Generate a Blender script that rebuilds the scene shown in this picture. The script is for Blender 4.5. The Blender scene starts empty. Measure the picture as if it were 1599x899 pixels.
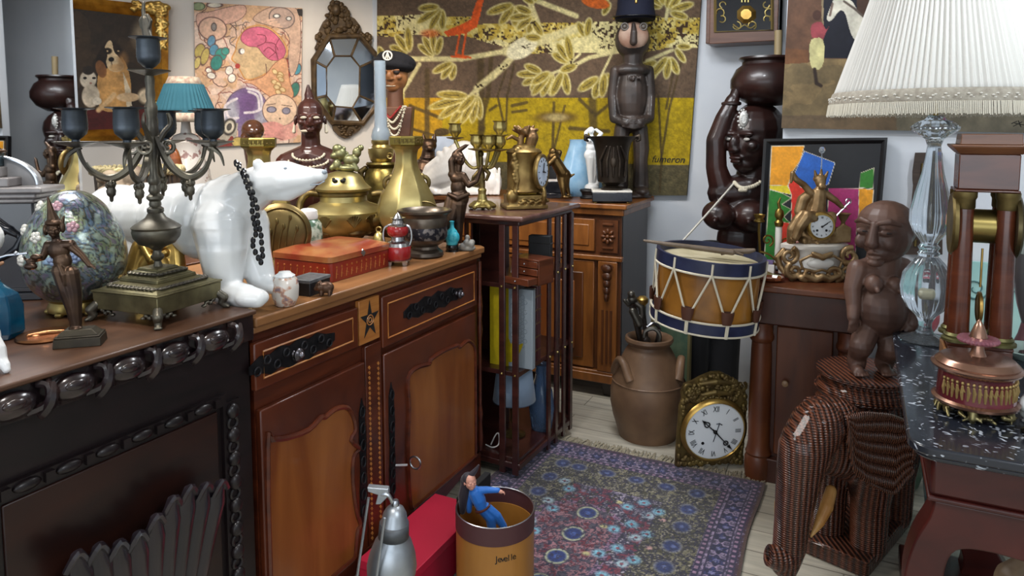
import bpy, math, random
import numpy as np
from mathutils import Vector, Matrix, Euler
R_=math.radians; PI=math.pi
random.seed(7)
SC=bpy.context.scene; COL=SC.collection
# ---------------------------------------------------------------- camera
F=1100.;CX=799.5;Y0=296.;TH=R_(5);EYE=1.5;YAW=R_(26.4)
CY,SY=math.cos(YAW),math.sin(YAW)
cd=bpy.data.cameras.new('camera');cam=bpy.data.objects.new('camera',cd);COL.objects.link(cam)
cam.location=(0,0,EYE);cam.rotation_euler=(R_(85),0,YAW)
cd.sensor_width=36;cd.lens=36*F/1599;cd.shift_y=-(449.5-Y0)/1599;cd.clip_start=.02
SC.camera=cam
def ray(u,v):
    x=(u-CX)/F;y=(Y0-v)/F
    fw=math.cos(TH)+y*math.sin(TH);up=-math.sin(TH)+y*math.cos(TH)
    return Vector((x*CY-fw*SY,x*SY+fw*CY,up))
E0=Vector((0,0,EYE))
def atz(u,v,z): r=ray(u,v);return E0+r*((z-EYE)/r.z)
def atx(u,v,X): r=ray(u,v);return E0+r*(X/r.x)
def aty(u,v,Y): r=ray(u,v);return E0+r*(Y/r.y)
def atp(u,v,P,n): r=ray(u,v);return E0+r*((Vector(P)-E0).dot(Vector(n))/r.dot(Vector(n)))
def atd(u,v,d): return E0+ray(u,v)*d         # at depth d in front of the lens
def proj(p):
    q=Vector(p)-E0;x=q.x*CY+q.y*SY;fh=-q.x*SY+q.y*CY
    fw=fh*math.cos(TH)-q.z*math.sin(TH);up=fh*math.sin(TH)+q.z*math.cos(TH);return CX+F*x/fw,Y0-F*up/fw
def depth(p):
    p=Vector(p)-E0
    return (-p.x*SY+p.y*CY)*math.cos(TH)-p.z*math.sin(TH)
# ---------------------------------------------------------------- colours, materials
def lin(c):
    return tuple((x/12.92 if x<=.04045 else ((x+.055)/1.055)**2.4) for x in c[:3])
def rgb(h):
    if isinstance(h,str):
        h=h.lstrip('#');h=tuple(int(h[i:i+2],16)/255 for i in (0,2,4))
    return lin(h)
def nod(nt,t,**kw):
    n=nt.nodes.new(t)
    for k,v in kw.items():
        if k in n.inputs: n.inputs[k].default_value=v
        else: setattr(n,k,v)
    return n
def mat(name,c,rough=.5,metal=0.,c2=None,sc=8.,st=(1,1,1),bump=0.,bsc=None,coat=0.,trans=0.,ior=1.45,det=4.,lo=.35,hi=.65,tex='noise',c3=None,dist=0.,alpha=None,emit=0.,vcol=False,sheen=0.,sub=0.,spec=None):
    m=bpy.data.materials.new(name);m.use_nodes=True;nt=m.node_tree;L=nt.links
    b=nt.nodes['Principled BSDF']
    b.inputs['Base Color'].default_value=(*rgb(c),1);b.inputs['Roughness'].default_value=rough;b.inputs['Metallic'].default_value=metal
    b.inputs['Coat Weight'].default_value=coat;b.inputs['Coat Roughness'].default_value=.12
    b.inputs['Transmission Weight'].default_value=trans;b.inputs['IOR'].default_value=ior
    if spec is not None:b.inputs['Specular IOR Level'].default_value=spec
    if sheen:b.inputs['Sheen Weight'].default_value=sheen
    if sub:
        b.inputs['Subsurface Weight'].default_value=sub;b.inputs['Subsurface Radius'].default_value=(.01,.01,.01)
    if emit:
        b.inputs['Emission Color'].default_value=(*rgb(c),1);b.inputs['Emission Strength'].default_value=emit
    fac=None
    if c2 or bump:
        tc=nod(nt,'ShaderNodeTexCoord');mp=nod(nt,'ShaderNodeMapping');mp.inputs['Scale'].default_value=st
        L.new(tc.outputs['Object'],mp.inputs['Vector'])
        def tx(scale):
            if tex=='wave':
                t=nod(nt,'ShaderNodeTexWave',Scale=scale,Distortion=dist,Detail=2.0);o=t.outputs['Fac']
            elif tex=='voronoi':
                t=nod(nt,'ShaderNodeTexVoronoi',Scale=scale);o=t.outputs['Distance']
            elif tex=='crack':
                t=nod(nt,'ShaderNodeTexVoronoi',Scale=scale);t.feature='DISTANCE_TO_EDGE';o=t.outputs['Distance']
            else:
                t=nod(nt,'ShaderNodeTexNoise',Scale=scale,Detail=det,Distortion=dist);o=t.outputs['Fac']
            L.new(mp.outputs['Vector'],t.inputs['Vector']);return o
        fac=tx(sc)
    if vcol:
        a=nod(nt,'ShaderNodeVertexColor');a.layer_name='Col'
        L.new(a.outputs['Color'],b.inputs['Base Color'])
    if c2:
        r=nod(nt,'ShaderNodeValToRGB');e=r.color_ramp.elements
        e[0].position=lo;e[0].color=(*rgb(c),1);e[1].position=hi;e[1].color=(*rgb(c2),1)
        if c3:
            k=e.new((lo+hi)/2);k.color=(*rgb(c3),1)
        L.new(fac,r.inputs['Fac']);L.new(r.outputs['Color'],b.inputs['Base Color'])
    if bump:
        f2=fac if bsc is None else tx(bsc)
        bp=nod(nt,'ShaderNodeBump',Strength=min(1,bump),Distance=.004*max(1,bump));L.new(f2,bp.inputs['Height']);L.new(bp.outputs['Normal'],b.inputs['Normal'])
    return m
def wood(name,a,b,rough=.35,sc=5,st=(1,1,9),coat=.25,bump=.06,lo=.3,hi=.7):
    return mat(name,a,rough,0,b,sc,st,bump=bump,coat=coat,det=6,lo=lo,hi=hi,dist=.6)
# ---------------------------------------------------------------- mesh builder
class MB:
    def __init__(s): s.v=[];s.f=[];s.k=[];s.cur=0
    def add(s,V,Fc):
        o=len(s.v);s.v.extend([tuple(p) for p in V]);s.f.extend([tuple(i+o for i in f) for f in Fc]);s.k.extend([s.cur]*len(Fc));return s
    def m(s,k): s.cur=k;return s
    def box(s,x0,x1,y0,y1,z0,z1,M=None):
        V=[(x,y,z) for z in (z0,z1) for y in (y0,y1) for x in (x0,x1)]
        if M: V=[M@Vector(p) for p in V]
        return s.add(V,[(0,2,3,1),(4,5,7,6),(0,1,5,4),(2,6,7,3),(0,4,6,2),(1,3,7,5)])
    def cbox(s,c,d,rz=0,rx=0,ry=0):
        M=Matrix.Translation(c)@Euler((rx,ry,rz)).to_matrix().to_4x4();a,b,e=d[0]/2,d[1]/2,d[2]/2
        return s.box(-a,a,-b,b,-e,e,M)
    def frus(s,z0,a0,b0,z1,a1,b1,c=(0,0),rz=0):
        """rectangular frustum, half sizes a,b"""
        V=[]
        for z,a,b in ((z0,a0,b0),(z1,a1,b1)):
            for x,y in ((-a,-b),(a,-b),(-a,b),(a,b)):
                V.append((c[0]+x*math.cos(rz)-y*math.sin(rz),c[1]+x*math.sin(rz)+y*math.cos(rz),z))
        return s.add(V,[(0,2,3,1),(4,5,7,6),(0,1,5,4),(2,6,7,3),(0,4,6,2),(1,3,7,5)])
    def lathe(s,prof,n=28,c=(0,0,0),sx=1,sy=1,M=None,ph=0,a0=0,a1=2*PI,flute=0,fn=0,cap=None):
        if cap is None: cap=min(r for r,z in prof)<=.7*max(r for r,z in prof) and tuple(prof[0])!=tuple(prof[-1])
        full=abs(a1-a0-2*PI)<1e-6;m=n if full else n+1;V=[]
        for r,z in prof:
            for i in range(m):
                a=a0+(a1-a0)*i/n+ph;q=r*(1+(flute*math.cos(fn*a) if fn else 0))
                p=Vector((q*math.cos(a)*sx,q*math.sin(a)*sy,z))
                V.append((M@p if M else p)+Vector(c))
        Fc=[]
        for j in range(len(prof)-1):
            for i in range(n):
                i2=(i+1)%m;Fc.append((j*m+i,j*m+i2,(j+1)*m+i2,(j+1)*m+i))
        if full and cap:
            if prof[0][0]>1e-6:Fc.append(tuple(range(m-1,-1,-1)))
            if prof[-1][0]>1e-6:Fc.append(tuple((len(prof)-1)*m+i for i in range(m)))
        return s.add(V,Fc)
    def ell(s,c,r,rot=None,n=18,m=12):
        if not hasattr(r,'__len__'): r=(r,r,r)
        M=Euler(rot).to_matrix() if rot else None
        V=[];c=Vector(c)
        for j in range(m+1):
            t=PI*j/m
            if j in (0,m):
                p=Vector((0,0,-r[2]*math.cos(t)));V.append((M@p if M else p)+c);continue
            for i in range(n):
                a=2*PI*i/n;p=Vector((r[0]*math.sin(t)*math.cos(a),r[1]*math.sin(t)*math.sin(a),-r[2]*math.cos(t)))
                V.append((M@p if M else p)+c)
        Fc=[(0,1+(i+1)%n,1+i) for i in range(n)]
        for j in range(m-2):
            for i in range(n):
                i2=(i+1)%n;Fc.append((1+j*n+i,1+j*n+i2,1+(j+1)*n+i2,1+(j+1)*n+i))
        l=1+(m-1)*n;Fc+=[(l,1+(m-2)*n+i,1+(m-2)*n+(i+1)%n) for i in range(n)]
        return s.add(V,Fc)
    def tube(s,P,r,n=8,closed=False,fl=1.,flat_up=None):
        P=[Vector(p) for p in P];k=len(P)
        rr=r if hasattr(r,'__len__') else [r]*k
        V=[];prev=None
        for i in range(k):
            if closed: t=P[(i+1)%k]-P[i-1]
            else: t=P[min(i+1,k-1)]-P[max(i-1,0)]
            if t.length<1e-9:t=Vector((0,0,1))
            t.normalize()
            if prev is None:
                up=Vector(flat_up) if flat_up else (Vector((0,0,1)) if abs(t.z)<.9 else Vector((1,0,0)))
                a=(up-t*up.dot(t)).normalized()
            else: a=(prev-t*prev.dot(t)).normalized()
            prev=a;b=t.cross(a)
            for j in range(n):
                g=2*PI*j/n;V.append(P[i]+(a*math.cos(g)*fl+b*math.sin(g))*rr[i])
        Fc=[];q=k if closed else k-1
        for i in range(q):
            i2=(i+1)%k
            for j in range(n):
                j2=(j+1)%n;Fc.append((i*n+j,i*n+j2,i2*n+j2,i2*n+j))
        if not closed: Fc+= [tuple(range(n-1,-1,-1)),tuple((k-1)*n+j for j in range(n))]
        return s.add(V,Fc)
    def cap(s,p,q,r0,r1=None,n=10):
        """capsule limb"""
        r1=r0 if r1 is None else r1
        p,q=Vector(p),Vector(q);s.tube([p,p.lerp(q,.5),q],[r0,(r0+r1)/2,r1],n)
        s.ell(p,r0,n=n,m=6);s.ell(q,r1,n=n,m=6);return s
    def limb(s,pts,rad,n=10):
        for i in range(len(pts)-1): s.cap(pts[i],pts[i+1],rad[i],rad[i+1],n)
        return s
    def prism(s,poly,y0,y1,ax='y'):
        """polygon in (x,z) pushed from y0 to y1; ax='x': polygon in (y,z) pushed along x; ax='z': polygon (x,y) along z"""
        k=len(poly)
        def mk(a,b,d): return (a,d,b) if ax=='y' else ((d,a,b) if ax=='x' else (a,b,d))
        V=[mk(a,b,y0) for a,b in poly]+[mk(a,b,y1) for a,b in poly]
        ar=sum(poly[i][0]*poly[(i+1)%k][1]-poly[(i+1)%k][0]*poly[i][1] for i in range(k))
        Fc=[tuple(range(k)),tuple(range(2*k-1,k-1,-1))]+[(i,i+k,(i+1)%k+k,(i+1)%k) for i in range(k)]
        if (ar<0)!=(ax!='y'): Fc=[f[::-1] for f in Fc]
        if ax!='y': pass
        return s.add(V,Fc)
    def torus(s,c,R,r,ax='z',n=32,m=8,sx=1,sy=1):
        P=[]
        for i in range(n):
            a=2*PI*i/n;x,y=R*math.cos(a)*sx,R*math.sin(a)*sy
            P.append(Vector(c)+Vector({'z':(x,y,0),'y':(x,0,y),'x':(0,x,y)}[ax]))
        return s.tube(P,r,m,True)
    def surf(s,fn,nu,nv,cu=False):
        V=[fn(i/nu,j/nv) for j in range(nv+1) for i in range(nu+(0 if cu else 1))]
        w=nu if cu else nu+1;Fc=[]
        for j in range(nv):
            for i in range(nu):
                i2=(i+1)%w if cu else i+1;Fc.append((j*w+i,j*w+i2,(j+1)*w+i2,(j+1)*w+i))
        return s.add(V,Fc)
    def spiral(s,c,r,turns,wid,ax='y',dirn=1,ph=0,n=24):
        P=[];W=[]
        for i in range(n+1):
            t=i/n;a=ph+dirn*turns*2*PI*t;q=r*(1-t*.85)
            x,y=q*math.cos(a),q*math.sin(a)
            P.append(Vector(c)+Vector({'y':(x,0,y),'x':(0,x,y),'z':(x,y,0)}[ax]));W.append(wid*(1-.5*t))
        return s.tube(P,W,6)
    def map(s,fn):
        s.v=[tuple(fn(Vector(p))) for p in s.v];return s
    def build(s,name,ms,parent=None,sc=1.,loc=None,rz=None,bev=0,rem=0,smi=4,smooth=True,ang=40,sub=0,bseg=2,solid=0,rot=None):
        me=bpy.data.meshes.new(name)
        me.from_pydata([(a*sc,b*sc,c*sc) for a,b,c in s.v],[],s.f)
        ms=ms if isinstance(ms,(list,tuple)) else [ms]
        for m in ms: me.materials.append(m)
        if len(ms)>1: me.polygons.foreach_set('material_index',[min(k,len(ms)-1) for k in s.k])
        if smooth:
            me.polygons.foreach_set('use_smooth',[True]*len(me.polygons))
            if not rem and not sub: me.set_sharp_from_angle(angle=R_(ang))
        me.update()
        o=bpy.data.objects.new(name,me);COL.objects.link(o)
        if parent: o.parent=parent
        if loc is not None:o.location=loc
        if rz is not None:o.rotation_euler=(0,0,rz)
        if rot is not None:o.rotation_euler=rot
        if rem:
            d=o.modifiers.new('r','REMESH');d.mode='VOXEL';d.voxel_size=rem*sc;d.use_smooth_shade=True
            if smi:
                d=o.modifiers.new('s','SMOOTH');d.iterations=smi;d.factor=.5
        if bev:
            d=o.modifiers.new('b','BEVEL');d.width=bev*sc;d.segments=bseg;d.limit_method='ANGLE';d.angle_limit=R_(35)
        if solid:
            d=o.modifiers.new('t','SOLIDIFY');d.thickness=solid*sc;d.offset=0
        if sub:
            d=o.modifiers.new('u','SUBSURF');d.levels=sub;d.render_levels=sub
        return o
def tag(o,label=None,cat=None,group=None,kind=None):
    if label:o['label']=label
    if cat:o['category']=cat
    if group:o['group']=group
    if kind:o['kind']=kind
    return o
def thing(name,label,cat,loc=(0,0,0),rz=0,group=None,rot=None):
    o=bpy.data.objects.new(name,None);COL.objects.link(o);o.empty_display_size=.05
    o.location=loc;o.rotation_euler=rot or (0,0,rz);return tag(o,label,cat,group)
class K:
    """a thing whose parts are modelled facing the viewer, in units of one photograph pixel at its distance"""
    def __init__(s,name,label,cat,u=0,v=0,z=0,loc=None,rz=0,group=None):
        s.loc=Vector(loc) if loc is not None else atz(u,v,z)
        s.s=depth(s.loc)/F;s.u,s.v=(u,v) if loc is None else proj(s.loc)
        s.a=(name,label,cat,group);s.rz=YAW+rz;s._e=None
    @property
    def e(s):
        if s._e is None: s._e=thing(s.a[0],s.a[1],s.a[2],s.loc,s.rz,s.a[3])
        return s._e
    def part(s,name,mb,m,parent=None,**kw):
        return mb.build(name,m,parent or s.e,sc=s.s,**kw)
    def solo(s,mb,m,**kw):
        o=mb.build(s.a[0],m,None,sc=s.s,loc=s.loc,rz=s.rz,**kw);tag(o,s.a[1],s.a[2],s.a[3]);s._e=o;return o
    def px(s,prof,v=None):
        """profile given as (radius, photo row) -> (radius, height)"""
        v=s.v if v is None else v
        return [(r,v-y) for r,y in prof]
    def q(s,u,v,d=0): return (u-s.u,d,s.v-v)
    def pp(s,u,v,y=0):
        k=1+y/F;return ((u-CX)*k-(s.u-CX),y,(s.v-200)-(v-200)*k)
def head(mb,c,h,a=0.,w=.36,tilt=0,ears=1,nose=1.,long=1.,lips=1.,brow=1.):
    """a head of height h centred at c, turned by a (0 = towards the viewer, + = to the right)"""
    c=Vector(c);M=Matrix.Rotation(a,3,'Z')@Matrix.Rotation(tilt,3,'X')
    def E(x,y,z,rx,ry,rz,rot=None):
        mb.ell(c+M@Vector((x*h,y*h,z*h)),(rx*h,ry*h,rz*h),(tilt,0,a),12,8)
    E(0,.06,.14,w,.42,.36);E(0,-.04,-.10,w*.88,.34,.36*long);E(0,-.16,-.34*long,w*.5,.17,.15)
    E(0,-.385,-.06,.05*nose+.01,.085*nose,.13);E(0,-.41,-.15,.085*nose,.06,.045)
    for s in (-1,1):
        E(s*.15,-.335*brow,.075,.13,.05,.035);E(s*.2,-.27,-.09,.10,.09,.08)
        if ears: E(s*(w+.02),.05,-.05,.04,.09,.13)
    E(0,-.335*lips,-.265*long,.12,.06,.028);E(0,-.33*lips,-.32*long,.10,.055,.028)
    return M
def face_pts(c,h,a,tilt=0,ex=.15,ey=-.335,ez=.0):
    M=Matrix.Rotation(a,3,'Z')@Matrix.Rotation(tilt,3,'X');c=Vector(c);return [c+M@Vector((s*ex*h,ey*h,ez*h)) for s in (-1,1)]
def hand(mb,wr,dirv,side,L,curl=.5,thumb=1):
    """palm, four fingers and a thumb; wr wrist, dirv pointing direction, side = across the palm"""
    d=Vector(dirv).normalized();s=Vector(side);s=(s-d*s.dot(d)).normalized();n=d.cross(s)
    wr=Vector(wr);mb.cap(wr,wr+d*L*.25,L*.17,L*.2,8)
    for i in range(-1,2): mb.cap(wr+d*L*.1+s*i*L*.1,wr+d*L*.42+s*i*L*.14,L*.13,L*.12,7)
    for i,q in enumerate((.42,.5,.47,.36)):
        b=wr+d*L*.46+s*(i-1.5)*L*.135;m=b+(d*math.cos(curl*.6)-n*math.sin(curl*.6))*L*q*.55;e=m+(d*math.cos(curl*1.5)-n*math.sin(curl*1.5))*L*q*.5
        mb.cap(b,m,L*.072,L*.066,6);mb.cap(m,e,L*.064,L*.05,6)
    if thumb:
        b=wr+d*L*.12+s*thumb*L*.2;m=b+(d*.6+s*thumb*.7)*L*.25;mb.cap(b,m,L*.09,L*.075,6);mb.cap(m,m+(d*.95+s*thumb*.1)*L*.22,L*.07,L*.055,6)
def struct(name,mb,m,**kw):
    o=mb.build(name,m,**kw);o['kind']='structure';return o
def smoothp(P,n=6,closed=False):
    """Catmull-Rom through points"""
    P=[Vector(p) for p in P];k=len(P);out=[]
    for i in range(k if closed else k-1):
        a,b,c,d=(P[(i-1)%k],P[i],P[(i+1)%k],P[(i+2)%k]) if closed else (P[max(i-1,0)],P[i],P[i+1],P[min(i+2,k-1)])
        for j in range(n):
            t=j/n;out.append(.5*((2*b)+(c-a)*t+(2*a-5*b+4*c-d)*t*t+(3*b-a-3*c+d)*t**3))
    if not closed: out.append(P[-1])
    return out
def sm2(P,n=6,closed=False): return [(p[0],p[1]) for p in smoothp([(a,b,0) for a,b in P],n,closed)]
def lerp1(x,xs,ys): return float(np.interp(x,xs,ys))
# ---------------------------------------------------------------- painted surfaces: colours per mesh vertex
def vnoise(x,y,seed=0):
    xi=np.floor(x).astype(int);yi=np.floor(y).astype(int);fx=x-xi;fy=y-yi
    def h(a,b):
        n=(a*374761393+b*668265263+seed*974634)&0x7fffffff
        n=((n^(n>>13))*1274126177)&0x7fffffff
        return (n%65536)/65536.
    fx=fx*fx*(3-2*fx);fy=fy*fy*(3-2*fy)
    return (h(xi,yi)*(1-fx)+h(xi+1,yi)*fx)*(1-fy)+(h(xi,yi+1)*(1-fx)+h(xi+1,yi+1)*fx)*fy
def fbm(x,y,o=4,seed=0):
    t=0;a=.5
    for i in range(o):
        t=t+a*vnoise(x*2**i,y*2**i,seed+i);a*=.5
    return t/(1-.5**o)
class Paint:
    def __init__(s,U,V,bg):
        s.U,s.V=U,V;s.c=np.zeros((len(U),3));s.c[:]=s.col(bg)
    @staticmethod
    def col(h):
        if isinstance(h,str):
            h=h.lstrip('#');h=h if len(h)==6 else ''.join(c*2 for c in h);h=tuple(int(h[i:i+2],16)/255 for i in (0,2,4))
        return np.array(h)
    def put(s,mask,c,a=1.):
        m=mask*a if mask.dtype!=bool else mask.astype(float)*a
        s.c=s.c*(1-m[:,None])+s.col(c)*m[:,None];return s
    def poly(s,P,c,a=1.,ed=None,ew=1.):
        x,y=s.U,s.V;ins=np.zeros(len(x),bool);k=len(P)
        for i in range(k):
            x1,y1=P[i];x2,y2=P[(i+1)%k]
            if y1==y2:continue
            ins^=((y1>y)!=(y2>y))&(x<(x2-x1)*(y-y1)/(y2-y1)+x1)
        s.put(ins,c,a)
        if ed: s.stroke(list(P)+[P[0]],ew,ed)
        return s
    def ell(s,cx,cy,rx,ry,c,rot=0,a=1.,soft=.15,ed=None,ew=1.):
        dx,dy=s.U-cx,s.V-cy;co,si=math.cos(rot),math.sin(rot)
        d=np.sqrt(((dx*co+dy*si)/rx)**2+((-dx*si+dy*co)/ry)**2)
        s.put(np.clip((1-d)/soft+.5,0,1),c,a)
        if ed: s.put(np.clip(1-np.abs(d-1)*min(rx,ry)/ew,0,1),ed)
        return s
    def stroke(s,P,w,c,a=1.):
        for i in range(len(P)-1):
            x1,y1=P[i];x2,y2=P[i+1];m=(s.U>min(x1,x2)-w-1)&(s.U<max(x1,x2)+w+1)&(s.V>min(y1,y2)-w-1)&(s.V<max(y1,y2)+w+1)
            if not m.any():continue
            L=(x2-x1)**2+(y2-y1)**2+1e-9;t=np.clip(((s.U[m]-x1)*(x2-x1)+(s.V[m]-y1)*(y2-y1))/L,0,1)
            d=np.hypot(s.U[m]-x1-t*(x2-x1),s.V[m]-y1-t*(y2-y1))
            k=np.clip((w/2-d)/(.5*w*.6)+.3,0,1)*a
            s.c[m]=s.c[m]*(1-k[:,None])+s.col(c)*k[:,None]
        return s
    def mod(s,amp,scl,seed=0,o=3):
        n=fbm(s.U/scl,s.V/scl,o,seed)-.5;s.c=np.clip(s.c*(1+amp*2*n[:,None]),0,1);return s
def paint_obj(name,corner,nx,ny,painter,m,parent=None,thick=0.,org=(0,0,0)):
    """corner: fn(s,t)->(world point, U, V) ; a fine mesh sheet coloured per vertex, with thickness behind it"""
    pts=[];U=[];V=[]
    for j in range(ny+1):
        for i in range(nx+1):
            p,u,v=corner(i/nx,j/ny);pts.append(p);U.append(u);V.append(v)
    U=np.array(U);V=np.array(V);pa=painter(U,V);C=np.clip(pa.c,0,1)
    Fc=[(j*(nx+1)+i,(j+1)*(nx+1)+i,(j+1)*(nx+1)+i+1,j*(nx+1)+i+1) for j in range(ny) for i in range(nx)]
    if thick:
        nrm=(pts[nx]-pts[0]).cross(pts[(nx+1)*ny]-pts[0]).normalized()
        if nrm.dot(E0-Vector(org)-pts[0])>0:nrm=-nrm
        o=len(pts);ring=[i for i in range(nx)]+[j*(nx+1)+nx for j in range(ny)]+[ny*(nx+1)+i for i in range(nx,0,-1)]+[j*(nx+1) for j in range(ny,0,-1)]
        k=len(ring);back=[pts[i]+nrm*thick for i in ring];pts+=back;C=np.vstack([C,C[ring]*.8])
        Fc+=[(ring[i],ring[(i+1)%k],o+(i+1)%k,o+i) for i in range(k)]+[tuple(o+i for i in range(k))]
    mb=MB().add(pts,Fc);ob=mb.build(name,m,parent,smooth=False)
    at=ob.data.color_attributes.new('Col','FLOAT_COLOR','POINT')
    L=np.where(C<=.04045,C/12.92,((C+.055)/1.055)**2.4)
    at.data.foreach_set('color',np.hstack([L,np.ones((len(L),1))]).astype(np.float32).ravel())
    return ob
def quad_px(q,fn):
    """q: four photo corners TL,TR,BR,BL; fn(u,v)->world"""
    def c(s,t):
        u=(q[0][0]*(1-s)+q[1][0]*s)*(1-t)+(q[3][0]*(1-s)+q[2][0]*s)*t
        v=(q[0][1]*(1-s)+q[1][1]*s)*(1-t)+(q[3][1]*(1-s)+q[2][1]*s)*t
        return fn(u,v),u,v
    return c
def txt(body,name,size,m,parent=None,loc=(0,0,0),rot=(0,0,0),ext=.0005,align='CENTER',shear=0):
    cu=bpy.data.curves.new(name,'FONT');cu.body=body;cu.size=size;cu.extrude=ext;cu.align_x=align;cu.align_y='CENTER'
    o=bpy.data.objects.new(name,cu);COL.objects.link(o);o.location=loc;o.rotation_euler=rot
    if shear:cu.shear=shear
    dg=bpy.context.evaluated_depsgraph_get();me=bpy.data.meshes.new_from_object(o.evaluated_get(dg));bpy.data.objects.remove(o);bpy.data.curves.remove(cu)
    me.name=name;me.materials.clear();me.materials.append(m);o=bpy.data.objects.new(name,me);COL.objects.link(o);o.location=loc;o.rotation_euler=rot
    if parent:o.parent=parent
    return o
# ---------------------------------------------------------------- shared materials
W_DARK=wood('dark_carved_wood','#0d090b','#1b1012',.38,4,(1,1,6),coat=.1)
W_DTOP=wood('dark_table_top','#3a2418','#5d3f2c',.42,3,(6,1,1),coat=.2)
W_SIDE=wood('sideboard_frame_wood','#3a160c','#5c2915',.32,4,(1,1,7),coat=.3)
W_SIDEH=wood('sideboard_rail_wood','#3d180d','#632d17',.32,4,(1,1.,1),coat=.3)
W_PANEL=wood('sideboard_panel_wood','#6b3416','#8f5527',.34,3,(3,3,.5),coat=.3)
W_STOP=wood('sideboard_top_wood','#7a512f','#96683e',.42,3,(5,.6,1),coat=.2)
W_STAR=wood('star_inlay_light_wood','#9a5c2a','#b57a3c',.4,6)
W_BOOK=wood('bookcase_wood','#2b1413','#43211c',.3,5,(1,1,6),coat=.4)
W_BTOP=wood('bookcase_top_wood','#4a2f29','#6a4a42',.3,4,(1,6,1),coat=.5)
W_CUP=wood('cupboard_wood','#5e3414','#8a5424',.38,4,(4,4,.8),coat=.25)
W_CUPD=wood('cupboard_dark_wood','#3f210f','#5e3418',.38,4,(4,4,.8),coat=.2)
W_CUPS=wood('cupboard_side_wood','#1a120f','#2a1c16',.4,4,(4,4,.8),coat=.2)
W_CHE=wood('chest_mahogany','#45200f','#663518',.42,4,(3,3,.7),coat=.1)
W_CHED=wood('chest_dark_mahogany','#2e150c','#482213',.42,4,(3,3,.7),coat=.1)
W_CONS=wood('console_mahogany','#2c0c0a','#4a1812',.36,3,(1,1,3),coat=.15)
W_EBON=wood('dark_ebony','#150d0c','#2a1813',.3,6,(1,1,4),coat=.3)
BRASS=mat('polished_brass','#bfae72',.36,.9,'#8a7440',9)
BRASSD=mat('old_brass','#86754a',.45,.85,'#54472a',14,bump=.3)
BRONZE=mat('dark_bronze','#3b2f2a',.38,.85,'#5a4636',12,bump=.25)
PEWTER=mat('grey_patinated_bronze','#4b4843',.42,.8,'#6b6659',16,bump=.3)
GILT=mat('worn_gilding','#b0904c',.4,.8,'#86683a',20,bump=.4)
IRON=mat('black_iron','#1a1a1d',.45,.7,'#2c2b2e',30,bump=.4)
CHROME=mat('brushed_steel','#b8bcc2',.28,1.)
WHITE=mat('white_paint','#e8e6e2',.6)
BLACK=mat('black_gloss','#0b0b0d',.22,coat=.4)
BLACKM=mat('black_matt','#121214',.7)
PORC=mat('white_porcelain','#e4e6e6',.18,coat=.5,sub=.05)
MARB=mat('black_marble','#14151a',.14,0,'#23252c',7,coat=.5)
GOLD=mat('bright_gold','#c6a760',.33,.9,'#a07e40',12)
INKM=mat('black_ink','#0d0d0f',.5)
# ---------------------------------------------------------------- the room
def wallmat(n,c,c2): return mat(n,c,.85,0,c2,2.2,bump=.05,bsc=120)
MWL=wallmat('warm_white_wall','#d9d3cb','#cfc8c0');MWB=wallmat('white_wall','#cfd2d6','#c3c7cd')
fm=bpy.data.materials.new('limed_plank_floor');fm.use_nodes=True;nt=fm.node_tree;L=nt.links;bs=nt.nodes['Principled BSDF']
tc=nod(nt,'ShaderNodeTexCoord');br=nod(nt,'ShaderNodeTexBrick',Scale=1.,offset=.37);br.inputs['Brick Width'].default_value=1.3;br.inputs['Row Height'].default_value=.14;br.inputs['Mortar Size'].default_value=.003
br.inputs['Color1'].default_value=(*rgb('#b9b2a2'),1);br.inputs['Color2'].default_value=(*rgb('#a59e8e'),1);br.inputs['Mortar'].default_value=(*rgb('#7d766a'),1)
L.new(tc.outputs['Object'],br.inputs['Vector'])
mp=nod(nt,'ShaderNodeMapping');mp.inputs['Scale'].default_value=(1.5,14,1);L.new(tc.outputs['Object'],mp.inputs['Vector'])
no=nod(nt,'ShaderNodeTexNoise',Scale=3.,Detail=6.);L.new(mp.outputs['Vector'],no.inputs['Vector'])
mx=nod(nt,'ShaderNodeMixRGB',blend_type='OVERLAY');mx.inputs['Fac'].default_value=.5;L.new(br.outputs['Color'],mx.inputs['Color1']);L.new(no.outputs['Fac'],mx.inputs['Color2'])
L.new(mx.outputs['Color'],bs.inputs['Base Color']);bs.inputs['Roughness'].default_value=.42
struct('floor',MB().box(-7.5,3.3,-3.2,4.5,-.1,0),fm,smooth=False)
struct('ceiling',MB().box(-7.5,3.3,-3.2,4.5,2.75,2.85),WHITE,smooth=False)
struct('wall_back',MB().box(-3.35,3.1,4.25,4.4,0,2.75),MWB,smooth=False)
struct('wall_right',MB().box(-.33,3.1,3.47,3.53,0,2.75),MWB,smooth=False)
struct('wall_side',MB().box(3.1,3.25,-3.2,4.4,0,2.75),MWB,smooth=False)
wd=Vector((-.6,-.8,0));wn=Vector((.8,-.6,0));c0=Vector((-3.25,4.25,0))
def wl(t,n=0,z=0): p=c0+wd*t+wn*n;return (p.x,p.y,z)
p=[wl(0)[:2],wl(0,-.15)[:2],wl(6.5,-.15)[:2],wl(6.5)[:2]]
struct('wall_left',MB().prism(p,0,2.75,'z'),MWL,smooth=False)
# the shop front behind the viewer: piers, a sill wall and a wide window opening
sf=MB().box(-7.3,3.1,-3.2,-3.05,0,.45).box(-7.3,3.1,-3.2,-3.05,2.6,2.75)
for x in (-7.3,-4.6,-1.5,1.2,2.9): sf.box(x,x+.2,-3.2,-3.05,.45,2.6)
struct('wall_front',sf,WHITE,smooth=False)
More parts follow.
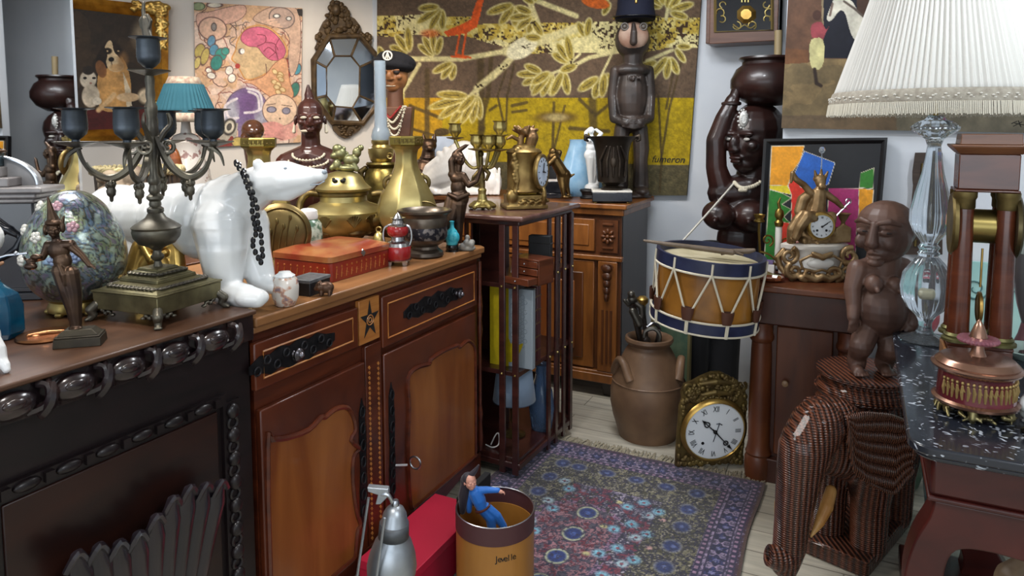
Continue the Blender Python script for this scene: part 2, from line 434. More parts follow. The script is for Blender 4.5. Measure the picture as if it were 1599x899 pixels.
# ---------------------------------------------------------------- black carved buffet
bx=-1.385
B=thing('carved_buffet','black oak buffet with leaf-carved top edge and carved shell on its door','buffet',(bx,.5,0))
def rel(o,P): return (P[0]-o.location.x,P[1]-o.location.y,P[2]-o.location.z)
o0=B.location
def bb(name,boxes,m,par=B,**kw):
    mb=MB()
    for b in boxes: mb.box(*b)
    mb.map(lambda p:p-o0);return mb.build(name,m,par,**kw)
bb('body',[(-2.11,bx-.025,-.35,1.298,.06,1.025)],W_DARK,smooth=False)
bb('table_top',[(-2.13,bx+.010,-.36,1.298,1.024,1.036)],W_DTOP,bev=.004)
mb=MB();y=-.30;i=0
mb.box(bx-.03,bx-.005,-.36,1.298,.955,1.004)
while y<1.25:
    mb.ell((bx-.002,y,.980),(.022,.043,.020),(0,R_(8),0))                      # egg
    mb.ell((bx+.014,y-.004,.985),(.008,.022,.008))
    for s in (-1,1):
        mb.tube(smoothp([(bx-.006,y+s*.028,.962),(bx+.016,y+s*.05,.972),(bx+.012,y+s*.056,.995),(bx-.004,y+s*.045,1.0)],4),[.006]*13,6)
    mb.tube(smoothp([(bx+.0,y+.047,.955),(bx+.02,y+.056,.975),(bx+.014,y+.066,1.0)],4),[.009,.010,.011,.011,.011,.010,.008,.006,.004],7)
    y+=.113
mb.map(lambda p:Vector((p.x+.004*(p.x>bx-.004),p.y,.99+(p.z-.98)*1.35))-o0);mb.build('carved_leaf_edge',mat('worn_black_oak','#1b1215',.25,0,'#3a2a26',18,coat=.6,lo=.45,hi=.8),B)
# mid rail chain of lozenges
mb=MB().box(bx-.03,bx-.012,-.35,1.21,.812,.84);y=-.3
while y<1.18:
    mb.ell((bx-.010,y,.826),(.010,.026,.012));mb.cbox((bx-.010,y+.04,.826),(.016,.018,.02));y+=.08
mb.map(lambda p:p-o0);mb.build('carved_chain_rail',W_DARK,B)
for yc in (1.228,.66):
    mb=MB().box(bx-.03,bx-.014,yc-.026,yc+.026,.08,.815);z=.79
    while z>.1:
        mb.ell((bx-.010,yc,z),(.013,.018,.020));mb.torus((bx-.012,yc,z-.03),.014,.005,'x',12,6);z-=.062
    mb.map(lambda p:p-o0);mb.build('carved_pilaster',W_DARK,B)
d=bb('door',[(bx-.04,bx-.020,.70,1.19,.09,.80)],wood('buffet_panel_wood','#170c0b','#2e150e',.36,3,(1,1,4),coat=.1),bev=.003)
mb=MB()                                                                        # fan-shaped shell
cy,cz=.965,.20
N=9
for i in range(N):
    t=i/(N-1);yt=.795+.345*t;zt=.655+.018*math.cos(t*9)+.02*t;P=[];Q=[]
    for k in range(10):
        u=k/9;e_=u**.75
        P.append(Vector((bx-.022+.018+.022*math.sin(u*PI*.6)+.022*u**4,cy+(yt-cy)*(.25+.75*e_),cz+(zt-cz)*u)));Q.append((.010+.019*e_) if k<9 else .012)
    mb.tube(P,Q,10,fl=.6,flat_up=(1,0,0))
    e=P[-1];mb.tube(smoothp([e+Vector((.0,-.022,-.03)),e+Vector((.012,-.004,.004)),e+Vector((.0,.020,-.026))],4),.007,6)
mb.ell((bx-.004,cy,cz),(.03,.05,.04))
for s in (-1,1): mb.spiral((bx-.004,cy+s*.10,cz-.03),.06,1.4,.014,'x',s,0)
for i in range(5):
    a=R_(200+35*i);mb.tube(smoothp([(bx-.012,cy,cz-.04),(bx+.01,cy+.08*math.cos(a),cz-.04+.08*math.sin(a)),(bx-.006,cy+.16*math.cos(a),cz-.04+.13*math.sin(a))],4),[.012,.016,.018,.018,.017,.014,.010,.006,.003],6)
mb.map(lambda p:p-o0);mb.build('carved_shell',mat('polished_black_carving','#131118',.27,0,'#251d22',10,coat=.5),d)
bb('plinth',[(-2.1,bx-.01,-.35,1.298,0,.07)],W_DARK,bev=.004)
# ---------------------------------------------------------------- fruitwood sideboard
S=thing('inlaid_sideboard','red-brown sideboard with star inlay, pierced iron plates and scalloped door panels','sideboard',(bx,1.95,0));o0=S.location
F2=bx-.02
def fx(u,v): p=atx(u,v,F2);return (p.y,p.z)
bb('body',[(-2.1,F2-.012,1.318,2.525,.12,.965)],W_SIDE,S,smooth=False)
mb=MB().prism([(-2.14,1.303),(bx+.0,1.303),(bx,2.535),(bx-.03,2.565),(-2.14,2.565)],.985,1.01,'z').prism([(-2.12,1.304),(bx-.012,1.304),(bx-.012,2.53),(bx-.04,2.552),(-2.12,2.552)],.965,.985,'z')
mb.map(lambda p:p-o0);mb.build('table_top',W_STOP,S,bev=.005)
KN=[(0,.0),(.008,.0),(.009,.006),(.006,.010),(.010,.014),(.017,.019),(.018,.025),(.014,.030),(.009,.032),(.008,.036),(.003,.040),(0,.041)]
MX=Matrix.Rotation(R_(90),4,'Y')
def plate(yc,zc,L,h):
    P=[];n=9
    for s in (1,-1):
        for i in range(n+1):
            t=i/n if s==1 else 1-i/n
            x=-L/2+L*t;w=h/2*(.35+.65*math.sin(PI*t)**.5)*(1 if i%2 else .68)
            P.append((yc+x,zc+s*w))
    return P
for nm,(ya,yb,za,zb),ky,py,pl in (('a',(1.306,1.728,.812,.94),1.44,1.45,.33),('b',(1.853,2.492,.772,.945),2.315,2.17,.40)):
    dr=bb('drawer',[(F2-.012,F2+.008,ya,yb,za,zb)],W_SIDEH,S,bev=.004)
    mb=MB()
    q=.028
    mb.tube([(F2+.009,ya+q,za+q),(F2+.009,yb-q,za+q),(F2+.009,yb-q,zb-q),(F2+.009,ya+q,zb-q)],.003,4,True)
    mb.map(lambda p:p-o0);mb.build('string_inlay',W_STAR,dr,smooth=False)
    zc=(za+zb)/2
    mb=MB().prism(plate(py,zc,pl,.075),F2+.008,F2+.0105,'x')
    for i in range(9):
        mb.torus((F2+.0115,py-pl*.42+i*pl*.105,zc+(.011 if i%2 else -.011)),.011,.003,'x',12,5)
    mb.map(lambda p:p-o0);mb.build('pierced_plate',IRON,dr,smooth=False)
    mb=MB().lathe(KN,20,M=MX).map(lambda p:p+Vector((F2+.010,ky,zc))-o0);mb.build('knob',mat('steel_knob','#77747a',.3,1.,'#4a4648',30),dr)
sp=bb('star_panel',[(F2-.012,F2+.004,1.738,1.842,.812,.955)],W_STAR,S,bev=.002)
mb=MB();c=(1.79,.884);P=[]
for i in range(10):
    a=PI/2+i*PI/5;r=.052 if i%2==0 else .019
    P.append((c[0]+r*math.cos(a)*.95,c[1]+r*1.25*math.sin(a)))
mb.prism(P,F2+.004,F2+.0052,'x');mb.map(lambda p:p-o0);mb.build('star_inlay',BLACKM,sp,smooth=False)
mb=MB()
for k in range(2): mb.torus((F2+.006,c[0],c[1]),.016-.008*k,.002,'x',16,4)
mb.map(lambda p:p-o0);mb.build('ring_inlay',W_STAR,sp)
st=bb('stile',[(F2-.012,F2+.004,1.765,1.848,.13,.80)],W_SIDE,S,bev=.002)
for yy in (1.783,1.83):
    mb=MB();z=.15
    while z<.74:
        mb.cbox((F2+.0045,yy,z),(.0022,.008,.011),rx=.6);z+=.017
    mb.map(lambda p:p-o0);mb.build('rope_inlay',W_STAR,st,smooth=False)
D2=[(633,590),(647,573),(667,567),(668,561),(687,548),(710,538),(714,541),(728,531),(740,547),(743,577),(741,620),(739,667),(743,682),(739,723),(713,752),(690,762),(666,786),(650,799),(638,790),(634,745),(633,690),(635,635)]
D1=[(413,697),(420,685),(443,682),(477,670),(497,650),(503,650),(520,637),(537,635),(547,650),(550,670),(543,685),(556,699),(547,712),(546,750),(552,797),(558,817),(553,830),(548,883),(536,905),(500,925),(470,955),(425,975),(412,970)]
for (ya,yb,za,zb),D,hy in (((1.32,1.757,.13,.755),D1,1),((1.858,2.478,.13,.748),D2,0)):
    dr=bb('door',[(F2-.012,F2+.008,ya,yb,za,zb)],W_SIDEH,S,bev=.004)
    P=sm2([fx(u,v) for u,v in D],3,True)
    P=[(min(max(a,ya+.012),yb-.012),max(b,za+.01)) for a,b in P]
    mb=MB().prism(P,F2-.004,F2+.0105,'x').map(lambda p:p-o0);mb.build('panel',W_PANEL,dr,smooth=False)
    mb=MB().tube([(F2+.011,a,b) for a,b in P],.008,6,True).map(lambda p:p-o0);mb.build('scalloped_moulding',W_SIDE,dr)
    yk=1.735 if hy else 1.892
    mb=MB().prism([(yk+(a if hy else a),b) for a,b in [(-.016,.25),(0,.20),(.014,.27),(.018,.35),(.014,.42),(.018,.5),(.012,.6),(0,.645),(-.014,.6),(-.016,.5),(-.012,.42),(-.017,.34)]],F2+.008,F2+.011,'x')
    for k in range(7): mb.torus((F2+.012,yk,.27+k*.055),.011,.0035,'x',12,5,1,1.6)
    mb.map(lambda p:p-o0);mb.build('pierced_plate',IRON,dr,smooth=False)
    if not hy:
        mb=MB().tube([(F2+.01,1.91,.345),(F2+.045,1.93,.345)],.004,6).torus((F2+.06,1.955,.345),.022,.0035,'y',18,6)
        mb.map(lambda p:p-o0);mb.build('key',CHROME,dr)
A=[(1.32,.13),(2.525,.13),(2.525,.02),(2.47,.02),(2.45,.075),(2.35,.085),(2.2,.06),(2.0,.08),(1.92,.055),(1.8,.085),(1.6,.06),(1.42,.08),(1.39,.02),(1.32,.02)]
mb=MB().prism(A,F2-.03,F2+.004,'x').map(lambda p:p-o0);mb.build('scalloped_apron',W_SIDE,S,bev=.003)
for y in (1.35,2.49):
    for x in (-2.05,F2-.03):
        mb=MB().frus(.0,.022,.022,.13,.032,.032,(x-bx,y-1.95));mb.build('foot',W_SIDE,S,bev=.003)
mb=MB().lathe([(.008,.14),(.012,.2),(.008,.26),(.012,.3),(.007,.34),(.007,.62),(.012,.66),(.008,.7),(.012,.76),(.008,.82),(.008,.95)],12,(F2+.004-bx,2.52-1.95,0));mb.build('turned_colonnette',W_SIDE,S)
# ---------------------------------------------------------------- low cabinet hidden behind the white bear (holds the lamp, the busts)
H_=thing('long_low_cabinet','long plain brown cabinet standing under the blue-shaded lamp','cabinet',(-2.6,2.4,0))
for nm,b in (('body',(-.36,.36,-.75,1.04,.05,.97)),('table_top',(-.38,.38,-.77,1.06,.97,1.0)),('plinth',(-.34,.34,-.73,1.02,0,.05))):
    MB().box(*b).build(nm,W_CUPD,H_,bev=.004)
# ---------------------------------------------------------------- revolving bookcase
bw0=.60
RB=thing('revolving_bookcase','dark revolving bookcase with slatted sides beside the sideboard end','bookcase',(-1.515,2.87,0),R_(-2));o0=RB.location
h=.305;TZ=1.14
MB().box(-h,h,-h,h,TZ-.022,TZ).build('table_top',W_BTOP,RB,bev=.008)
MB().box(-h+.03,h-.03,-h+.03,h-.03,TZ-.045,TZ-.022).build('top_moulding',W_BOOK,RB,bev=.006)
q=h-.035
for z,n in ((.85,'shelf'),(.475,'shelf'),(.10,'shelf')):
    MB().box(-q,q,-q,q,z-.02,z).build(n,W_BOOK,RB,bev=.002)
MB().box(-q-.01,q+.01,-q-.01,q+.01,.055,.082).build('base_board',W_BOOK,RB,bev=.004)
mb=MB()
mb.lathe([(.11,0),(.11,.03),(.06,.055)],20);mb.build('swivel_foot',W_BOOK,RB)
MB().box(-.05,.05,-.05,.05,.08,TZ-.04).build('centre_post',W_BOOK,RB,smooth=False)
for sgn in (0,1,2,3):
    M=Matrix.Rotation(sgn*PI/2,4,'Z')
    for xx in ((-q+.012,-q+.075,q-.075,q-.012) if sgn!=1 else (.01,.09,.175,.258)):
        mb=MB().box(xx-.014,xx+.014,-q-.012,-q,.03,TZ-.04,M);mb.build('slat',W_BOOK,RB,bev=.002)
for z in (.85,.475):
    for sgn in (0,1):
        M=Matrix.Rotation(sgn*PI/2,4,'Z')
        for xx in ((q-.075,q-.012) if sgn==0 else (.01,.09,.175,.258)): MB().ell(M@Vector((xx,-q-.013,z-.01)),.006,n=8,m=6).build('brass_nail',BRASS,RB)
# ---------------------------------------------------------------- cupboard at the back
xr=-1.155;yf=3.655
C2=thing('low_cupboard','honey-brown low cupboard with carved corner brackets below the hanging tapestry','cupboard',(-1.9,yf,0));o0=C2.location
bb('body',[(-2.62,xr,yf+.015,4.18,.09,1.03)],W_CUPD,C2,smooth=False)
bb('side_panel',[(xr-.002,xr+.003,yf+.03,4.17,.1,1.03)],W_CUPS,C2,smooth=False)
bb('cornice',[(-2.66,xr+.04,yf-.035,4.185,1.062,1.09),(-2.64,xr+.02,yf-.015,4.18,1.025,1.064)],W_CUP,C2,bev=.006)
bb('waist_moulding',[(-2.63,xr+.012,yf-.012,yf+.02,.772,.80)],W_CUP,C2,bev=.005)
bb('base_moulding',[(-2.63,xr+.02,yf-.02,4.18,.085,.135),(-2.63,xr+.01,yf-.01,4.18,.13,.15)],W_CUP,C2,bev=.005)
for xa,xb in ((-2.5,-1.95),(-1.88,-1.305)):
    dr=bb('drawer',[(xa,xb,yf-.004,yf+.02,.82,1.0)],W_CUP,C2,bev=.004)
    bb('drawer_moulding',[(xa+.03,xb-.03,yf-.010,yf,.85,.97)],W_CUP,dr,bev=.006)
    dd=bb('door',[(xa,xb,yf-.002,yf+.02,.16,.765)],W_CUP,C2,bev=.004)
    bb('door_moulding',[(xa+.06,xb-.06,yf-.012,yf,.21,.70)],W_CUPD,dd,bev=.01)
    bb('panel',[(xa+.11,xb-.11,yf-.022,yf-.006,.26,.65)],W_PANEL,dd,bev=.014)
MB().ell((-1.9+.6-.0+.02,-.02,.45),.012).build('keyhole',BRASS,C2)
for xc in (-1.225,-2.565):
    pil=bb('pilaster',[(xc-.055,xc+.055,yf-.012,yf+.02,.15,.77)],W_CUP,C2,bev=.004)
    mb=MB()
    for k in range(3): mb.box(xc-.03+k*.024,xc-.018+k*.024,yf-.018,yf-.01,.2,.5)
    mb.map(lambda p:p-o0).build('fluting',W_CUPD,pil,smooth=False)
    mb=MB()
    for z,r in ((.735,.032),(.69,.028),(.65,.022),(.61,.02),(.575,.014)): mb.ell((xc,yf-.022,z),(r,.018,.026))
    for s in (-1,1): mb.spiral((xc+s*.015,yf-.03,.74),.022,1.2,.006,'y',s)
    mb.map(lambda p:p-o0).build('carved_bracket',W_CUPD,pil)
    mb=MB().box(xc-.055,xc+.055,yf-.006,yf+.02,.82,1.0)
    for k in range(8):
        a=k*PI/4;mb.ell((xc+.026*math.cos(a),yf-.012,.91+.03*math.sin(a)),(.016,.012,.010),(0,-a,0))
    mb.ell((xc,yf-.016,.91),.012)
    for s in (-1,1): mb.tube([(xc-.03,yf-.01,.91+s*.065),(xc+.03,yf-.01,.91+s*.065)],.007,6)
    mb.map(lambda p:p-o0).build('carved_rosette',W_CUPD,C2)
for x in (-2.57,xr-.06):
    MB().frus(0,.035,.035,.09,.05,.05,(x+1.9,.06)).build('foot',W_CUPS,C2,bev=.004)
# ---------------------------------------------------------------- mahogany chest on the right
C3=thing('mahogany_cabinet','small mahogany cabinet with a round corner column carrying the gilt mantel clock','cabinet',(-.17,3.05,0));o0=C3.location
xa,xb,yf=-.40,.035,3.035
bb('body',[(xa+.05,xb-.05,yf+.06,3.44,.10,.70)],W_CHED,C3,smooth=False)
bb('table_top',[(xa-.015,xb+.015,yf-.015,3.455,.825,.852)],W_CHE,C3,bev=.006)
bb('drawer',[(xa+.09,xb-.09,yf+.025,yf+.08,.70,.815)],W_CHE,C3,bev=.008)
bb('frieze',[(xa,xb,yf+.01,3.44,.685,.827)],W_CHED,C3,bev=.006)
dr=bb('door',[(xa+.11,xb-.11,yf+.045,yf+.07,.12,.675)],W_CHE,C3,bev=.005)
MB().lathe([(0,-.022),(.012,-.018),(.014,-.01),(.007,-.004),(.006,.004)],14,M=Matrix.Rotation(R_(-90),4,'X')).map(lambda p:p+Vector((xa+.15,yf+.035,.44))-o0).build('knob',mat('pale_wood_knob','#8c6f52',.4),dr)
for x in (xa+.05,xb-.05):
    col=MB().lathe([(.052,0),(.056,.04),(.056,.09),(.05,.105),(.054,.115),(.05,.125),(.044,.16),(.046,.3),(.042,.56),(.040,.60),(.048,.61),(.05,.625),(.044,.64),(.046,.685)],28,(x,yf+.055,0))
    col.map(lambda p:p-o0).build('corner_column',W_CHE,C3)
bb('plinth',[(xa+.03,xb-.03,yf+.02,3.44,.0,.105)],W_CHED,C3,bev=.006)
# ---------------------------------------------------------------- marble topped console
mx0,my0,my1,mx1=.118,1.745,2.76,1.15
C4=thing('marble_console','console table with white-flecked black marble top and scrolled mahogany legs','table',(.6,2.2,0));o0=C4.location
mm=bpy.data.materials.new('flecked_black_marble');mm.use_nodes=True;nt=mm.node_tree;L=nt.links;bs=nt.nodes['Principled BSDF'];bs.inputs['Roughness'].default_value=.2;bs.inputs['Coat Weight'].default_value=.2
tc=nod(nt,'ShaderNodeTexCoord');nz=nod(nt,'ShaderNodeTexNoise',Scale=9.,Detail=3.);L.new(tc.outputs['Object'],nz.inputs['Vector'])
av=nod(nt,'ShaderNodeMixRGB',blend_type='ADD');av.inputs['Fac'].default_value=.25;L.new(tc.outputs['Object'],av.inputs['Color1']);L.new(nz.outputs['Color'],av.inputs['Color2'])
mq=nod(nt,'ShaderNodeMapping');mq.inputs['Scale'].default_value=(28,64,30);mq.inputs['Rotation'].default_value=(0,0,.5);L.new(av.outputs['Color'],mq.inputs['Vector'])
vo=nod(nt,'ShaderNodeTexVoronoi',Scale=1.);L.new(mq.outputs['Vector'],vo.inputs['Vector'])
r1=nod(nt,'ShaderNodeValToRGB');r1.color_ramp.elements[0].position=.20;r1.color_ramp.elements[0].color=(1,1,1,1);r1.color_ramp.elements[1].position=.29;r1.color_ramp.elements[1].color=(0,0,0,1);L.new(vo.outputs['Distance'],r1.inputs['Fac'])
n2=nod(nt,'ShaderNodeTexNoise',Scale=22.,Detail=3.);L.new(tc.outputs['Object'],n2.inputs['Vector'])
r2=nod(nt,'ShaderNodeValToRGB');r2.color_ramp.elements[0].position=.40;r2.color_ramp.elements[1].position=.54;L.new(n2.outputs['Fac'],r2.inputs['Fac'])
mu=nod(nt,'ShaderNodeMath',operation='MULTIPLY');L.new(r1.outputs['Color'],mu.inputs[0]);L.new(r2.outputs['Color'],mu.inputs[1])
mc=nod(nt,'ShaderNodeMixRGB');mc.inputs['Color1'].default_value=(*rgb('#22252d'),1);mc.inputs['Color2'].default_value=(*rgb('#b9bfc9'),1);L.new(mu.outputs[0],mc.inputs['Fac']);L.new(mc.outputs['Color'],bs.inputs['Base Color'])
def rrect(x0,y0,x1,y1,r,n=8):
    P=[]
    for cx,cy,a0 in ((x1-r,y1-r,0),(x0+r,y1-r,90),(x0+r,y0+r,180),(x1-r,y0+r,270)):
        for i in range(n+1):
            a=R_(a0+90*i/n);P.append((cx+r*math.cos(a),cy+r*math.sin(a)))
    return P
mb=MB().prism(rrect(mx0,my0,mx1,my1,.06),.778,.80,'z').prism(rrect(mx0+.012,my0+.012,mx1-.012,my1-.012,.055),.764,.778,'z')
mb.map(lambda p:p-o0).build('marble_top',mm,C4,bev=.005)
zf=aty(1475,787,my0+.045).z
bb('frieze',[(mx0+.05,mx1-.05,my0+.05,my1-.05,zf+.01,.764)],W_CONS,C4,bev=.01)
bb('bottom_moulding',[(mx0+.045,mx1-.045,my0+.045,my1-.045,zf,zf+.012)],W_CONS,C4,bev=.004)
Lg=[(0,.588),(-.008,.55),(-.035,.49),(-.052,.41),(-.045,.32),(-.01,.23),(.03,.16),(.06,.09),(.05,.03),(.02,.0),(.20,.0),(.21,.04),(.17,.10),(.12,.18),(.07,.26),(.035,.34),(.026,.41),(.034,.47),(.06,.497),(.12,.503),(.23,.503),(.24,.588)]
Lg=[(a,b*zf/.588) for a,b in Lg]
for xs,yy in ((1,my0+.055),(-1,my0+.055),(1,my1-.15),(-1,my1-.15)):
    xo=mx0+.06+(.11 if yy>2 else 0) if xs==1 else mx1-.06
    mb=MB().prism(sm2([(xo+xs*a,b) for a,b in Lg],3),yy,yy+.09).map(lambda p:p-o0)
    mb.build('scroll_leg',W_CONS,C4,bev=.006)
bb('base_shelf',[(mx0+.05,mx1-.05,my0+.3,my1-.05,0.0,.05)],W_CONS,C4,bev=.006)
# ---------------------------------------------------------------- things on the walls
VC=mat('painted_canvas','#808080',.6,vcol=True)
VCW=mat('woven_wool','#808080',.95,vcol=True,bump=.25,c2=None,sc=260)
VCG=mat('varnished_canvas','#808080',.5,vcol=True,spec=.25)
MIRR=mat('silvered_glass','#e6e9ea',.015,1.)
MIRB=mat('bevelled_silvered_glass','#cfdcea',.05,1.)
def pl(P,n):
    P=Vector(P);n=Vector(n).normalized()
    def f(u,v,off=0): return atp(u,v,P,n)+n*off
    return f
def loc_mb(mb,o): 
    o=Vector(o);return mb.map(lambda p:p-o)
def frame(parent,o,f,out,inn,m,name='frame',d0=.0,d1=.035,d2=.012,mid=.4):
    mb=MB();k=len(out);rings=[]
    md=[(a[0]+(b[0]-a[0])*mid,a[1]+(b[1]-a[1])*mid) for a,b in zip(out,inn)]
    m2=[(a[0]+(b[0]-a[0])*.75,a[1]+(b[1]-a[1])*.75) for a,b in zip(out,inn)]
    V=[]
    for r,off in ((out,d0),(out,d1*.8),(md,d1),(m2,d1*.6),(inn,d2),(inn,d0)):
        V+=[f(a,b,off) for a,b in r]
    Fc=[(j*k+i,j*k+(i+1)%k,(j+1)*k+(i+1)%k,(j+1)*k+i) for j in range(5) for i in range(k)]
    mb.add(V,Fc);return loc_mb(mb,o).build(name,m,parent,ang=25)
# --- tapestry
fT=pl((0,4.215,0),(0,-1,0))
Q=[(589,-70),(1100,-70),(1072,305),(588,305)]
o=fT(840,305);TP=thing('tapestry','large hanging tapestry with pale leafy branches on brown and mustard bands','tapestry',o)
def leaf(p,x,y,a,L,w,fill='#8a7a34',ed='#c3b67c'):
    cx,cy=x+math.cos(a)*L/2,y+math.sin(a)*L/2
    p.ell(cx,cy,L/2,w/2,ed,a,soft=.2);p.ell(cx,cy,L/2-2.4,w/2-2.2,fill,a,soft=.25)
    p.stroke([(x+math.cos(a)*L*.3,y+math.sin(a)*L*.3),(x+math.cos(a)*L*.75,y+math.sin(a)*L*.75)],1.6,'#4b3d22')
def sprig(p,x,y,a,n,L,w,spread,stem=None,**k):
    for i in range(n):
        t=a+spread*(i/(max(n-1,1))-.5)
        leaf(p,x+4*math.cos(t),y+4*math.sin(t),t,L*(.8+.25*((i*7)%3)/2),w,**k)
def tap(U,V):
    p=Paint(U,V,'#5c4a3a');n=fbm(U/60,V/40,4,3);n2=fbm(U/7,V/7,3,9);n3=fbm(U/3.2,V/3.2,2,5)
    top=26+14*(fbm(U/70,U*0,2,1)-.5)+np.where(U>700,14,0)*0;bot=55+np.clip((U-720)/100,0,1)*30+8*(fbm(U/50,U*0+3,2,2)-.5)+np.clip((U-860)/200,0,1)*-8
    top=np.where(U>745,38-.02*(U-745),top);top=np.where(U>980,28,top)
    band=(V>top)&(V<bot);p.put(band,'#a8903c');p.put(band&(n2>.52),'#bfae66');p.put(band&(n>.56),'#c8bc86')
    sp=(n3>.60)&(fbm(U/45,V/30,2,21)>.47);p.put(band&sp,'#3c2a1c')
    yb=152+(U-640)*.002;yb2=254+(U-870)*.02
    yel=(V>yb)&(V<yb2);p.put(yel,'#9c8412');p.put(yel&(U<690),'#ac7a1c',.6);p.put((V>=yb2),'#4d4630');p.put((V>=yb2)&(n3>.55),'#574f36')
    p.put(V<yb2,'#2e2216',0)
    DK='#45371f'
    for P,w in (([(667,110),(667,225)],9),([(750,90),(752,200),(748,230)],12),([(768,80),(762,150),(752,190)],8),([(790,110),(777,150),(788,200)],4),([(803,100),(792,150),(790,205)],4),([(640,165),(690,185)],6),([(640,200),(690,215),(672,225)],5),
      ([(925,150),(928,240)],14),([(865,160),(863,235)],5),([(882,165),(866,230)],4),([(1028,150),(1033,250),(1030,300)],4),([(1066,88),(1045,170),(1033,245)],4),([(1055,95),(1040,170)],4),([(905,155),(925,175)],6),([(955,160),(930,180)],6),([(800,165),(822,160)],6),([(800,175),(822,172)],5),([(775,165),(765,172)],5),([(890,200),(950,205)],7)):
        p.stroke(P,w,DK,.8)
    p.ell(690,206,12,6,DK);p.ell(868,183,30,8,'#5a4320',soft=.8);p.ell(868,183,18,6,'#c0b078',soft=.8,a=.7)
    # branches
    BR='#c4b884'
    for P,w in (([(590,95),(640,92),(720,92),(790,80)],9),([(655,100),(640,125),(625,148)],7),([(790,80),(830,68),(900,45)],16),([(815,70),(790,100),(770,118),(745,138)],12),([(745,138),(725,160)],7),([(745,140),(748,160)],5),
       ([(880,110),(920,90),(975,78)],7),([(820,130),(880,108)],5),([(880,108),(905,85),(915,62)],4),([(955,85),(938,120)],4),([(1010,95),(1050,78)],6),([(840,35),(830,10),(820,-10)],9),([(1040,30),(1045,0)],6),([(835,0),(900,25)],9)):
        p.stroke(P,w,BR)
    p.ell(815,75,26,15,'#cfc7a4',-.5)
    LF=dict(fill='#8d7b35')
    sprig(p,655,40,-2.2,0,30,14,1)
    for x,y,a,n,L,w,s in ((690,10,2.3,4,42,14,1.5),(640,85,-2.2,3,38,14,1.1),(680,90,-1.9,4,38,13,1.2),(710,95,2.2,3,34,13,.9),(600,95,-2.4,2,22,12,.9),(632,140,2.2,1,44,18,0),(735,150,2.7,4,62,15,1.0),(745,145,1.9,4,48,14,.9),(805,5,2.2,3,42,15,1.2),(835,22,2.7,4,36,14,1.6),(838,8,-2.2,2,30,12,.8),
       (850,115,2.9,4,38,14,1.3),(862,110,2.1,4,44,15,.9),(880,108,1.7,2,46,15,.6),(893,100,-2.2,3,40,15,.9),(915,62,-1.7,2,34,14,.6),(905,100,2.8,1,36,15,0),(938,118,2.2,2,42,16,.7),(945,110,1.4,2,42,15,.6),(850,60,-2.6,2,34,14,.9),(1030,95,2.4,2,36,14,.8),(1045,85,1.7,3,38,14,1.1),(1052,72,.5,2,30,12,.9),(1042,18,-.6,4,38,14,1.8),(1038,12,-2.4,3,36,14,1.0),(955,0,2.5,2,30,12,.8)):
        sprig(p,x,y,a,n,L,w,s,**LF)
    for x,y in ((640,110),(785,105),(750,135),(820,72),(830,35),(898,96)):
        for k in range(7): p.ell(x+random.uniform(-7,7),y+random.uniform(-4,4),1.8,1.2,'#332417')
    # orange bird
    OR='#c4501f'
    p.poly([(692,50),(720,38),(735,30),(742,8),(750,-8),(757,-8),(750,22),(745,42),(728,52),(700,57)],OR)
    for P in ([(718,52),(712,85)],[(728,50),(722,86)],[(712,85),(735,90)],[(705,88),(728,90)]): p.stroke(P,3.5,OR)
    p.ell(672,52,14,6,OR,soft=.8,a=.6);p.ell(930,4,22,9,'#b5571f',.2);p.mod(.16,5,4);p.mod(.12,1.6,8,1);p.mod(.08,90,12)
    return p
T=paint_obj('woven_panel',quad_px(Q,lambda u,v:fT(u,v)-o),330,240,tap,VCW,TP,thick=.02,org=o)
t=txt('fumeron','signature',.058,INKM,T,fT(1043,249,.003)-o,(R_(90),0,0),.0008,shear=.3)
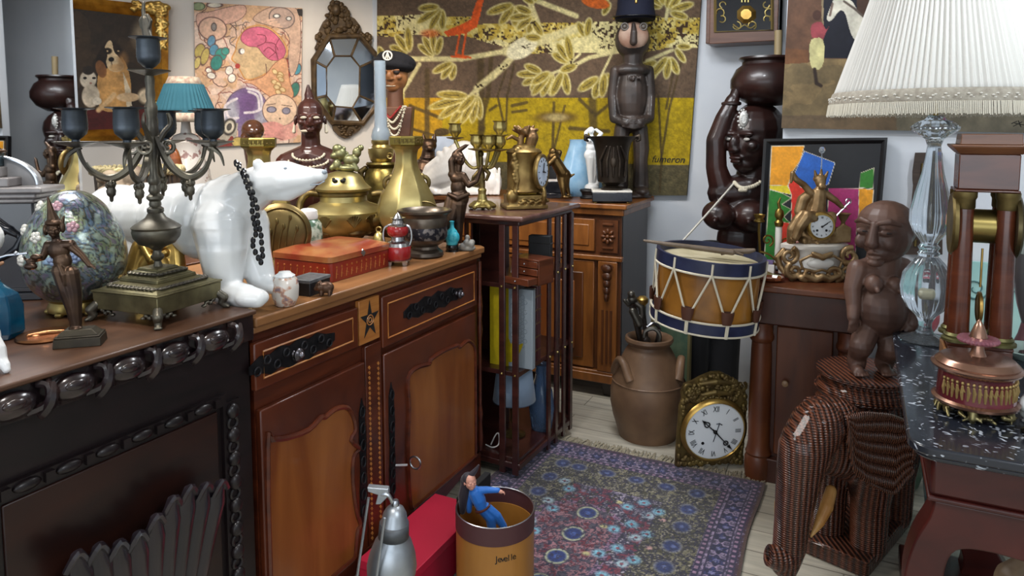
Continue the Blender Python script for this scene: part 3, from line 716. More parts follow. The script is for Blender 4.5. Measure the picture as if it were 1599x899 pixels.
# --- surreal painting
fL=pl(wl(2,.03),wn)
Q=[(303,3),(472,13),(470,222),(306,231)];o=fL(390,231)
SP=thing('surreal_painting','unframed colourful painting of faces, hands and a pink brain hung above the blue lamp','painting',o)
def sur(U,V):
    p=Paint(U,V,'#cfae98');n=fbm(U/26,V/26,3,1)
    p.put(n>.55,'#c9a27e');p.put(n<.42,'#d8bfae')
    K='#5b3d3a'
    # curling outlines over the ground
    for i in range(70):
        x,y=random.uniform(303,470),random.uniform(5,228);P=[];a=random.uniform(0,6);
        for j in range(14): P.append((x,y));x+=3*math.cos(a);y+=3*math.sin(a);a+=random.choice((.45,.45,-.4))
        p.stroke(P,1.5,random.choice((K,'#8a4b44','#6a5a55','#a06a50')));
    p.poly(sm2([(308,22),(330,18),(352,12),(380,8),(384,20),(372,32),(352,38),(330,32),(316,42),(308,40)],4,True),'#d3a793',ed=K)
    p.ell(332,45,22,18,'#d8b199',.2,ed=K,ew=1.4);p.ell(334,42,4,6,'#8c8580',ed='#3a3030')
    p.ell(310,10,10,6,'#8c9872',ed='#39422c');p.ell(335,8,12,4,'#d5cdbb',ed=K)
    for x,y,w,h,c in ((330,64,6,9,'#5d8aa6'),(334,78,7,9,'#4f86a0'),(345,85,9,10,'#2f8276'),(338,98,9,12,'#2c7d73'),(352,80,6,6,'#3b8d80'),(312,80,8,12,'#b3a057'),(320,88,6,14,'#bda85c'),(308,98,5,10,'#c4b169'),(326,110,5,4,'#e4dccd'),(330,118,7,5,'#e6dfd2'),(358,110,6,7,'#e8e2d6'),(362,122,6,7,'#e3dccf'),(445,103,6,12,'#a33b30'),(447,118,6,8,'#a8423a'),(464,108,6,9,'#4b93a3'),(460,140,7,12,'#3b7a6a')):
        p.ell(x,y,w,h,c,.3,ed=K)
    # woman top right with raised arms
    p.poly(sm2([(395,30),(415,14),(440,10),(465,16),(470,60),(466,100),(455,120),(450,90),(452,60),(440,45),(420,40)],4,True),'#c5a48e',ed=K)
    p.ell(440,28,20,16,'#b59a8c',.3,ed='#4a4040');p.ell(432,25,5,3,'#efe9e0',ed='#333');p.ell(451,29,4,3,'#efe9e0',ed='#333')
    p.poly([(463,14),(472,14),(472,26),(466,24)],'#2c2422')
    for k in range(4): p.stroke([(410+6*k,34+2*k),(428+4*k,30+4*k)],3.5,'#d9b39a')
    # head in profile with brain
    p.poly(sm2([(378,52),(390,42),(412,40),(432,52),(446,70),(448,86),(438,96),(425,108),(405,120),(385,124),(376,112),(370,100),(362,92),(368,78),(370,66)],4,True),'#c7a980',ed='#c58b4c',ew=2.4)
    p.poly(sm2([(376,62),(382,48),(400,42),(420,46),(436,60),(446,78),(440,92),(424,94),(412,86),(402,74),(388,72)],4,True),'#c8607d',ed='#7a2a3c')
    for P in ([(402,54),(414,56),(414,66),(402,72)],[(414,66),(428,68),(434,78)],[(436,60),(430,74),(434,92)],[(412,80),(420,74),(432,84)],[(420,90),(430,82)]): p.stroke(sm2(P,4),1.5,'#7a2a3c')
    p.ell(377,80,5,5,'#6a5a58');p.ell(378.5,80,3.4,4.2,'#e8e4de');p.ell(371,103,4,4,'#a8322b',.5)
    p.stroke(sm2([(415,100),(416,115),(408,125)],3),1.4,K)
    p.poly(sm2([(430,98),(447,92),(452,125),(458,150),(440,160),(420,150),(395,132),(380,128),(410,120)],4,True),'#cf9a73',ed='#8a4b34')
    for i in range(9): p.ell(432+random.uniform(-8,10),112+i*4,5,3.4,'#d9bd8c',random.random(),ed='#97703f')
    # violet head with bone hands
    p.ell(385,172,33,34,'#75618a',soft=.1,ed='#4a3b55');p.ell(362,175,12,22,'#a5a3b0',.2);p.ell(407,178,11,22,'#a29fae',-.2);p.ell(388,160,16,22,'#6a4c7c',soft=.9)
    p.poly([(372,195),(400,195),(398,222),(372,222)],'#7d6a8c')
    for P in ([(350,185),(352,165),(370,154)],[(352,168),(358,184),(372,184)],[(388,143),(402,150),(405,170)],[(386,138),(405,145),(410,168)],[(382,176),(400,174),(416,164)]): p.stroke(sm2(P,4),4.2,'#d9cfd3')
    # pale face held by pink hands
    p.ell(437,172,27,25,'#d6b79c',soft=.08,ed=K);p.ell(424,171,7,4.5,'#8b8695',ed='#40384a');p.ell(447,173,6,5,'#8b8695',ed='#40384a')
    p.stroke([(416,164),(430,162)],1.4,'#6b5448');p.stroke([(440,164),(456,166)],1.4,'#6b5448');p.ell(437,185,1.5,1.5,'#6b5448')
    for k in range(4):
        p.stroke(sm2([(410+k*2,195+6*k),(428,193+6*k),(442,199+5*k)],4),6.5,'#cf8f86');p.stroke(sm2([(462,192+6*k),(450,197+6*k),(438,202+5*k)],4),6.0,'#d49a8e')
        p.stroke(sm2([(410,199+6*k),(428,197+6*k),(442,203+5*k)],4),1.2,'#7b3f40')
    # lower left
    p.poly([(322,190),(340,190),(340,220),(322,218)],'#8a3b36',ed='#2e2523');p.poly([(340,190),(372,192),(368,222),(340,222)],'#a39b8d');p.ell(358,198,9,12,'#c9c0ad',.3,ed='#25201e',ew=2.4);p.ell(358,198,4,6,'#4a4540',.3)
    p.poly(sm2([(325,222),(340,216),(352,222),(362,212),(366,226),(340,230)],4,True),'#7c2f28');p.ell(372,222,10,8,'#b9a35c',ed=K)
    p.mod(.12,9,4);p.mod(.07,2.2,8,1);return p
paint_obj('canvas',quad_px(Q,lambda u,v:fL(u,v)-o),240,290,sur,VC,SP,thick=.025,org=o)
# --- painting of a dog and a cat in a gilded frame
fD=pl(wl(2,.02),wn);o=fD(175,220)
DP=thing('gilt_framed_painting','gilt-framed dark painting of a dog and a white cat behind the candelabrum','painting',o)
out=[(74,-8),(263,12),(262,217),(84,222)];inn=[(97,12),(237,28),(240,199),(104,204)]
def dog(U,V):
    p=Paint(U,V,'#2c2117');p.put(fbm(U/40,V/40,3,2)>.5,'#382a1c');p.ell(224,55,16,22,'#8c7f6a',soft=.9,a=.8)
    p.poly([(97,175),(240,165),(242,205),(97,208)],'#4a1613')
    p.poly(sm2([(155,108),(162,90),(178,78),(190,88),(200,108),(205,140),(198,170),(160,172),(152,140)],4,True),'#b98a50')
    p.ell(163,92,12,18,'#1d130d',.3);p.ell(158,108,8,14,'#7a4f2c',-.3)
    p.ell(174,82,17,17,'#21150e',soft=.3);p.poly(sm2([(164,74),(170,64),(175,66),(178,80),(188,92),(194,104),(186,112),(172,110),(166,98),(168,86)],3,True),'#c9b08a')
    p.ell(168,80,7,5,'#1a110b',soft=.4);p.ell(185,80,6,5,'#1a110b',soft=.4);p.ell(168,80,1.4,1.2,'#b89a70');p.ell(185,80,1.4,1.2,'#b89a70');p.ell(174,93,4.5,3.6,'#0f0a08');p.stroke([(174,97),(176,104),(186,106)],1.2,'#3a2416');p.ell(182,106,11,6,'#b08c60',soft=.5);p.ell(192,94,8,12,'#8a6238',soft=.8,a=.7);p.poly([(192,112),(204,140),(206,165),(198,168)],'#cdbb9d')
    p.ell(138,124,13,14,'#c8bba6');p.ell(138,110,9,7,'#2a211b');p.ell(133,122,3,2,'#1b1512');p.ell(147,122,3,2,'#1b1512');p.ell(142,130,2,1.6,'#9a6a5a');p.ell(142,150,14,18,'#bfb09a');p.ell(152,158,7,6,'#d6c9b4')
    p.stroke([(154,172),(172,155),(178,148)],9,'#cda777');p.ell(200,152,18,7,'#c9a981');p.ell(228,150,12,12,'#cbb89a',soft=.5)
    p.mod(.2,12,4);p.mod(.12,3,7);return p
paint_obj('canvas',quad_px(inn,lambda u,v:fD(u,v,.012)-o),200,220,dog,VCG,DP)
fr=frame(DP,o,fD,out,inn,mat('gold_leaf_frame','#b9822c',.34,.75,'#8a5a1c',16,bump=.3),d1=.06,d2=.014)
mb=MB();random.seed(3)
for (u0,u1,v0,v1,n) in ((243,261,13,78,60),(206,262,5,22,50),(240,261,160,215,50)):
    mb=MB();mb.box(0,0,0,0,0,0)
    mb=MB()
    for k in range(n):
        u,v=random.uniform(u0,u1),random.uniform(v0,v1);q=fD(u,v,.045);mb.ell(q,(.012+.010*random.random(),.014,.012+.012*random.random()),(random.random(),random.random()*3,.6),8,6)
    mb.cap(fD((u0+u1)/2 if u1-u0<30 else u0,v0 if u1-u0<30 else (v0+v1)/2,.04),fD((u0+u1)/2 if u1-u0<30 else u1,v1 if u1-u0<30 else (v0+v1)/2,.04),.02)
    loc_mb(mb,o).build('gilt_leaf_ornament',GOLD,fr,rem=.006,smi=1)

# --- octagonal mirror
fO=pl(wl(.35,.0),wn);o=fO(538,205)
OM=thing('octagonal_mirror','small octagonal wall mirror in a carved gilt-brown frame with tall crest','mirror',o)
OU=[(488,95),(512,58),(559,57),(589,92),(588,162),(564,193),(517,191),(489,154)];IN=[(507,106),(520,88),(546,88),(560,105),(559,150),(548,169),(521,167),(507,150)]
FR=mat('brown_gilt_carving','#5e4a30',.5,.3,'#3d2e1d',24,bump=.5)
mb=MB().add([fO(u,v,.0) for u,v in OU]+[fO(u,v,.03) for u,v in OU],[tuple(range(8))]+[(i,(i+1)%8,(i+1)%8+8,i+8) for i in range(8)]+[tuple(range(15,7,-1))]);loc_mb(mb,o).build('back_board',FR,OM)
mb=MB()
for i in range(8):
    j=(i+1)%8;mb.add([fO(*OU[i],.036),fO(*OU[j],.036),fO(*IN[j],.05),fO(*IN[i],.05)],[(0,1,2,3)])
loc_mb(mb,o).build('border_glass',MIRB,OM,smooth=False)
mb=MB().add([fO(u,v,.045) for u,v in IN],[tuple(range(8))]);loc_mb(mb,o).build('mirror_glass',MIRR,OM,smooth=False)
for P,r,n in ((OU,.022,'outer_frame'),(IN,.011,'inner_frame')):
    mb=MB().tube([fO(u,v,.04) for u,v in P],r,8,True)
    if n=='outer_frame':
        for i in range(8): mb.tube([fO(*OU[i],.04),fO(*IN[i],.05)],.009,6)
    loc_mb(mb,o).build(n,FR,OM)
mb=MB();random.seed(5)
CR=[(496,60),(498,46),(504,34),(513,26),(518,12),(522,6),(527,8),(532,18),(540,24),(552,30),(560,40),(564,55),(573,52),(579,66),(577,78),(566,66),(556,57),(514,57),(506,68),(497,78),(492,72)]
V=[fO(u,v,.01) for u,v in CR];n=len(V);mb.add(V+[fO(u,v,.035) for u,v in CR],[tuple(range(2*n-1,n-1,-1))]+[(i,(i+1)%n,(i+1)%n+n,i+n) for i in range(n)])
for k in range(60):
    v=random.uniform(6,58);h=8+ (v-6)*.52;c=523+(v-6)*.2;u=random.uniform(c-h,c+h);q=fO(u,v,.035);mb.ell(q,(.016+.012*random.random(),.02,.016+.012*random.random()),None,8,6)
for s,c in ((-1,498),(1,572)): 
    for k in range(9): q=fO(c+s*4*math.sin(k),55+k*2.6,.03);mb.ell(q,.02,None,8,6)
mb.ell(fO(522,17,.045),(.035,.03,.045))
loc_mb(mb,o).build('carved_crest',FR,OM)
mb=MB()
PD=[(516,190),(566,192),(560,203),(548,210),(538,216),(528,212),(520,204)];V=[fO(u,v,.0) for u,v in PD];n=len(V);mb.add(V+[fO(u,v,.035) for u,v in PD],[tuple(range(2*n-1,n-1,-1))]+[(i,(i+1)%n,(i+1)%n+n,i+n) for i in range(n)])
for k in range(22): 
    v=random.uniform(193,211);h=24-(v-190)*.9;q=fO(540+random.uniform(-h,h),v,.035);mb.ell(q,(.014,.016,.012),None,8,6)
loc_mb(mb,o).build('carved_pendant',FR,OM)
# --- tall standing mirror at the far left
mn=Vector((.984,.179,0)).normalized();mt=Vector((.179,-.984,0)).normalized();mp0=Vector((-2.37,1.49,0))
SM=thing('standing_mirror','tall frameless standing mirror at the left edge reflecting the woman statue','mirror',mp0)
def mbx(t0,t1,n0,n1,z0,z1):
    mb=MB();V=[]
    for z in (z0,z1):
        for n in (n0,n1):
            for t in (t0,t1): q=mt*t+mn*n;V.append((q.x,q.y,z))
    return mb.add(V,[(0,2,3,1),(4,5,7,6),(0,1,5,4),(2,6,7,3),(0,4,6,2),(1,3,7,5)])
mbx(.012,.6,-.003,0,.1,2.5).build('mirror_glass',MIRR,SM,smooth=False)
mbx(0,.012,-.006,-.001,.1,2.5).build('bevelled_edge',mat('glass_edge','#dfeaf5',.12,.6),SM,smooth=False)  # bevel strip; its bright edge highlight is put into the pale blue-white colour
mbx(.0,.6,-.03,-.004,.08,2.5).build('back_board',W_CUPS,SM,smooth=False)
mbx(.05,.55,-.14,.06,0,.1).build('foot',W_CUPS,SM,bev=.01)
# --- big painting of a horse and groom
fH=pl((0,3.44,0),(0,-1,0));Q=[(1237,-120),(1690,-120),(1672,209),(1220,200)];o=fH(1440,205)
HP=thing('horse_painting','large unframed brown painting of a groom holding a grey horse behind the lampshade','painting',o)
def hor(U,V):
    p=Paint(U,V,'#4f3a2c');n=fbm(U/50,V/30,4,2)
    p.put(V>92,'#5e5038');p.put((V>92)&(n>.5),'#6b5a3e');p.put(V>180,'#4a3c30',.6);p.put((U>1400)&(V>150),'#5a5648',.8)
    p.poly([(1225,-120),(1283,-120),(1283,95),(1225,100)],'#52392a');p.poly([(1225,75),(1262,78),(1262,98),(1225,100)],'#5b3c26');p.poly([(1283,-120),(1287,-120),(1287,60),(1283,60)],'#75674f')
    p.poly([(1286,-120),(1338,-120),(1338,92),(1286,90)],'#15161f');p.poly([(1338,-120),(1400,-120),(1400,90),(1338,92)],'#3d2a20')
    p.poly(sm2([(1312,-8),(1330,2),(1340,18),(1348,28),(1356,24),(1352,40),(1346,58),(1344,95),(1341,98),(1340,72),(1330,55),(1325,40),(1320,22),(1312,16),(1300,30),(1294,33),(1291,27),(1298,8),(1304,-6)],4,True),'#a9a496')
    p.stroke([(1300,6),(1296,24)],4,'#5a4a42');p.stroke([(1318,2),(1335,14),(1346,24)],4,'#4a4038');p.poly([(1347,30),(1368,26),(1380,60),(1362,65),(1346,50)],'#341a18');p.poly([(1340,98),(1348,98),(1346,125),(1338,128)],'#25201c')
    p.poly(sm2([(1268,38),(1282,34),(1290,46),(1296,38),(1290,50),(1284,62),(1270,60),(1266,50)],3,True),'#78353a');p.ell(1276,24,7,8,'#3a241c')
    p.poly(sm2([(1267,62),(1285,62),(1287,92),(1280,108),(1268,106),(1264,88)],3,True),'#a8a172');p.stroke([(1272,108),(1275,130),(1282,134)],6,'#2c201a')
    p.mod(.2,16,4);p.mod(.08,3,7);return p
CV=paint_obj('canvas',quad_px(Q,lambda u,v:fH(u,v)-o),420,280,hor,VCG,HP,thick=.028,org=o)
mb=MB()
for k,(a,b) in enumerate((((1579,193),(1588,189)),((1582,197),(1596,190)),((1584,192),(1599,195)),((1590,188),(1594,198)))): mb.tube([fH(*a,.001)-o,fH(*b,.001)-o],.0012,4)
mb.build('painted_signature',INKM,CV)
# --- modern painting
mn2=Vector((0,-1,.10)).normalized();fM=pl((0,3.405,1.15),mn2);o=fM(1285,424)
MP=thing('abstract_painting','black-framed abstract painting in orange, blue, red, green and pink leaning behind the gilt clock','painting',o)
out=[(1193,217),(1386,215),(1368,424),(1181,424)];inn=[(1203,226),(1376,224),(1360,414),(1192,414)]
def mod(U,V):
    p=Paint(U,V,'#111216');E='#c9bfa6'
    for P,c in (([(1205,228),(1256,228),(1250,250),(1238,268),(1230,290),(1202,290)],'#d08a12'),([(1202,289),(1230,290),(1237,304),(1218,300),(1202,295)],'#cdb81c'),([(1202,296),(1220,301),(1236,309),(1221,319),(1236,327),(1224,338),(1236,350),(1236,400),(1193,412)],'#1d6a1c'),([(1238,268),(1256,295),(1262,340),(1262,370),(1236,420),(1214,410),(1214,346),(1236,350),(1236,304),(1231,290)],'#c32b16'),([(1256,236),(1304,254),(1294,287),(1270,300),(1250,292),(1240,272)],'#1f56a8'),
      ([(1294,294),(1341,294),(1343,320),(1336,370),(1336,414),(1290,414)],'#9c2a63'),([(1341,294),(1364,296),(1362,330),(1341,345)],'#cf8a15'),([(1344,270),(1365,262),(1363,294),(1342,293)],'#2a6d1c'),([(1214,346),(1234,348),(1232,395),(1212,395)],'#c5331c')):
        p.poly(P,c,ed=E,ew=.9)
    p.mod(.1,8,4);p.mod(.06,2.2,8,1);return p
paint_obj('canvas',quad_px(inn,lambda u,v:fM(u,v,.004)-o),150,160,mod,VC,MP)
frame(MP,o,fM,out,[(a+(1 if a<1280 else -1),b+(1 if b<300 else -1)) for a,b in inn],mat('black_painted_frame','#0f0f12',.3,0),d0=-.018,d1=.014,d2=.0)
# --- wall clock in the recess
fW=pl((0,4.06,0),(0,-1,0));o=fW(1157,69);o.y=4.25
WC=thing('wall_clock','wooden wall clock with black glass and brass octagon pendulum above the statue','clock',o)
a=fW(1107,69);b=fW(1214,69);top=a.z+.75
mb=MB().box(a.x,b.x,4.06,4.249,a.z,top).box(a.x-.03,b.x+.0,4.12,4.249,a.z+.01,top);loc_mb(mb,o).build('case',wood('clock_case_wood','#523427','#6e4a38',.4,4),WC,bev=.004)
g=[(1117,-200),(1207,-200),(1207,47),(1117,50)];V=[fW(u,v,.004)-o for u,v in g];MB().add(V,[(0,1,2,3)]).build('black_glass',mat('black_clock_glass','#0a0d16',.08,coat=.6),WC,smooth=False)
mb=MB();g2=[(1117,-200),(1117,50),(1206,47),(1206,-200)];mb.tube([fW(u,v,.006) for u,v in g2],.008,4);loc_mb(mb,o).build('gilt_border',mat('gilt_border','#a08a58',.4,.6),WC)
mb=MB();oc=[(1166+16*math.cos(R_(22.5+45*k)),23-15*math.sin(R_(22.5+45*k))) for k in range(8)]
V=[fW(u,v,.006) for u,v in oc]+[fW(1166+(u-1166)*.55,23+(v-23)*.55,.022) for u,v in oc];mb.add(V,[(i,(i+1)%8,(i+1)%8+8,i+8) for i in range(8)]+[tuple(range(8,16))])
loc_mb(mb,o).build('pendulum_bob',GOLD,WC,smooth=False)
mb=MB()
for k in range(3): mb.tube([fW(1159+5*k,-30,.01),fW(1159+5*k,4,.01)],.005,6)
loc_mb(mb,o).build('pendulum_rod',BRASS,WC)
mb=MB()
for s in (-1,1):
    c=1163+s*0
    for (dx,v,r,ph) in ((-34,8,5,0),(-38,20,6,1),(-35,30,5,2.5),(-12,40,6,3)):
        P=[fW(c-s*dx+r*math.cos(ph+t*.45*s),v+r*math.sin(ph+t*.45*s),.006) for t in range(11)];mb.tube(P,.004,5)
mb.tube(smoothp([fW(1145,38,.006),fW(1154,44,.006),fW(1163,39,.006),fW(1172,44,.006),fW(1181,38,.006)],4),.004,5)
loc_mb(mb,o).build('gilt_scrollwork',BRASS,WC)
# --- pole beside the partition
p0=aty(1213,158,3.8);mb=MB().tube([(0,0,0),(-.005,.01,.36)],[.017,.02],10)
o=mb.build('wooden_pole',mat('pale_wood','#a3906c',.5,0,'#8a7654',8,(1,1,.2)),None,loc=(p0.x-.005,3.86,p0.z));
mb=MB().tube([(0,0,0),(0,0,.4)],.03,4);tag(o,'short pale wooden pole hanging in the gap beside the wall clock','pole')
# --- barometer frame
fB=pl((0,3.435,0),(0,-1,0));o=fB(1440,396)
BA=thing('barometer','narrow carved brown wood barometer on the wall behind the crystal lamp','barometer',o)
P=[(1431,240),(1470,240),(1470,396),(1414,396),(1412,388),(1420,376),(1428,290),(1427,280),(1427,268)]
n=len(P);V=[fB(u,v,-.03) for u,v in P]+[fB(u,v,0) for u,v in P];mb=MB().add(V,[tuple(range(n))]+[(i,(i+1)%n,(i+1)%n+n,i+n) for i in range(n)]+[tuple(range(2*n-1,n-1,-1))]);WBA=wood('barometer_wood','#2a2019','#41332a',.6,6,coat=0);loc_mb(mb,o).build('case',WBA,BA,bev=.004)
for k,(x0,x1) in enumerate(((1441,1429),(1452,1441))):
    mb=MB().tube([fB(x0,255,.004),fB(x1,384,.004)],.006,6);loc_mb(mb,o).build('tube_moulding',BRASSD,BA)
# --- two small frames on the recess side that only the standing mirror shows
def mir(u,v,X):
    d=ray(u,v);t=(mp0-E0).dot(mn)/d.dot(mn);h=E0+d*t;r=d-mn*2*d.dot(mn);return h+r*((X-h.x)/r.x)
REF=[]
for (u,v) in ((52,25),(90,85),(58,102),(75,155)): REF.append(mir(u,v,-.335))

# ---------------------------------------------------------------- rug
def rugp(U,V):
    # U: distance from the right edge, V: distance from the far edge (metres)
    p=Paint(U,V,'#393628');dl=1.06-U;d=np.minimum(np.minimum(U,dl),V)
    n1=fbm(U/.011,V/.011,2,1);n2=fbm(U/.016,V/.016,2,7);n3=fbm(U/.006,V/.006,2,3);n4=fbm(U/.2,V/.2,3,11);n5=fbm(U/.02,V/.02,2,31)
    NV='#1c1c33';
    fl=d>.15
    p.put(fl&(n5>.5),'#474532');p.put(fl&(n2>.60),'#716c54');p.put(fl&(n3>.66),'#8d8676')
    lil=(d>.345)&(d<.62);p.put(lil&(n5>.42),'#423c50');p.put(lil&(n2>.57),'#71687c');p.put(lil&(n3>.63),'#958c97')
    red=lil&(fbm(U/.06,V/.05,2,17)>.55);p.put(red&(n2>.48),'#6e2f3f')
    pk=((U-.60)/.15)**2+((np.minimum(np.maximum(V,.60),1.5)-V)/.10)**2<1.
    p.put(pk,'#8a626a');p.put(pk&(n2>.60),'#5e2431');p.put(pk&(n5<.40),'#4a4552');p.put(pk&(np.abs(n1-.5)<.03),NV,.85)
    e=np.abs(((U-.60)/.15)**2+((np.minimum(np.maximum(V,.60),1.5)-V)/.10)**2-1.15)<.2;p.put(e&(n5>.4),'#7d5f78')
    # dark squiggles everywhere
    p.put((np.abs(n1-.5)<.06)&~pk,NV,.92);p.put((np.abs(n2-.47)<.04),'#1d1b30',.8)
    for i in range(-1,12):
        for sx in (0,1):
            x=.235 if sx==0 else .825;y=.215+.135*i
            if y>.15: p.ell(x+.006*(i%2),y,.036,.040,'#a09a8a',soft=.3);p.ell(x+.006*(i%2),y,.031,.035,'#24305c',soft=.5);p.ell(x,y,.009,.01,'#55618c',soft=.6)
        if i>=0:
            x=.36+.13*i
            if x<.8: p.ell(x,.215,.038,.032,'#a09a8a',soft=.3);p.ell(x,.215,.033,.028,'#24305c',soft=.5);p.ell(x,.215,.01,.009,'#55618c',soft=.6)
        y=.55+.155*i
        if i>=0:
            p.ell(.585,y,.046,.05,'#26243a');p.ell(.585,y,.042,.046,'#a7a98a');p.ell(.585,y,.033,.036,'#1f2f66',soft=.3);p.ell(.585,y,.012,.012,'#3c5390',soft=.5)
        for x,dy,c in ((.41,.02,'#6d9cb0'),(.34,.06,'#6d9cb0'),(.37,.1,'#93a9b3'),(.46,.08,'#6d9cb0'),(.72,.05,'#6d9cb0'),(.76,.0,'#93a9b3')):
            if i>=0 : p.ell(x,.36+.17*i+dy,.024,.024,c,soft=.7);p.ell(x,.36+.17*i+dy,.007,.007,'#7a4452')
        if i>=0: p.ell(.5,.42+.19*i,.015,.012,'#a8a072',soft=.6);p.ell(.31,.47+.2*i,.012,.012,'#b08a86',soft=.6)
    n6=fbm(U/.008,V/.008,2,77);p.put(fl&(n6>.66),'#26243a',.8)
    # border
    b=(d<.15);p.put(b,'#544a62');p.put(b&(n2>.56),'#7a6d86');p.put(b&(np.abs(n1-.5)<.06),NV)
    al=np.where(V<np.minimum(U,dl),U,V)
    q=np.mod(al,.075)/.075-.5;fx=(d-.085)/.036
    an=np.arctan2(fx,q*2.2);r=np.sqrt((q*2.2)**2+fx**2)/(1+.22*np.cos(6*an))
    p.put(b&(r<1.05),'#8b7a94');p.put(b&(r<.86),'#1b1b38');p.put(b&(r<.3),'#6d6c92');p.put(b&(n3>.6)&(r<.8),'#2c3160')
    g=np.mod(al,.03)/.03-.5
    for c0 in (.032,.138):
        s=np.abs(d-c0)<.011;p.put(s,'#2a2440');p.put(s&(np.abs(g)<.22)&(np.abs(d-c0)<.006),'#8c6f86')
    p.put(np.abs(d-.115)<.003,'#2a2440');p.put(np.abs(d-.05)<.003,'#2a2440')
    p.put((d<.020)&(n3>.35),'#3a2233');p.put((U<.012),'#4a332c');p.mod(.25,.006,2);p.mod(.18,.25,9);return p
rx0,rx1,ry0,ry1=-1.375,-.315,1.72,3.025;o=Vector((-.84,2.4,0))
RG=thing('rug','worn patterned wool rug in navy, lilac and olive between the sideboard and the cabinet','rug',o)
VCR=mat('rug_wool','#808080',.95,vcol=True,bump=.4,c2=None,sc=420,sheen=.3)
def rc(s,t):
    x=rx1+(rx0-rx1)*s;y=ry1+(ry0-ry1)*t
    w=.006*math.sin(y*9)*(1-s)**6
    return Vector((x+w,y,.011+.0015*math.sin(x*31)*math.sin(y*23)))-o,(rx1-x),(ry1-y)
paint_obj('pile',rc,340,420,rugp,VCR,RG,thick=.009,org=o)
mb=MB();random.seed(11);x=rx0
while x<rx1-.005:
    a=random.uniform(-.3,.3);L=random.uniform(.055,.08)
    mb.tube([(x,ry1-.004,.008),(x+a*L*.5,ry1+L*.5,.007),(x+a*L,ry1+L,.004)],[.0042,.0038,.0028],4);x+=.0072
loc_mb(mb,o).build('fringe',mat('cotton_fringe','#b5ab95',.9,0,'#8f8672',60),RG)
# ---------------------------------------------------------------- on the carved buffet
zb,zs=1.036,1.01
# --- candelabrum
c=K('candelabrum','tall grey-bronze five-armed candelabrum on a stepped square foot with paw feet','candelabrum',250,490,zb)
rq=R_(70)
def sq(h): return h*.707
mb=MB().frus(18,sq(88),sq(88),44,sq(90),sq(90),rz=rq).frus(44,sq(92),sq(92),47,sq(92),sq(92),rz=rq).frus(47,sq(86),sq(86),57,sq(56),sq(56),rz=rq).frus(57,sq(54),sq(54),63,sq(53),sq(53),rz=rq).frus(63,sq(50),sq(50),72,sq(33),sq(33),rz=rq).frus(72,sq(31),sq(31),76,sq(27),sq(27),rz=rq)
base=c.part('stepped_base',mb,mat('olive_bronze','#7d7656',.42,.75,'#5e5840',20,bump=.2),bev=1.2)
for rr,n_,zz_,q_ in ((70,12,53,4.5),(41,7,69,3.2)):
    mb=MB()
    for k in range(4):
        a=rq+k*PI/2
        for t in np.linspace(-.85,.85,n_):
            x,y=sq(rr),t*sq(rr);X=x*math.cos(a)-y*math.sin(a);Y=x*math.sin(a)+y*math.cos(a)
            mb.torus((X,Y,zz_),q_,1.5,'z',10,5);mb.ell((X*.99,Y*.99,zz_+.5),(2.4,2.4,1.8),None,8,5)
        mb.tube([(sq(rr)*math.cos(a)-s_*sq(rr)*math.sin(a),sq(rr)*math.sin(a)+s_*sq(rr)*math.cos(a),zz_) for s_ in (-1,1)],1.5,5)
    c.part('relief_scrolls',mb,PEWTER,base)

for k in range(4):
    a=rq+PI/4+k*PI/2;X,Y=88*math.cos(a),88*math.sin(a);dx,dy=math.cos(a),math.sin(a)
    mb=MB().limb([(X*.97,Y*.97,24),(X+5*dx,Y+5*dy,17),(X+1*dx,Y+1*dy,9),(X+6*dx,Y+6*dy,4)],[7,7.5,5.5,5])
    for s in (-1,0,1): mb.ell((X+11*dx-s*3.4*dy,Y+11*dy+s*3.4*dx,2.6),(3,3,2.6),None,8,5)
    for s in (-1,1):
        for j in range(4): mb.ell((X*.94-s*(9+6.5*j)*math.sin(a+s*PI/4),Y*.94+s*(9+6.5*j)*math.cos(a+s*PI/4),17-1.3*(j%2)*3-j*.8),(4.5,4.5,4-.4*j),None,8,5)
    c.part('paw_foot',mb,PEWTER,rem=1.3,smi=1)
pr_=[(13,427),(14,424),(9,420),(6,412),(5,406),(9,402),(10,398),(6,393),(6,389),(12,384),(26,378),(33,369),(35,360),(34,356),(36,353),(33,350),(24,344),(15,338),(11,331),(12,329),(12,324),(8,321),(9,318),(8,313),(12,309),(12,305),(7,301),(9,297),(8,292),(7,288),(9,284),(9,278),(6,272),(6,250),(8,240),(6,228),(7,215),(10,208),(8,196),(7,186),(9,176),(9,168),(6,160),(7,150),(6,140),(7,128),(5,118),(6,113)]
c.part('stem',MB().lathe(c.px(pr_)),PEWTER)
bgm=mat('blue_grey_metal','#3c424a',.4,.7,'#4f565d',18,bump=.2)
def cupset(x,y,ztop,tag_=''):
    k=1
    mb=MB().lathe([(0,ztop-58),(6,ztop-57),(22,ztop-52),(29,ztop-50),(30,ztop-48.5),(16,ztop-49),(6,ztop-50)],26,(x,y,0))
    d=c.part('drip_pan',mb,PEWTER)
    mb=MB().lathe([(6,ztop-52),(5,ztop-46),(9,ztop-43),(15,ztop-37),(17,ztop-29),(16.5,ztop-27),(17,ztop-25),(16,ztop-5),(17,ztop-3),(26,ztop-1),(26.5,ztop),(15,ztop),(13,ztop-3),(13,ztop-30),(0,ztop-31)],26,(x,y,0));c.part('candle_cup',mb,bgm)
cupset(0,0,490-65);
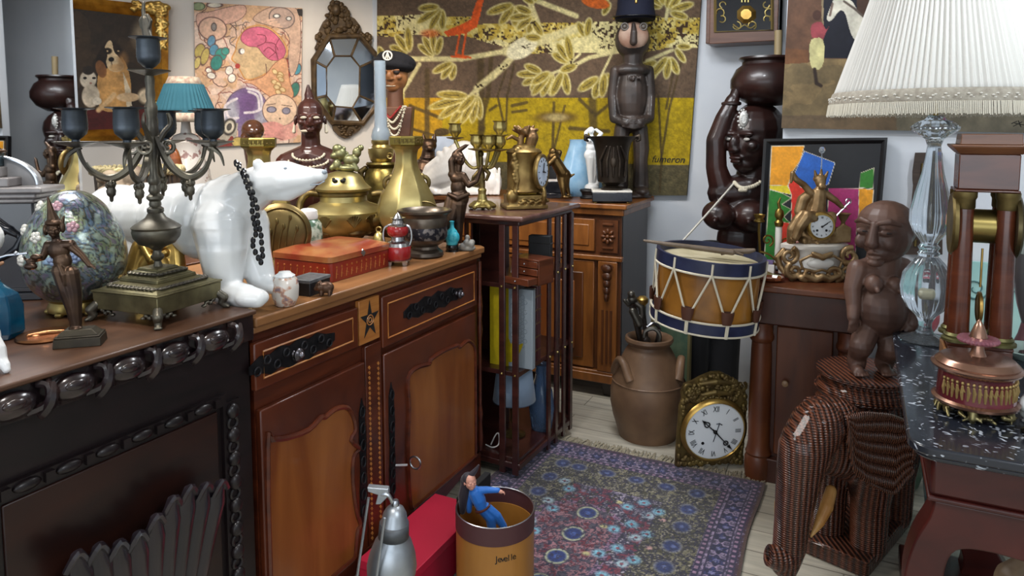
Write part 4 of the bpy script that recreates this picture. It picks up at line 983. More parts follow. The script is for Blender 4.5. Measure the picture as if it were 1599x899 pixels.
for i,(a,R) in enumerate(((-6,98),(66,102),(105,98),(208,100),(277,92))):
    a=R_(a);dx,dy=math.cos(a),math.sin(a);zt=490-172
    cupset(R*dx,R*dy,zt)
    P=smoothp([(7*dx,7*dy,276),(18*dx,18*dy,250),(34*dx,34*dy,226),(58*dx,58*dy,212),(80*dx,80*dy,222),(93*dx*R/100,93*dy*R/100,242),(R*dx,R*dy,268)],5)
    mb=MB().tube(P,[4.5+1.5*math.sin(k*.2) for k in range(len(P))],7).tube([p+Vector((0,0,5)) for p in P[6:24]],2.6,6)
    mb.spiral((26*dx,26*dy,262),13,1.3,3,'y',1,PI).tube(smoothp([(8*dx,8*dy,262),(20*dx,20*dy,282),(32*dx,32*dy,296),(28*dx,28*dy,312)],5),[4,4,4,4,4,4,3.5,3.5,3.5,3,3,3,2.5,2,1.5,1],6)
    mb.tube(smoothp([(R*dx*.94,R*dy*.94,262),(R*dx*1.1,R*dy*1.1,250),(R*dx*1.16,R*dy*1.16,232)],4),[4,4,3.6,3.4,3,2.6,2.2,1.6,1],6)
    for j in range(5): mb.ell((58*dx+4*math.cos(j*1.3),58*dy+4*math.sin(j*1.3),206-2*(j%2)),(4,4,6),None,8,6)
    mb.lathe([(0,178),(2.5,180),(3,186),(6,189),(7,195),(5,201),(8,205),(3,210)],10,(58*dx,58*dy,0))
    c.part('scroll_arm',mb,PEWTER)
mb=MB().limb([(0,0,425),(-3,0,440),(-4,0,452)],[7,6,5]).limb([(-4,0,448),(-5,0,464),(-4,0,476)],[3.2,3,2.4]).limb([(2,0,440),(5,0,450),(1,0,458)],[3,3,2.5]).limb([(-8,0,440),(-10,0,450),(-6,0,456)],[3,2.6,2.2])
c.part('finial',mb,PEWTER,rem=1.,smi=2)
# --- cloisonne egg on a brass ring
c=K('enamelled_egg','large cloisonné egg with relief flowers standing on a brass ring','ornamental egg',122,486,zb)
R0=71
def egg_r(t): # t 0 bottom..1 top
    a=PI*t;return R0*math.sin(a)**.92*(1+.16*math.cos(a))
def eggp(s,t):
    tt=.04+.955*t if False else 1-(.03+.968*t)
    a=2*PI*s-PI/2-PI;r=egg_r(tt);h=14+176*(1-math.cos(PI*tt))/2
    return Vector((r*math.cos(a),r*math.sin(a),h))*c.s,s*2*PI*R0,h
def eggc(U,V):
    p=Paint(U,V,'#6d8079');w=fbm(U/30,V/30,3,4);p.put(w>.55,'#5f7488');p.put(w<.42,'#7d8a6c');p.put(V<80,'#4f5c6e',.6);p.put(V<55,'#5a4a3a',.6)
    x=U+14*fbm(U/20,V/20,2,3);y=V+14*fbm(U/20,V/20,2,8)
    k=np.sin(26*fbm(x/34,y/34,2,5))*.6+np.sin(30*fbm(x/26,y/26,2,6)+x/9)*.6
    p.put(np.abs(k)<.16,'#3b4140');p.put(k>.62,'#96a596',.8);p.put(k<-.7,'#6a5a72',.7);p.put((k>.2)&(k<.35),'#7a6a48',.7);p.mod(.15,5,2);return p
E_=paint_obj('enamelled_shell',eggp,220,150,eggc,mat('enamel','#808080',.28,.35,vcol=True,coat=.4,bump=.35,c2=None,sc=90),c.e)
for p in E_.data.polygons:p.use_smooth=True
random.seed(8)
for i,(u,v,col) in enumerate(((92,318,0),(125,317,1),(153,346,1),(72,352,0),(160,390,2),(135,392,2),(150,425,2),(78,395,0),(106,360,0))):
    h=486-v;tt=math.acos(max(-1,min(1,1-2*(h-14)/176)))/PI;r=egg_r(tt);x=u-122
    if abs(x)>r*.93: continue
    y=-math.sqrt(r*r-x*x);n=Vector((x,y,(tt-.45)*r*1.2)).normalized();t1=n.cross(Vector((0,0,1))).normalized();t2=n.cross(t1);q=Vector((x,y,h))
    mb=MB()
    for k in range(5):
        a=k*2*PI/5+i;mb.ell(q+(t1*math.cos(a)+t2*math.sin(a))*5,(4.4,3.6,4.4),None,8,6)
    mb.ell(q+n*2,3.2,None,8,6)
    c.part('enamel_flower',mb,mat('enamel_flower_%d'%i,('#c9c6bd','#b08a93','#7383a0')[col],.3,.1,coat=.5))
mb=MB().lathe([(34,4),(40,5),(41,12),(37,20),(41,24),(38,26),(30,22),(30,8)],32)
for k in range(6):
    a=k*PI/3+.4;mb.ell((38*math.cos(a),38*math.sin(a),4),(7,7,5),None,8,6)
c.part('brass_ring_stand',mb,BRASS)
# --- temple dancer
c=K('dancer_figurine','slim dark bronze temple dancer with a spired crown on a stepped block','figurine',126,537,zb)
Q=c.q
mb=MB().frus(0,33,20,14,32,19,rz=.3).frus(14,31,19,17,31,19,rz=.3).frus(17,28,16,26,19,11,rz=.3)
c.part('stepped_block',mb,mat('dull_bronze','#4a4438',.5,.7,'#37322b',20,bump=.2),bev=1)
mb=MB()
mb.limb([Q(103,420),Q(110,450,-2),Q(117,480),Q(120,508)],[14,11.5,10,8]).limb([Q(117,425),Q(121,455),Q(121,485),Q(122,508)],[12,10.5,9,7]).ell(Q(121,511,-3),(10,9,4))
mb.ell(Q(105,405),(14,10,16)).ell(Q(100,388),(17,10,17)).cap(Q(84,381),Q(119,380),7,8).cap(Q(97,375),Q(96,366),6,6)
mb.limb([Q(119,382),Q(137,397,-2),Q(150,411,-6)],[7,5,4]).limb([Q(84,382),Q(76,400,-2),Q(60,404,-10)],[7,5,4])
hand(mb,Q(150,411,-6),(1,-.2,-.35),(0,1,0),13,.4);hand(mb,Q(60,404,-10),(-.6,-.3,.5),(0,1,0),12,.9)
mb.limb([Q(105,410,-8),Q(112,425,-10),Q(113,440,-10)],[4,5,3]).ell(Q(62,412,-10),(10,7,6)).ell(Q(70,398,-8),(9,5,5))
head(mb,Q(95,357,-1),26,.5)
mb.ell(Q(95,346),(13,12,6)).limb([Q(94,342),Q(91,327),Q(88,307)],[9,5,1.5]).ell(Q(82,357),(4,5,9)).ell(Q(108,353),(4,4,9)).limb([Q(108,346),Q(111,336)],[3,1.5])
c.part('figure',mb,BRONZE,rem=1.,smi=2)
mb=MB().tube([Q(60,391,-12),Q(30,394,-14),Q(10,400,-16)],[2,1.8,1.5],6).ell(Q(43,391,-13),3)
c.part('pale_rod',mb,CHROME)
# --- medallion
c=K('medallion','round copper medal lying flat beside the bronze dancer','medal',72,526,zb)
mb=MB().lathe([(0,0),(39,0),(41,2.5),(39,5.5),(35,5),(0,5.5)],40);mb.limb([(-18,-14,6),(2,0,7),(22,10,6)],[3,4,3]);mb.ell((8,12,5),(10,8,2.5));mb.ell((-10,-10,5),(8,7,2.5))
c.solo(mb,mat('copper','#b27d55',.3,1.,'#8f5f3f',9))
# --- black marble clock with figures
c=K('black_marble_clock','black marble mantel clock with pale dusty mouldings at the far left edge','clock',8,462,zb,rz=.12);Q=c.q
SL=mat('grey_veined_marble','#6e6a6a',.35,0,'#8a8685',14,coat=.3)
c.part('case',MB().box(-52,64,-30,30,10,150),MARB,bev=3)
c.part('plinth',MB().box(-58,72,-36,36,0,12).box(-55,68,-33,33,12,20),MARB,bev=2)
mb=MB().box(-60,80,-36,36,163,172).box(-57,70,-33,33,155,163).box(-54,66,-31,31,148,155);c.part('cornice',mb,SL,bev=2.5)
mb=MB().box(-44,28,-24,24,172,186).box(-40,8,-20,20,186,202);c.part('upper_block',mb,SL,bev=2)
P=[(-10,172)]+[(-10+62*math.sin(t)*.98,172+44*math.cos(t)) for t in np.linspace(0,PI/2,12)];
c.part('arched_back',MB().prism([(-10,172)]+P[1:],12,28),mat('grey_slate','#77777a',.45,0,'#8b8a8a',20),smooth=False)
c.part('steel_rim',MB().tube([(a+1,10,b+1) for a,b in P[1:]],2.6,6),CHROME)
mb=MB().box(-50,4,-16,16,202,226);c.part('green_marble_block',mb,mat('green_marble','#263238',.2,0,'#3c4b50',14),bev=1.5)
mb=MB().limb([(-18,0,226),(-16,0,250),(-10,0,270),(-6,0,290)],[14,13,12,9]).ell((-4,-4,300),(9,9,11)).limb([(-6,0,284),(4,-6,266),(2,-10,246)],[6,5,4]).limb([(-14,0,230),(4,-6,232)],[8,5]).ell((-10,0,226),(26,14,5))
c.part('bronze_figure',mb,BRONZE,rem=1.6,smi=2)
mb=MB().limb([(-44,-32,90),(-40,-34,118),(0,-34,125),(40,-33,100)],[3,9,10,4]).limb([(-38,-33,60),(-10,-34,90),(30,-34,110)],[4,8,4]).limb([(10,-33,60),(40,-33,80),(52,-32,108)],[3,7,3])
c.part('relief_ornament',mb,mat('dark_relief','#1d2026',.2,.3),rem=2,smi=2)
# --- blue glass block, white pieces at the left edge
c=K('blue_glass_block','rough teal-blue glass block at the left edge of the buffet','glass ornament',-2,527,zb)
mb=MB().lathe([(30,0),(36,10),(36,50),(30,68),(16,80),(8,88),(8,92),(0,92)],7,ph=.4);c.solo(mb,mat('teal_glass','#0d5674',.12,0,'#0a3a58',12,trans=.25,coat=.3,bump=.4),bev=3,ang=20)
c=K('white_porcelain_animal','glossy white porcelain animal with two visible feet at the left edge','figurine',-12,577,zb)
mb=MB().ell((-10,0,52),(24,20,28)).limb([(4,-8,55),(14,-10,34),(20,-12,20),(30,-14,12),(34,-16,6)],[14,15,12,8,6]).limb([(-6,-12,40),(2,-16,14),(8,-20,5)],[13,9,8]).limb([(-8,0,60),(2,0,86),(6,0,92)],[14,9,6]).limb([(-10,10,30),(-12,12,5)],[12,9]).ell((-30,8,8),(12,10,8))
c.solo(mb,PORC,rem=1.6,smi=3)
c=K('white_bird_figurine','white glazed bird on a pale tan branch at the left edge behind the blue glass','figurine',-14,500,zb)
mb=MB().ell((-2,0,130),(27,24,28)).limb([(-10,0,150),(-24,0,168)],[14,8]).limb([(-14,0,108),(-34,0,100)],[12,5]);bd=c.part('bird',mb,PORC,rem=1.6,smi=2)
TAN=mat('tan_coral','#b08a6a',.45,0,'#92694b',15)
mb=MB().limb([(-18,0,0),(-14,0,40),(-4,0,78),(-6,0,104)],[12,8,7,6]).limb([(-6,0,70),(12,-4,86),(28,-6,92)],[6,5,3]).limb([(-8,0,84),(8,-4,98),(20,-6,106)],[6,4.5,3]).ell((-18,0,3),(20,16,4));c.part('branch',mb,TAN,rem=1.6,smi=2)
# --- white polar bear
c=K('polar_bear','glossy white porcelain polar bear striding with outstretched neck and a bead necklace','animal figurine',388,479,zs)
def bp(u,v,dy=0): return c.pp(u,v,(388-u)*.55+dy)
mb=MB()
def be(u,v,r,dy=0,rot=None): mb.ell(bp(u,v,dy),r,rot,18,12)
be(192,338,(58,60,56));be(175,345,(46,50,56));be(235,336,(64,62,56));be(285,338,(64,60,56));be(325,345,(60,52,62));be(350,335,(48,44,56));be(366,318,(40,36,48))
mb.limb([bp(358,322),bp(392,300),bp(424,282)],[48,36,29],14).limb([bp(424,282),bp(452,278),bp(480,277),bp(500,274)],[29,27,18,11],14).ell(bp(505,273),(12,10,10)).ell(bp(446,270),(26,24,19)).ell(bp(470,272),(26,16,11))
mb.limb([bp(418,290),bp(455,296),bp(490,286)],[22,17,9],12)
for dy in (-26,20): mb.ell(bp(410,256,dy),(9,5,9),(0,.2,0))
# legs: near front, far front, near hind, far hind
mb.limb([bp(352,350,-28),bp(352,385,-38),bp(352,425,-36),bp(352,450,-34)],[46,38,30,26],14).limb([bp(356,456,-36),bp(385,462,-44),bp(402,465,-46)],[22,19,15]).ell(bp(394,464,-46),(26,19,15))
mb.limb([bp(385,350,28),bp(398,395,30),bp(408,430,30)],[40,28,23],14).limb([bp(408,436,28),bp(420,444,26),bp(429,446,26)],[20,16,13])
mb.limb([bp(196,360,-26),bp(206,400,-40),bp(198,430,-40),bp(196,446,-40)],[50,36,26,24],14).limb([bp(196,446,-42),bp(224,449,-48)],[21,17])
mb.limb([bp(165,362,26),bp(160,395,34),bp(166,418,34)],[48,34,25],14).limb([bp(166,420,34),bp(192,424,28)],[20,16]).limb([bp(140,325),bp(132,345),bp(134,352)],[22,12,8])
B_=c.part('body',mb,PORC,rem=2.4,smi=9)
mb=MB().tube([bp(490,288,-9),bp(503,287,-8),bp(512,282,-4)],1.,5).ell(bp(512,268,-2),(4,4,3.4)).ell(bp(452,262,-22),(2.6,2,2.2));c.part('incised_face',mb,mat('grey_glaze','#9aa4ae',.25),B_)
# --- black bead necklace hanging over the bear
c2=K('bead_necklace','long double strand of black faceted beads hung around the white bear’s neck','necklace',405,415,zs)
BD=mat('black_beads','#121217',.12,coat=.6);ST=mat('pale_cord','#b9b4a8',.7)
c2.loc=c.loc.copy();c2.s=c.s
P=[(386,270,-34),(390,282,-45),(395,296,-52),(400,312,-54),(399,330,-54),(402,348,-54),(404,362,-54),(398,378,-54),(403,395,-54),(410,408,-50)];P2=[(388,267,-30),(396,284,-44),(402,305,-48),(407,325,-50),(407,345,-50),(411,362,-48),(412,380,-46),(413,398,-44)]
S1=[Vector(bp(*q)) for q in P];S2=[Vector(bp(*q)) for q in P2]
over=[Vector(bp(386,270,-34)),Vector(bp(378,258,-22)),Vector(bp(376,254,0)),Vector(bp(384,262,26)),Vector(bp(396,290,40))]
c2.part('cord',MB().tube(smoothp(S1,4),1.2,5).tube(smoothp(S2,4),1.2,5).tube(smoothp(over,4),1.2,5),ST)
for S_,n in ((S1,17),(S2,13),(over,7)):
    W=smoothp(S_,12)
    for i in range(n):
        q=W[int(i*(len(W)-1)/(n-1))];c2.part('bead',MB().ell(q,(4.0,3.6,5.2),None,8,6),BD,smooth=False)
# --- gilded monk with black skull head
c=K('gilded_monk_figure','gold-robed seated monk figure with a black skull head behind the candelabrum','figurine',252,474,zs);Q=c.q
mb=MB().ell(Q(250,425),(34,28,38)).limb([Q(224,385),Q(218,420,-10),Q(232,445,-22)],[14,16,13]).limb([Q(276,385),Q(282,415,-10),Q(268,440,-22)],[14,15,13]).ell(Q(250,378),(28,20,20)).ell(Q(250,452,-6),(38,30,16)).limb([Q(232,372,-16),Q(252,400,-26),Q(272,390,-20)],[6,7,5]).ell(Q(264,415,-22),(16,12,20))
c.part('gold_robe',mb,GOLD,rem=1.6,smi=3)
mb=MB().ell(Q(257,338),(15,17,15)).ell(Q(264,350,-6),(10,11,9)).ell(Q(268,345,-8),(7,6,5)).limb([Q(255,360),Q(252,368)],[8,9])
for s in (-1,1): mb.torus(Q(266+s*2,343,-8+s*7),3.4,1.5,'y',10,5)
c.part('skull_head',mb,BLACK,rem=1.2,smi=2)
# --- small blue vase
c=K('small_blue_vase','tiny turquoise-necked silver vase beside the bear’s front paw','vase',352,472,zs)
c.part('body',MB().lathe([(9,0),(13,2),(19,8),(19,14),(12,22),(8,26)],20),mat('silver_lustre','#8fa0a6',.2,.9))
c.part('neck',MB().lathe([(8,24),(7,34),(8,46),(12,50),(11,50),(7,46),(6,30)],20),mat('turquoise_cells','#2b7fae',.3,0,'#133f66',120,tex='crack',lo=.03,hi=.12))
# --- lidded jar
c=K('lidded_porcelain_jar','small white porcelain jar with painted landscape and domed lid','jar',446,477,zs)
c.part('body',MB().lathe([(12,0),(15,2),(20,14),(21,30),(19,42),(15,46),(14,44)],24),mat('painted_porcelain','#cfc8c0',.25,0,'#7d6a72',38,coat=.4,lo=.52,hi=.66,c3='#b88a70'))
c.part('lid',MB().lathe([(15,46),(16,48),(10,52),(9,54),(6,54.5),(0,55)],24),PORC)
# --- black box
c=K('small_black_box','small black box with a grey lid between the lidded jar and the red box','box',484,456,zs,rz=-YAW)
s_=1/c.s;c.part('box',MB().cbox((0,0,.019*s_),(.075*s_,.10*s_,.038*s_),rz=.1),mat('black_lacquer','#1c1c1e',.35),bev=1)
c.part('lid',MB().cbox((0,0,.043*s_),(.078*s_,.103*s_,.010*s_),rz=.1),mat('grey_lid','#6c6e70',.4,0,'#4b4d50',40),bev=.8)
# --- pig
c=K('pig_figurine','tiny brown bronze pig in front of the red lacquer box','animal figurine',508,461,zs)
mb=MB().ell((2,0,13),(12,9,9)).ell((-8,-3,14),(7,7,7)).ell((-13,-5,12),(4,4,3.5))
for x,y in ((-5,-5),(-5,4),(8,-5),(8,4)): mb.cap((x,y,7),(x,y-1,2),3.2,2.6)
for s in (-1,1): mb.ell((-8,-3+s*5,20),(2.4,2,3.4))
c.solo(mb,mat('brown_bronze','#5b4334',.4,.6),rem=.9,smi=1)
# --- red lacquer box
o=Vector((-1.615,1.872,zs));RX=thing('red_lacquer_box','red lacquer box with worn gilt decoration on its domed lid','box',o)
RL=mat('red_lacquer','#6e1c13',.28,0,'#8a2a17',7,coat=.4);RLT=mat('worn_red_lacquer_top','#84311e',.3,0,'#a06a3c',9,coat=.4,lo=.42,hi=.68)
body=MB().prism(rrect(-.125,-.16,.125,.16,.02,4),0,.062,'z').build('body',RL,RX,bev=.002)
mb=MB()
V=[];n=len(rrect(0,0,1,1,.1,4))
for r,z in ((0,.064),(0,.082),(.012,.088),(.05,.1)):
    V+=[(a,b,z) for a,b in rrect(-.128+r,-.163+r,.128-r,.163-r,.02,4)]
mb.add(V,[(j*n+i,j*n+(i+1)%n,(j+1)*n+(i+1)%n,(j+1)*n+i) for j in range(3) for i in range(n)]+[tuple(range(3*n,4*n)),tuple(range(n-1,-1,-1))])
ld=mb.build('lid',RLT,RX,ang=30)
MB().cbox((.127,0,.073),(.004,.016,.02),rx=PI/4).build('lock_plate',CHROME,body)
mb=MB();random.seed(6)
for k in range(11):
    y=-.135+k*.025
    mb.cap((.1255,y,.012),(.1255,y+.004,.030+.012*random.random()),.002,.0015,5);mb.ell((.1255,y+.004,.046),(.0015,.004,.004),None,6,4)
    mb.cap((.1255,y,.026),(.1255,y+.01,.022),.0015,.001,5)
mb.build('gilt_figures',mat('dull_gilt','#a5622f',.4,.3),body)
mb=MB()
for k in range(8):
    x=-.1+k*.028;mb.cap((x,-.1605,.014),(x+.004,-.1605,.036),.002,.0015,5);mb.ell((x+.003,-.1605,.044),(.004,.0015,.004),None,6,4)
mb.build('gilt_figures',mat('dull_gilt_side','#a5622f',.4,.3),body)
# --- red double-gourd bottle
c=K('red_gourd_bottle','small red enamelled double-gourd bottle with silver mounts','bottle',622,413,zs)
SV=mat('silver','#a9a9ab',.25,1.);RE=mat('red_enamel','#8c1a1c',.2,coat=.5)
c.part('lower_bulb',MB().lathe([(13,7),(18,9),(20,14),(20,30),(16,35)],24),RE);c.part('upper_bulb',MB().lathe([(10,44),(15,47),(17,52),(16,60),(13,63)],24),RE)
c.part('silver_mounts',MB().lathe([(20,7),(21,9),(14,11)],24).lathe([(20,30),(18,35),(11,38),(10,45),(15,47),(9,48)],24).lathe([(15,60),(16,63),(10,65),(8,70),(12,74),(7,74),(3,80),(0,82)],24),SV)
for x,y in ((-12,-10),(12,-10),(12,10),(-12,10)): c.part('foot',MB().frus(0,3.5,3.5,8,4.5,4.5,(x,y)),SV,bev=.6)
for s in (-1,1): c.part('handle',MB().tube(smoothp([(s*14,-4,62),(s*20,-4,58),(s*22,-4,44),(s*19,-4,32)],4),1.6,6),SV)
# --- bronze cachepot
c=K('bronze_cachepot','wide grey-bronze cachepot with a dark engraved band in front of the tall brass vase','pot',664,400,zs)
POT=mat('grey_bronze','#6a6055',.34,.85,'#544b43',10)
b_=c.part('foot',MB().lathe([(26,0),(29,3),(28,8),(21,13),(20,17),(28,22),(33,28),(33.5,30)],36),POT);c.part('rim',MB().lathe([(34,47),(35.5,55),(34,62),(37,67),(42,70),(42.5,73),(40,74),(36,71),(32,62),(32,50)],36),POT)
c.part('engraved_band',MB().lathe([(33.5,29),(35,33),(35,44),(34,48)],36),mat('engraved_band','#211f26',.4,.6,'#6e6764',55,tex='noise',lo=.5,hi=.6),b_)
# --- turquoise bottle
c=K('turquoise_bottle','tiny bright turquoise carved bottle on a black stand','bottle',706,392,zs)
TQ=mat('turquoise_stone','#1f8fa6',.35,0,'#4fc0cc',60,bump=.4)
c.part('bottle',MB().lathe([(6,8),(9,12),(10,22),(8,32),(3.5,37),(3,44),(4,47),(0,48)],16).ell((4,-2,22),(8,8,10)),TQ)
c.part('black_stand',MB().lathe([(11,0),(9,3),(10,6),(9,10),(7,11)],12),BLACK)
c=K('carved_stone','small pale grey carved stone lying behind the turquoise bottle','carving',729,391,zs)
mb=MB();random.seed(4)
for k in range(12): mb.ell((random.uniform(-9,9),random.uniform(-6,6),random.uniform(4,14)),(5,5,5))
mb.ell((0,0,4),(14,9,5)).ell((1,0,20),(4,4,5));c.solo(mb,mat('grey_soapstone','#74706a',.5,0,'#8d8980',30),rem=1.1,smi=1)
# --- bronze lady with raised arm
c=K('bronze_lady','slender dark bronze dancer with one arm raised holding swirling hair','statuette',716,387,zs);Q=c.q
mb=MB().limb([Q(718,318),Q(716,350),Q(716,384)],[12,8,5]).limb([Q(712,318),Q(706,340,-6),Q(700,352,-8)],[11,8,6]).ell(Q(718,308),(15,11,16)).ell(Q(716,292),(12,9,14)).ell(Q(715,278),(12,9,9)).cap(Q(706,272),Q(724,274),6,6)
mb.limb([Q(708,272),Q(706,252),Q(716,236),Q(728,228)],[6,5.5,4,3]).limb([Q(725,276),Q(733,288,-5),Q(745,282,-8)],[6,5,3.5]).limb([Q(745,282,-8),Q(752,262,-8)],[3.5,3])
mb.cap(Q(717,266),Q(718,258),5,5);head(mb,Q(719,248,-1),21,.95);mb.ell(Q(715,243,3),(9,9,9)).limb([Q(712,243),Q(708,258,4),Q(712,268,4)],[6,5,3])
hand(mb,Q(728,228),(1,0,.4),(0,1,0),9,.5);hand(mb,Q(752,262,-8),(.4,0,1),(0,1,0),9,.5)
mb.limb([Q(702,302,-6),Q(716,308,-12),Q(732,302,-8)],[3,4,3]).limb([Q(702,310),Q(698,330,-4),Q(704,355,-4)],[6,7,4])
c.part('figure',mb,BRONZE,rem=1.,smi=2)
c.part('round_foot',MB().lathe([(13,0),(13,3),(9,5),(6,8)],16),BRONZE)
# --- moon flask behind the necklace
c=K('brass_moon_flask','upright round brass moon flask engraved with reeds behind the black necklace','vase',440,425,zs,rz=.15);Q=c.q
mb=MB().lathe([(0,-12),(30,-11),(42,-7),(47,0),(42,7),(30,11),(0,12)],40,(0,0,62),M=Matrix.Rotation(R_(90),4,'X'));b_=c.part('body',mb,mat('engraved_brass','#84734a',.38,.85,'#604f30',8))
mb=MB()
for x,h in ((-22,30),(-12,46),(-2,38),(8,52),(18,34)): mb.tube(smoothp([(x,-13,34),(x+3,-14,34+h*.5),(x+8,-13,34+h)],4),1.3,5).ell((x+9,-13,36+h),(2.4,1.5,5))
mb.torus((2,-9,62),40,1.5,'y',40,5);c.part('reed_relief',mb,BRASSD,b_)
c.part('foot',MB().lathe([(30,0),(31,3),(24,6),(26,10),(22,16),(18,22)],24,sx=1,sy=.6),BRASS)
# --- porcelain canister
c=K('green_porcelain_canister','cylindrical green and white porcelain canister behind the brass censer','jar',483,398,zs)
c.part('body',MB().lathe([(17,0),(20,3),(21,30),(20,50),(15,56),(13,57)],24),mat('famille_verte','#a9b0a2',.25,0,'#47604f',40,coat=.4,lo=.45,hi=.58))
c.part('lid',MB().lathe([(14,57),(15,60),(14,70),(9,73),(0,74)],24),PORC)
# --- brass censer
c=K('brass_censer','bulbous brass incense burner with pierced lid and lion finial','incense burner',538,379,zs);Q=c.q
CB=mat('censer_brass','#b5a873',.36,.82,'#8c7b4a',7)
b_=c.part('bowl',MB().lathe(c.px([(0,372),(22,371),(40,365),(55,352),(62,338),(61,328),(52,320),(40,316),(36,313),(35,303),(33,302),(33,300),(30,302),(30,330),(0,340)]),40),CB)
c.part('collar',MB().lathe(c.px([(36,322),(37,319),(35,317)]),40).lathe(c.px([(35,305),(38,303),(38,299),(34,298)]),40),BRASSD,b_)
for x in (-14,28,52):
    mb=MB()
    for k in range(7):
        a=R_(-60+20*k)*-1;X=x+11*math.sin(a)*.9;y=-math.sqrt(max(61**2-X*X,0))*.985
        mb.tube([(x,-math.sqrt(61**2-x*x)*1.0-0,32),(X,y-1.5,46+9*math.cos(a)-6)],[1.5,2.6],6)
    c.part('shell_relief',mb,BRASSD,b_)
L_=c.part('lid',MB().lathe(c.px([(37,299),(42,296),(43,293),(38,289),(33,284),(30,277),(24,271),(16,268),(12,267),(0,266)]),36),CB)
for s in (-1,1):
    mb=MB().ell(Q(541+s*6-2,279.5,-32),(4.4,2.5,2.6)).ell(Q(541+s*8-2,277,-31.2),(2.5,2.5,2.2));c.part('pierced_hole',mb,BLACKM,L_)
mb=MB().ell(Q(546,262),(17,11,6)).ell(Q(551,250),(13,9,9)).ell(Q(534,240,-2),(10,9,10)).ell(Q(531,232,-3),(8,8,7)).ell(Q(526,243,-6),(6,5,5)).ell(Q(560,238),(7,6,8)).ell(Q(566,231),(5,5,5)).ell(Q(530,257,-4),(7,6,9)).cap(Q(528,255,-4),Q(522,262,-6),4,4).cap(Q(556,256,-4),Q(560,264,-4),4,4)
for k in range(7): mb.ell(Q(534+9*math.cos(k),240-9*math.sin(k),2),4)
c.part('lion_finial',mb,mat('verdigris_bronze','#6a6a4c',.4,.7,'#8f8f66',40),L_,rem=1,smi=1)
for s in (-1,1):
    P=smoothp([Q(541+s*40,352,-14*1),Q(541+s*66,345,-12),Q(541+s*70,318,-4),Q(541+s*58,302,0),Q(541+s*40,303,0)],5)
    mb=MB().tube(P,[9,9,9,9,8,8,7,7,7,6.5,6,6,6,5.5,5.5,5.5,5.5,5.5,5,5,5],8).ell(Q(541+s*46,340,-24),(15,12,11)).ell(Q(541+s*36,336,-36),(11,9,8))
    for k in range(6): mb.ell(Q(541+s*(62-k*6),348+2*math.sin(k),-16-3.5*k),4.2,None,8,6)
    mb.limb([Q(541+s*40,328,-34),Q(541+s*28,320,-40)],[3,1.5])
    c.part('dragon_handle',mb,BRASSD,rem=1.3,smi=1)
fbz=mat('foot_bronze','#5d4a33',.4,.8,'#8a7043',30,bump=.3)
for a in (-125,-50,90):
    x,y=34*math.cos(R_(a)),34*math.sin(R_(a));mb=MB().lathe([(9,0),(11,3),(9,8),(13,14),(19,20),(18,26)],16,(x,y,0))
    for k in range(5): mb.ell((x+11*math.cos(k*1.3),y+11*math.sin(k*1.3),16),4)
    c.part('lion_mask_foot',mb,fbz)
# --- little brass bell
c=K('small_brass_bell','little brass bell between the censer and the red gourd bottle','bell',592,392,zs)
c.part('bell',MB().lathe([(12,0),(13,2),(10,5),(10,16),(9,22),(6,28),(2,31),(0,32)],20),BRASS);c.part('loop',MB().torus((0,0,34),4,1.2,'y',14,5),BRASS)
# --- tall brass vase
def vase(c,scl=1):
    pr=[(20,362),(24,359),(24,355),(20,350),(30,340),(40,328),(44,315),(43,303),(38,288),(30,274),(23,262),(18,250),(16,240),(16,232),(18,225),(21,222),(24,219)]
    b=c.part('body',MB().lathe([(r*scl,(362-y)*scl) for r,y in pr],8,ph=R_(22.5)),CB,bev=1.5)
    t=MB().lathe([(24*scl,142*scl),(25*scl,144*scl),(25*scl,154*scl),(24*scl,155.5*scl),(20*scl,155*scl),(14*scl,140*scl)],8,ph=R_(22.5));c.part('key_pattern_rim',t,mat('rim_brass','#86773e',.35,.9),b,smooth=False)
    mb=MB()
    for k in range(7):
        x=(-18+6*k)*scl;mb.tube([(x,-24*scl,146*scl),(x,-24*scl,152*scl),(x+4*scl,-24*scl,152*scl),(x+4*scl,-24*scl,148*scl),(x+1.6*scl,-24*scl,148*scl)],.7*scl,4)
    c.part('greek_key',mb,BRASSD,b,smooth=False)
    mb=MB().torus((20*scl,-35*scl,42*scl),24*scl,1.6,'y',30,5)
    for k in range(4): mb.tube(smoothp([((8+7*k)*scl,-37*scl,24*scl),((10+7*k)*scl,-40*scl,42*scl),((14+6*k)*scl,-37*scl,58*scl)],4),1.1,5)
    c.part('reed_medallion',mb,BRASSD,b)
    for s in (-1,1):
        mb=MB().torus((s*22*scl,-4*scl,90*scl),9*scl,3.2*scl,'y',18,7).ell((s*20*scl,-4*scl,98*scl),(6*scl,5*scl,6*scl)).limb([(s*20*scl,-6*scl,80*scl),(s*23*scl,-6*scl,72*scl)],[5*scl,3*scl]);c.part('ring_handle',mb,BRASSD,b)
c=K('tall_brass_vase','tall eight-sided yellow brass vase with ring handles and Greek key rim, behind the grey cachepot','vase',636,384,zs,rz=.25);vase(c,1.10)
c=K('brass_vase','brass vase with a Greek key rim behind the white bear’s neck','vase',409,385,zs,rz=.2);vase(c,1.09*1.0)
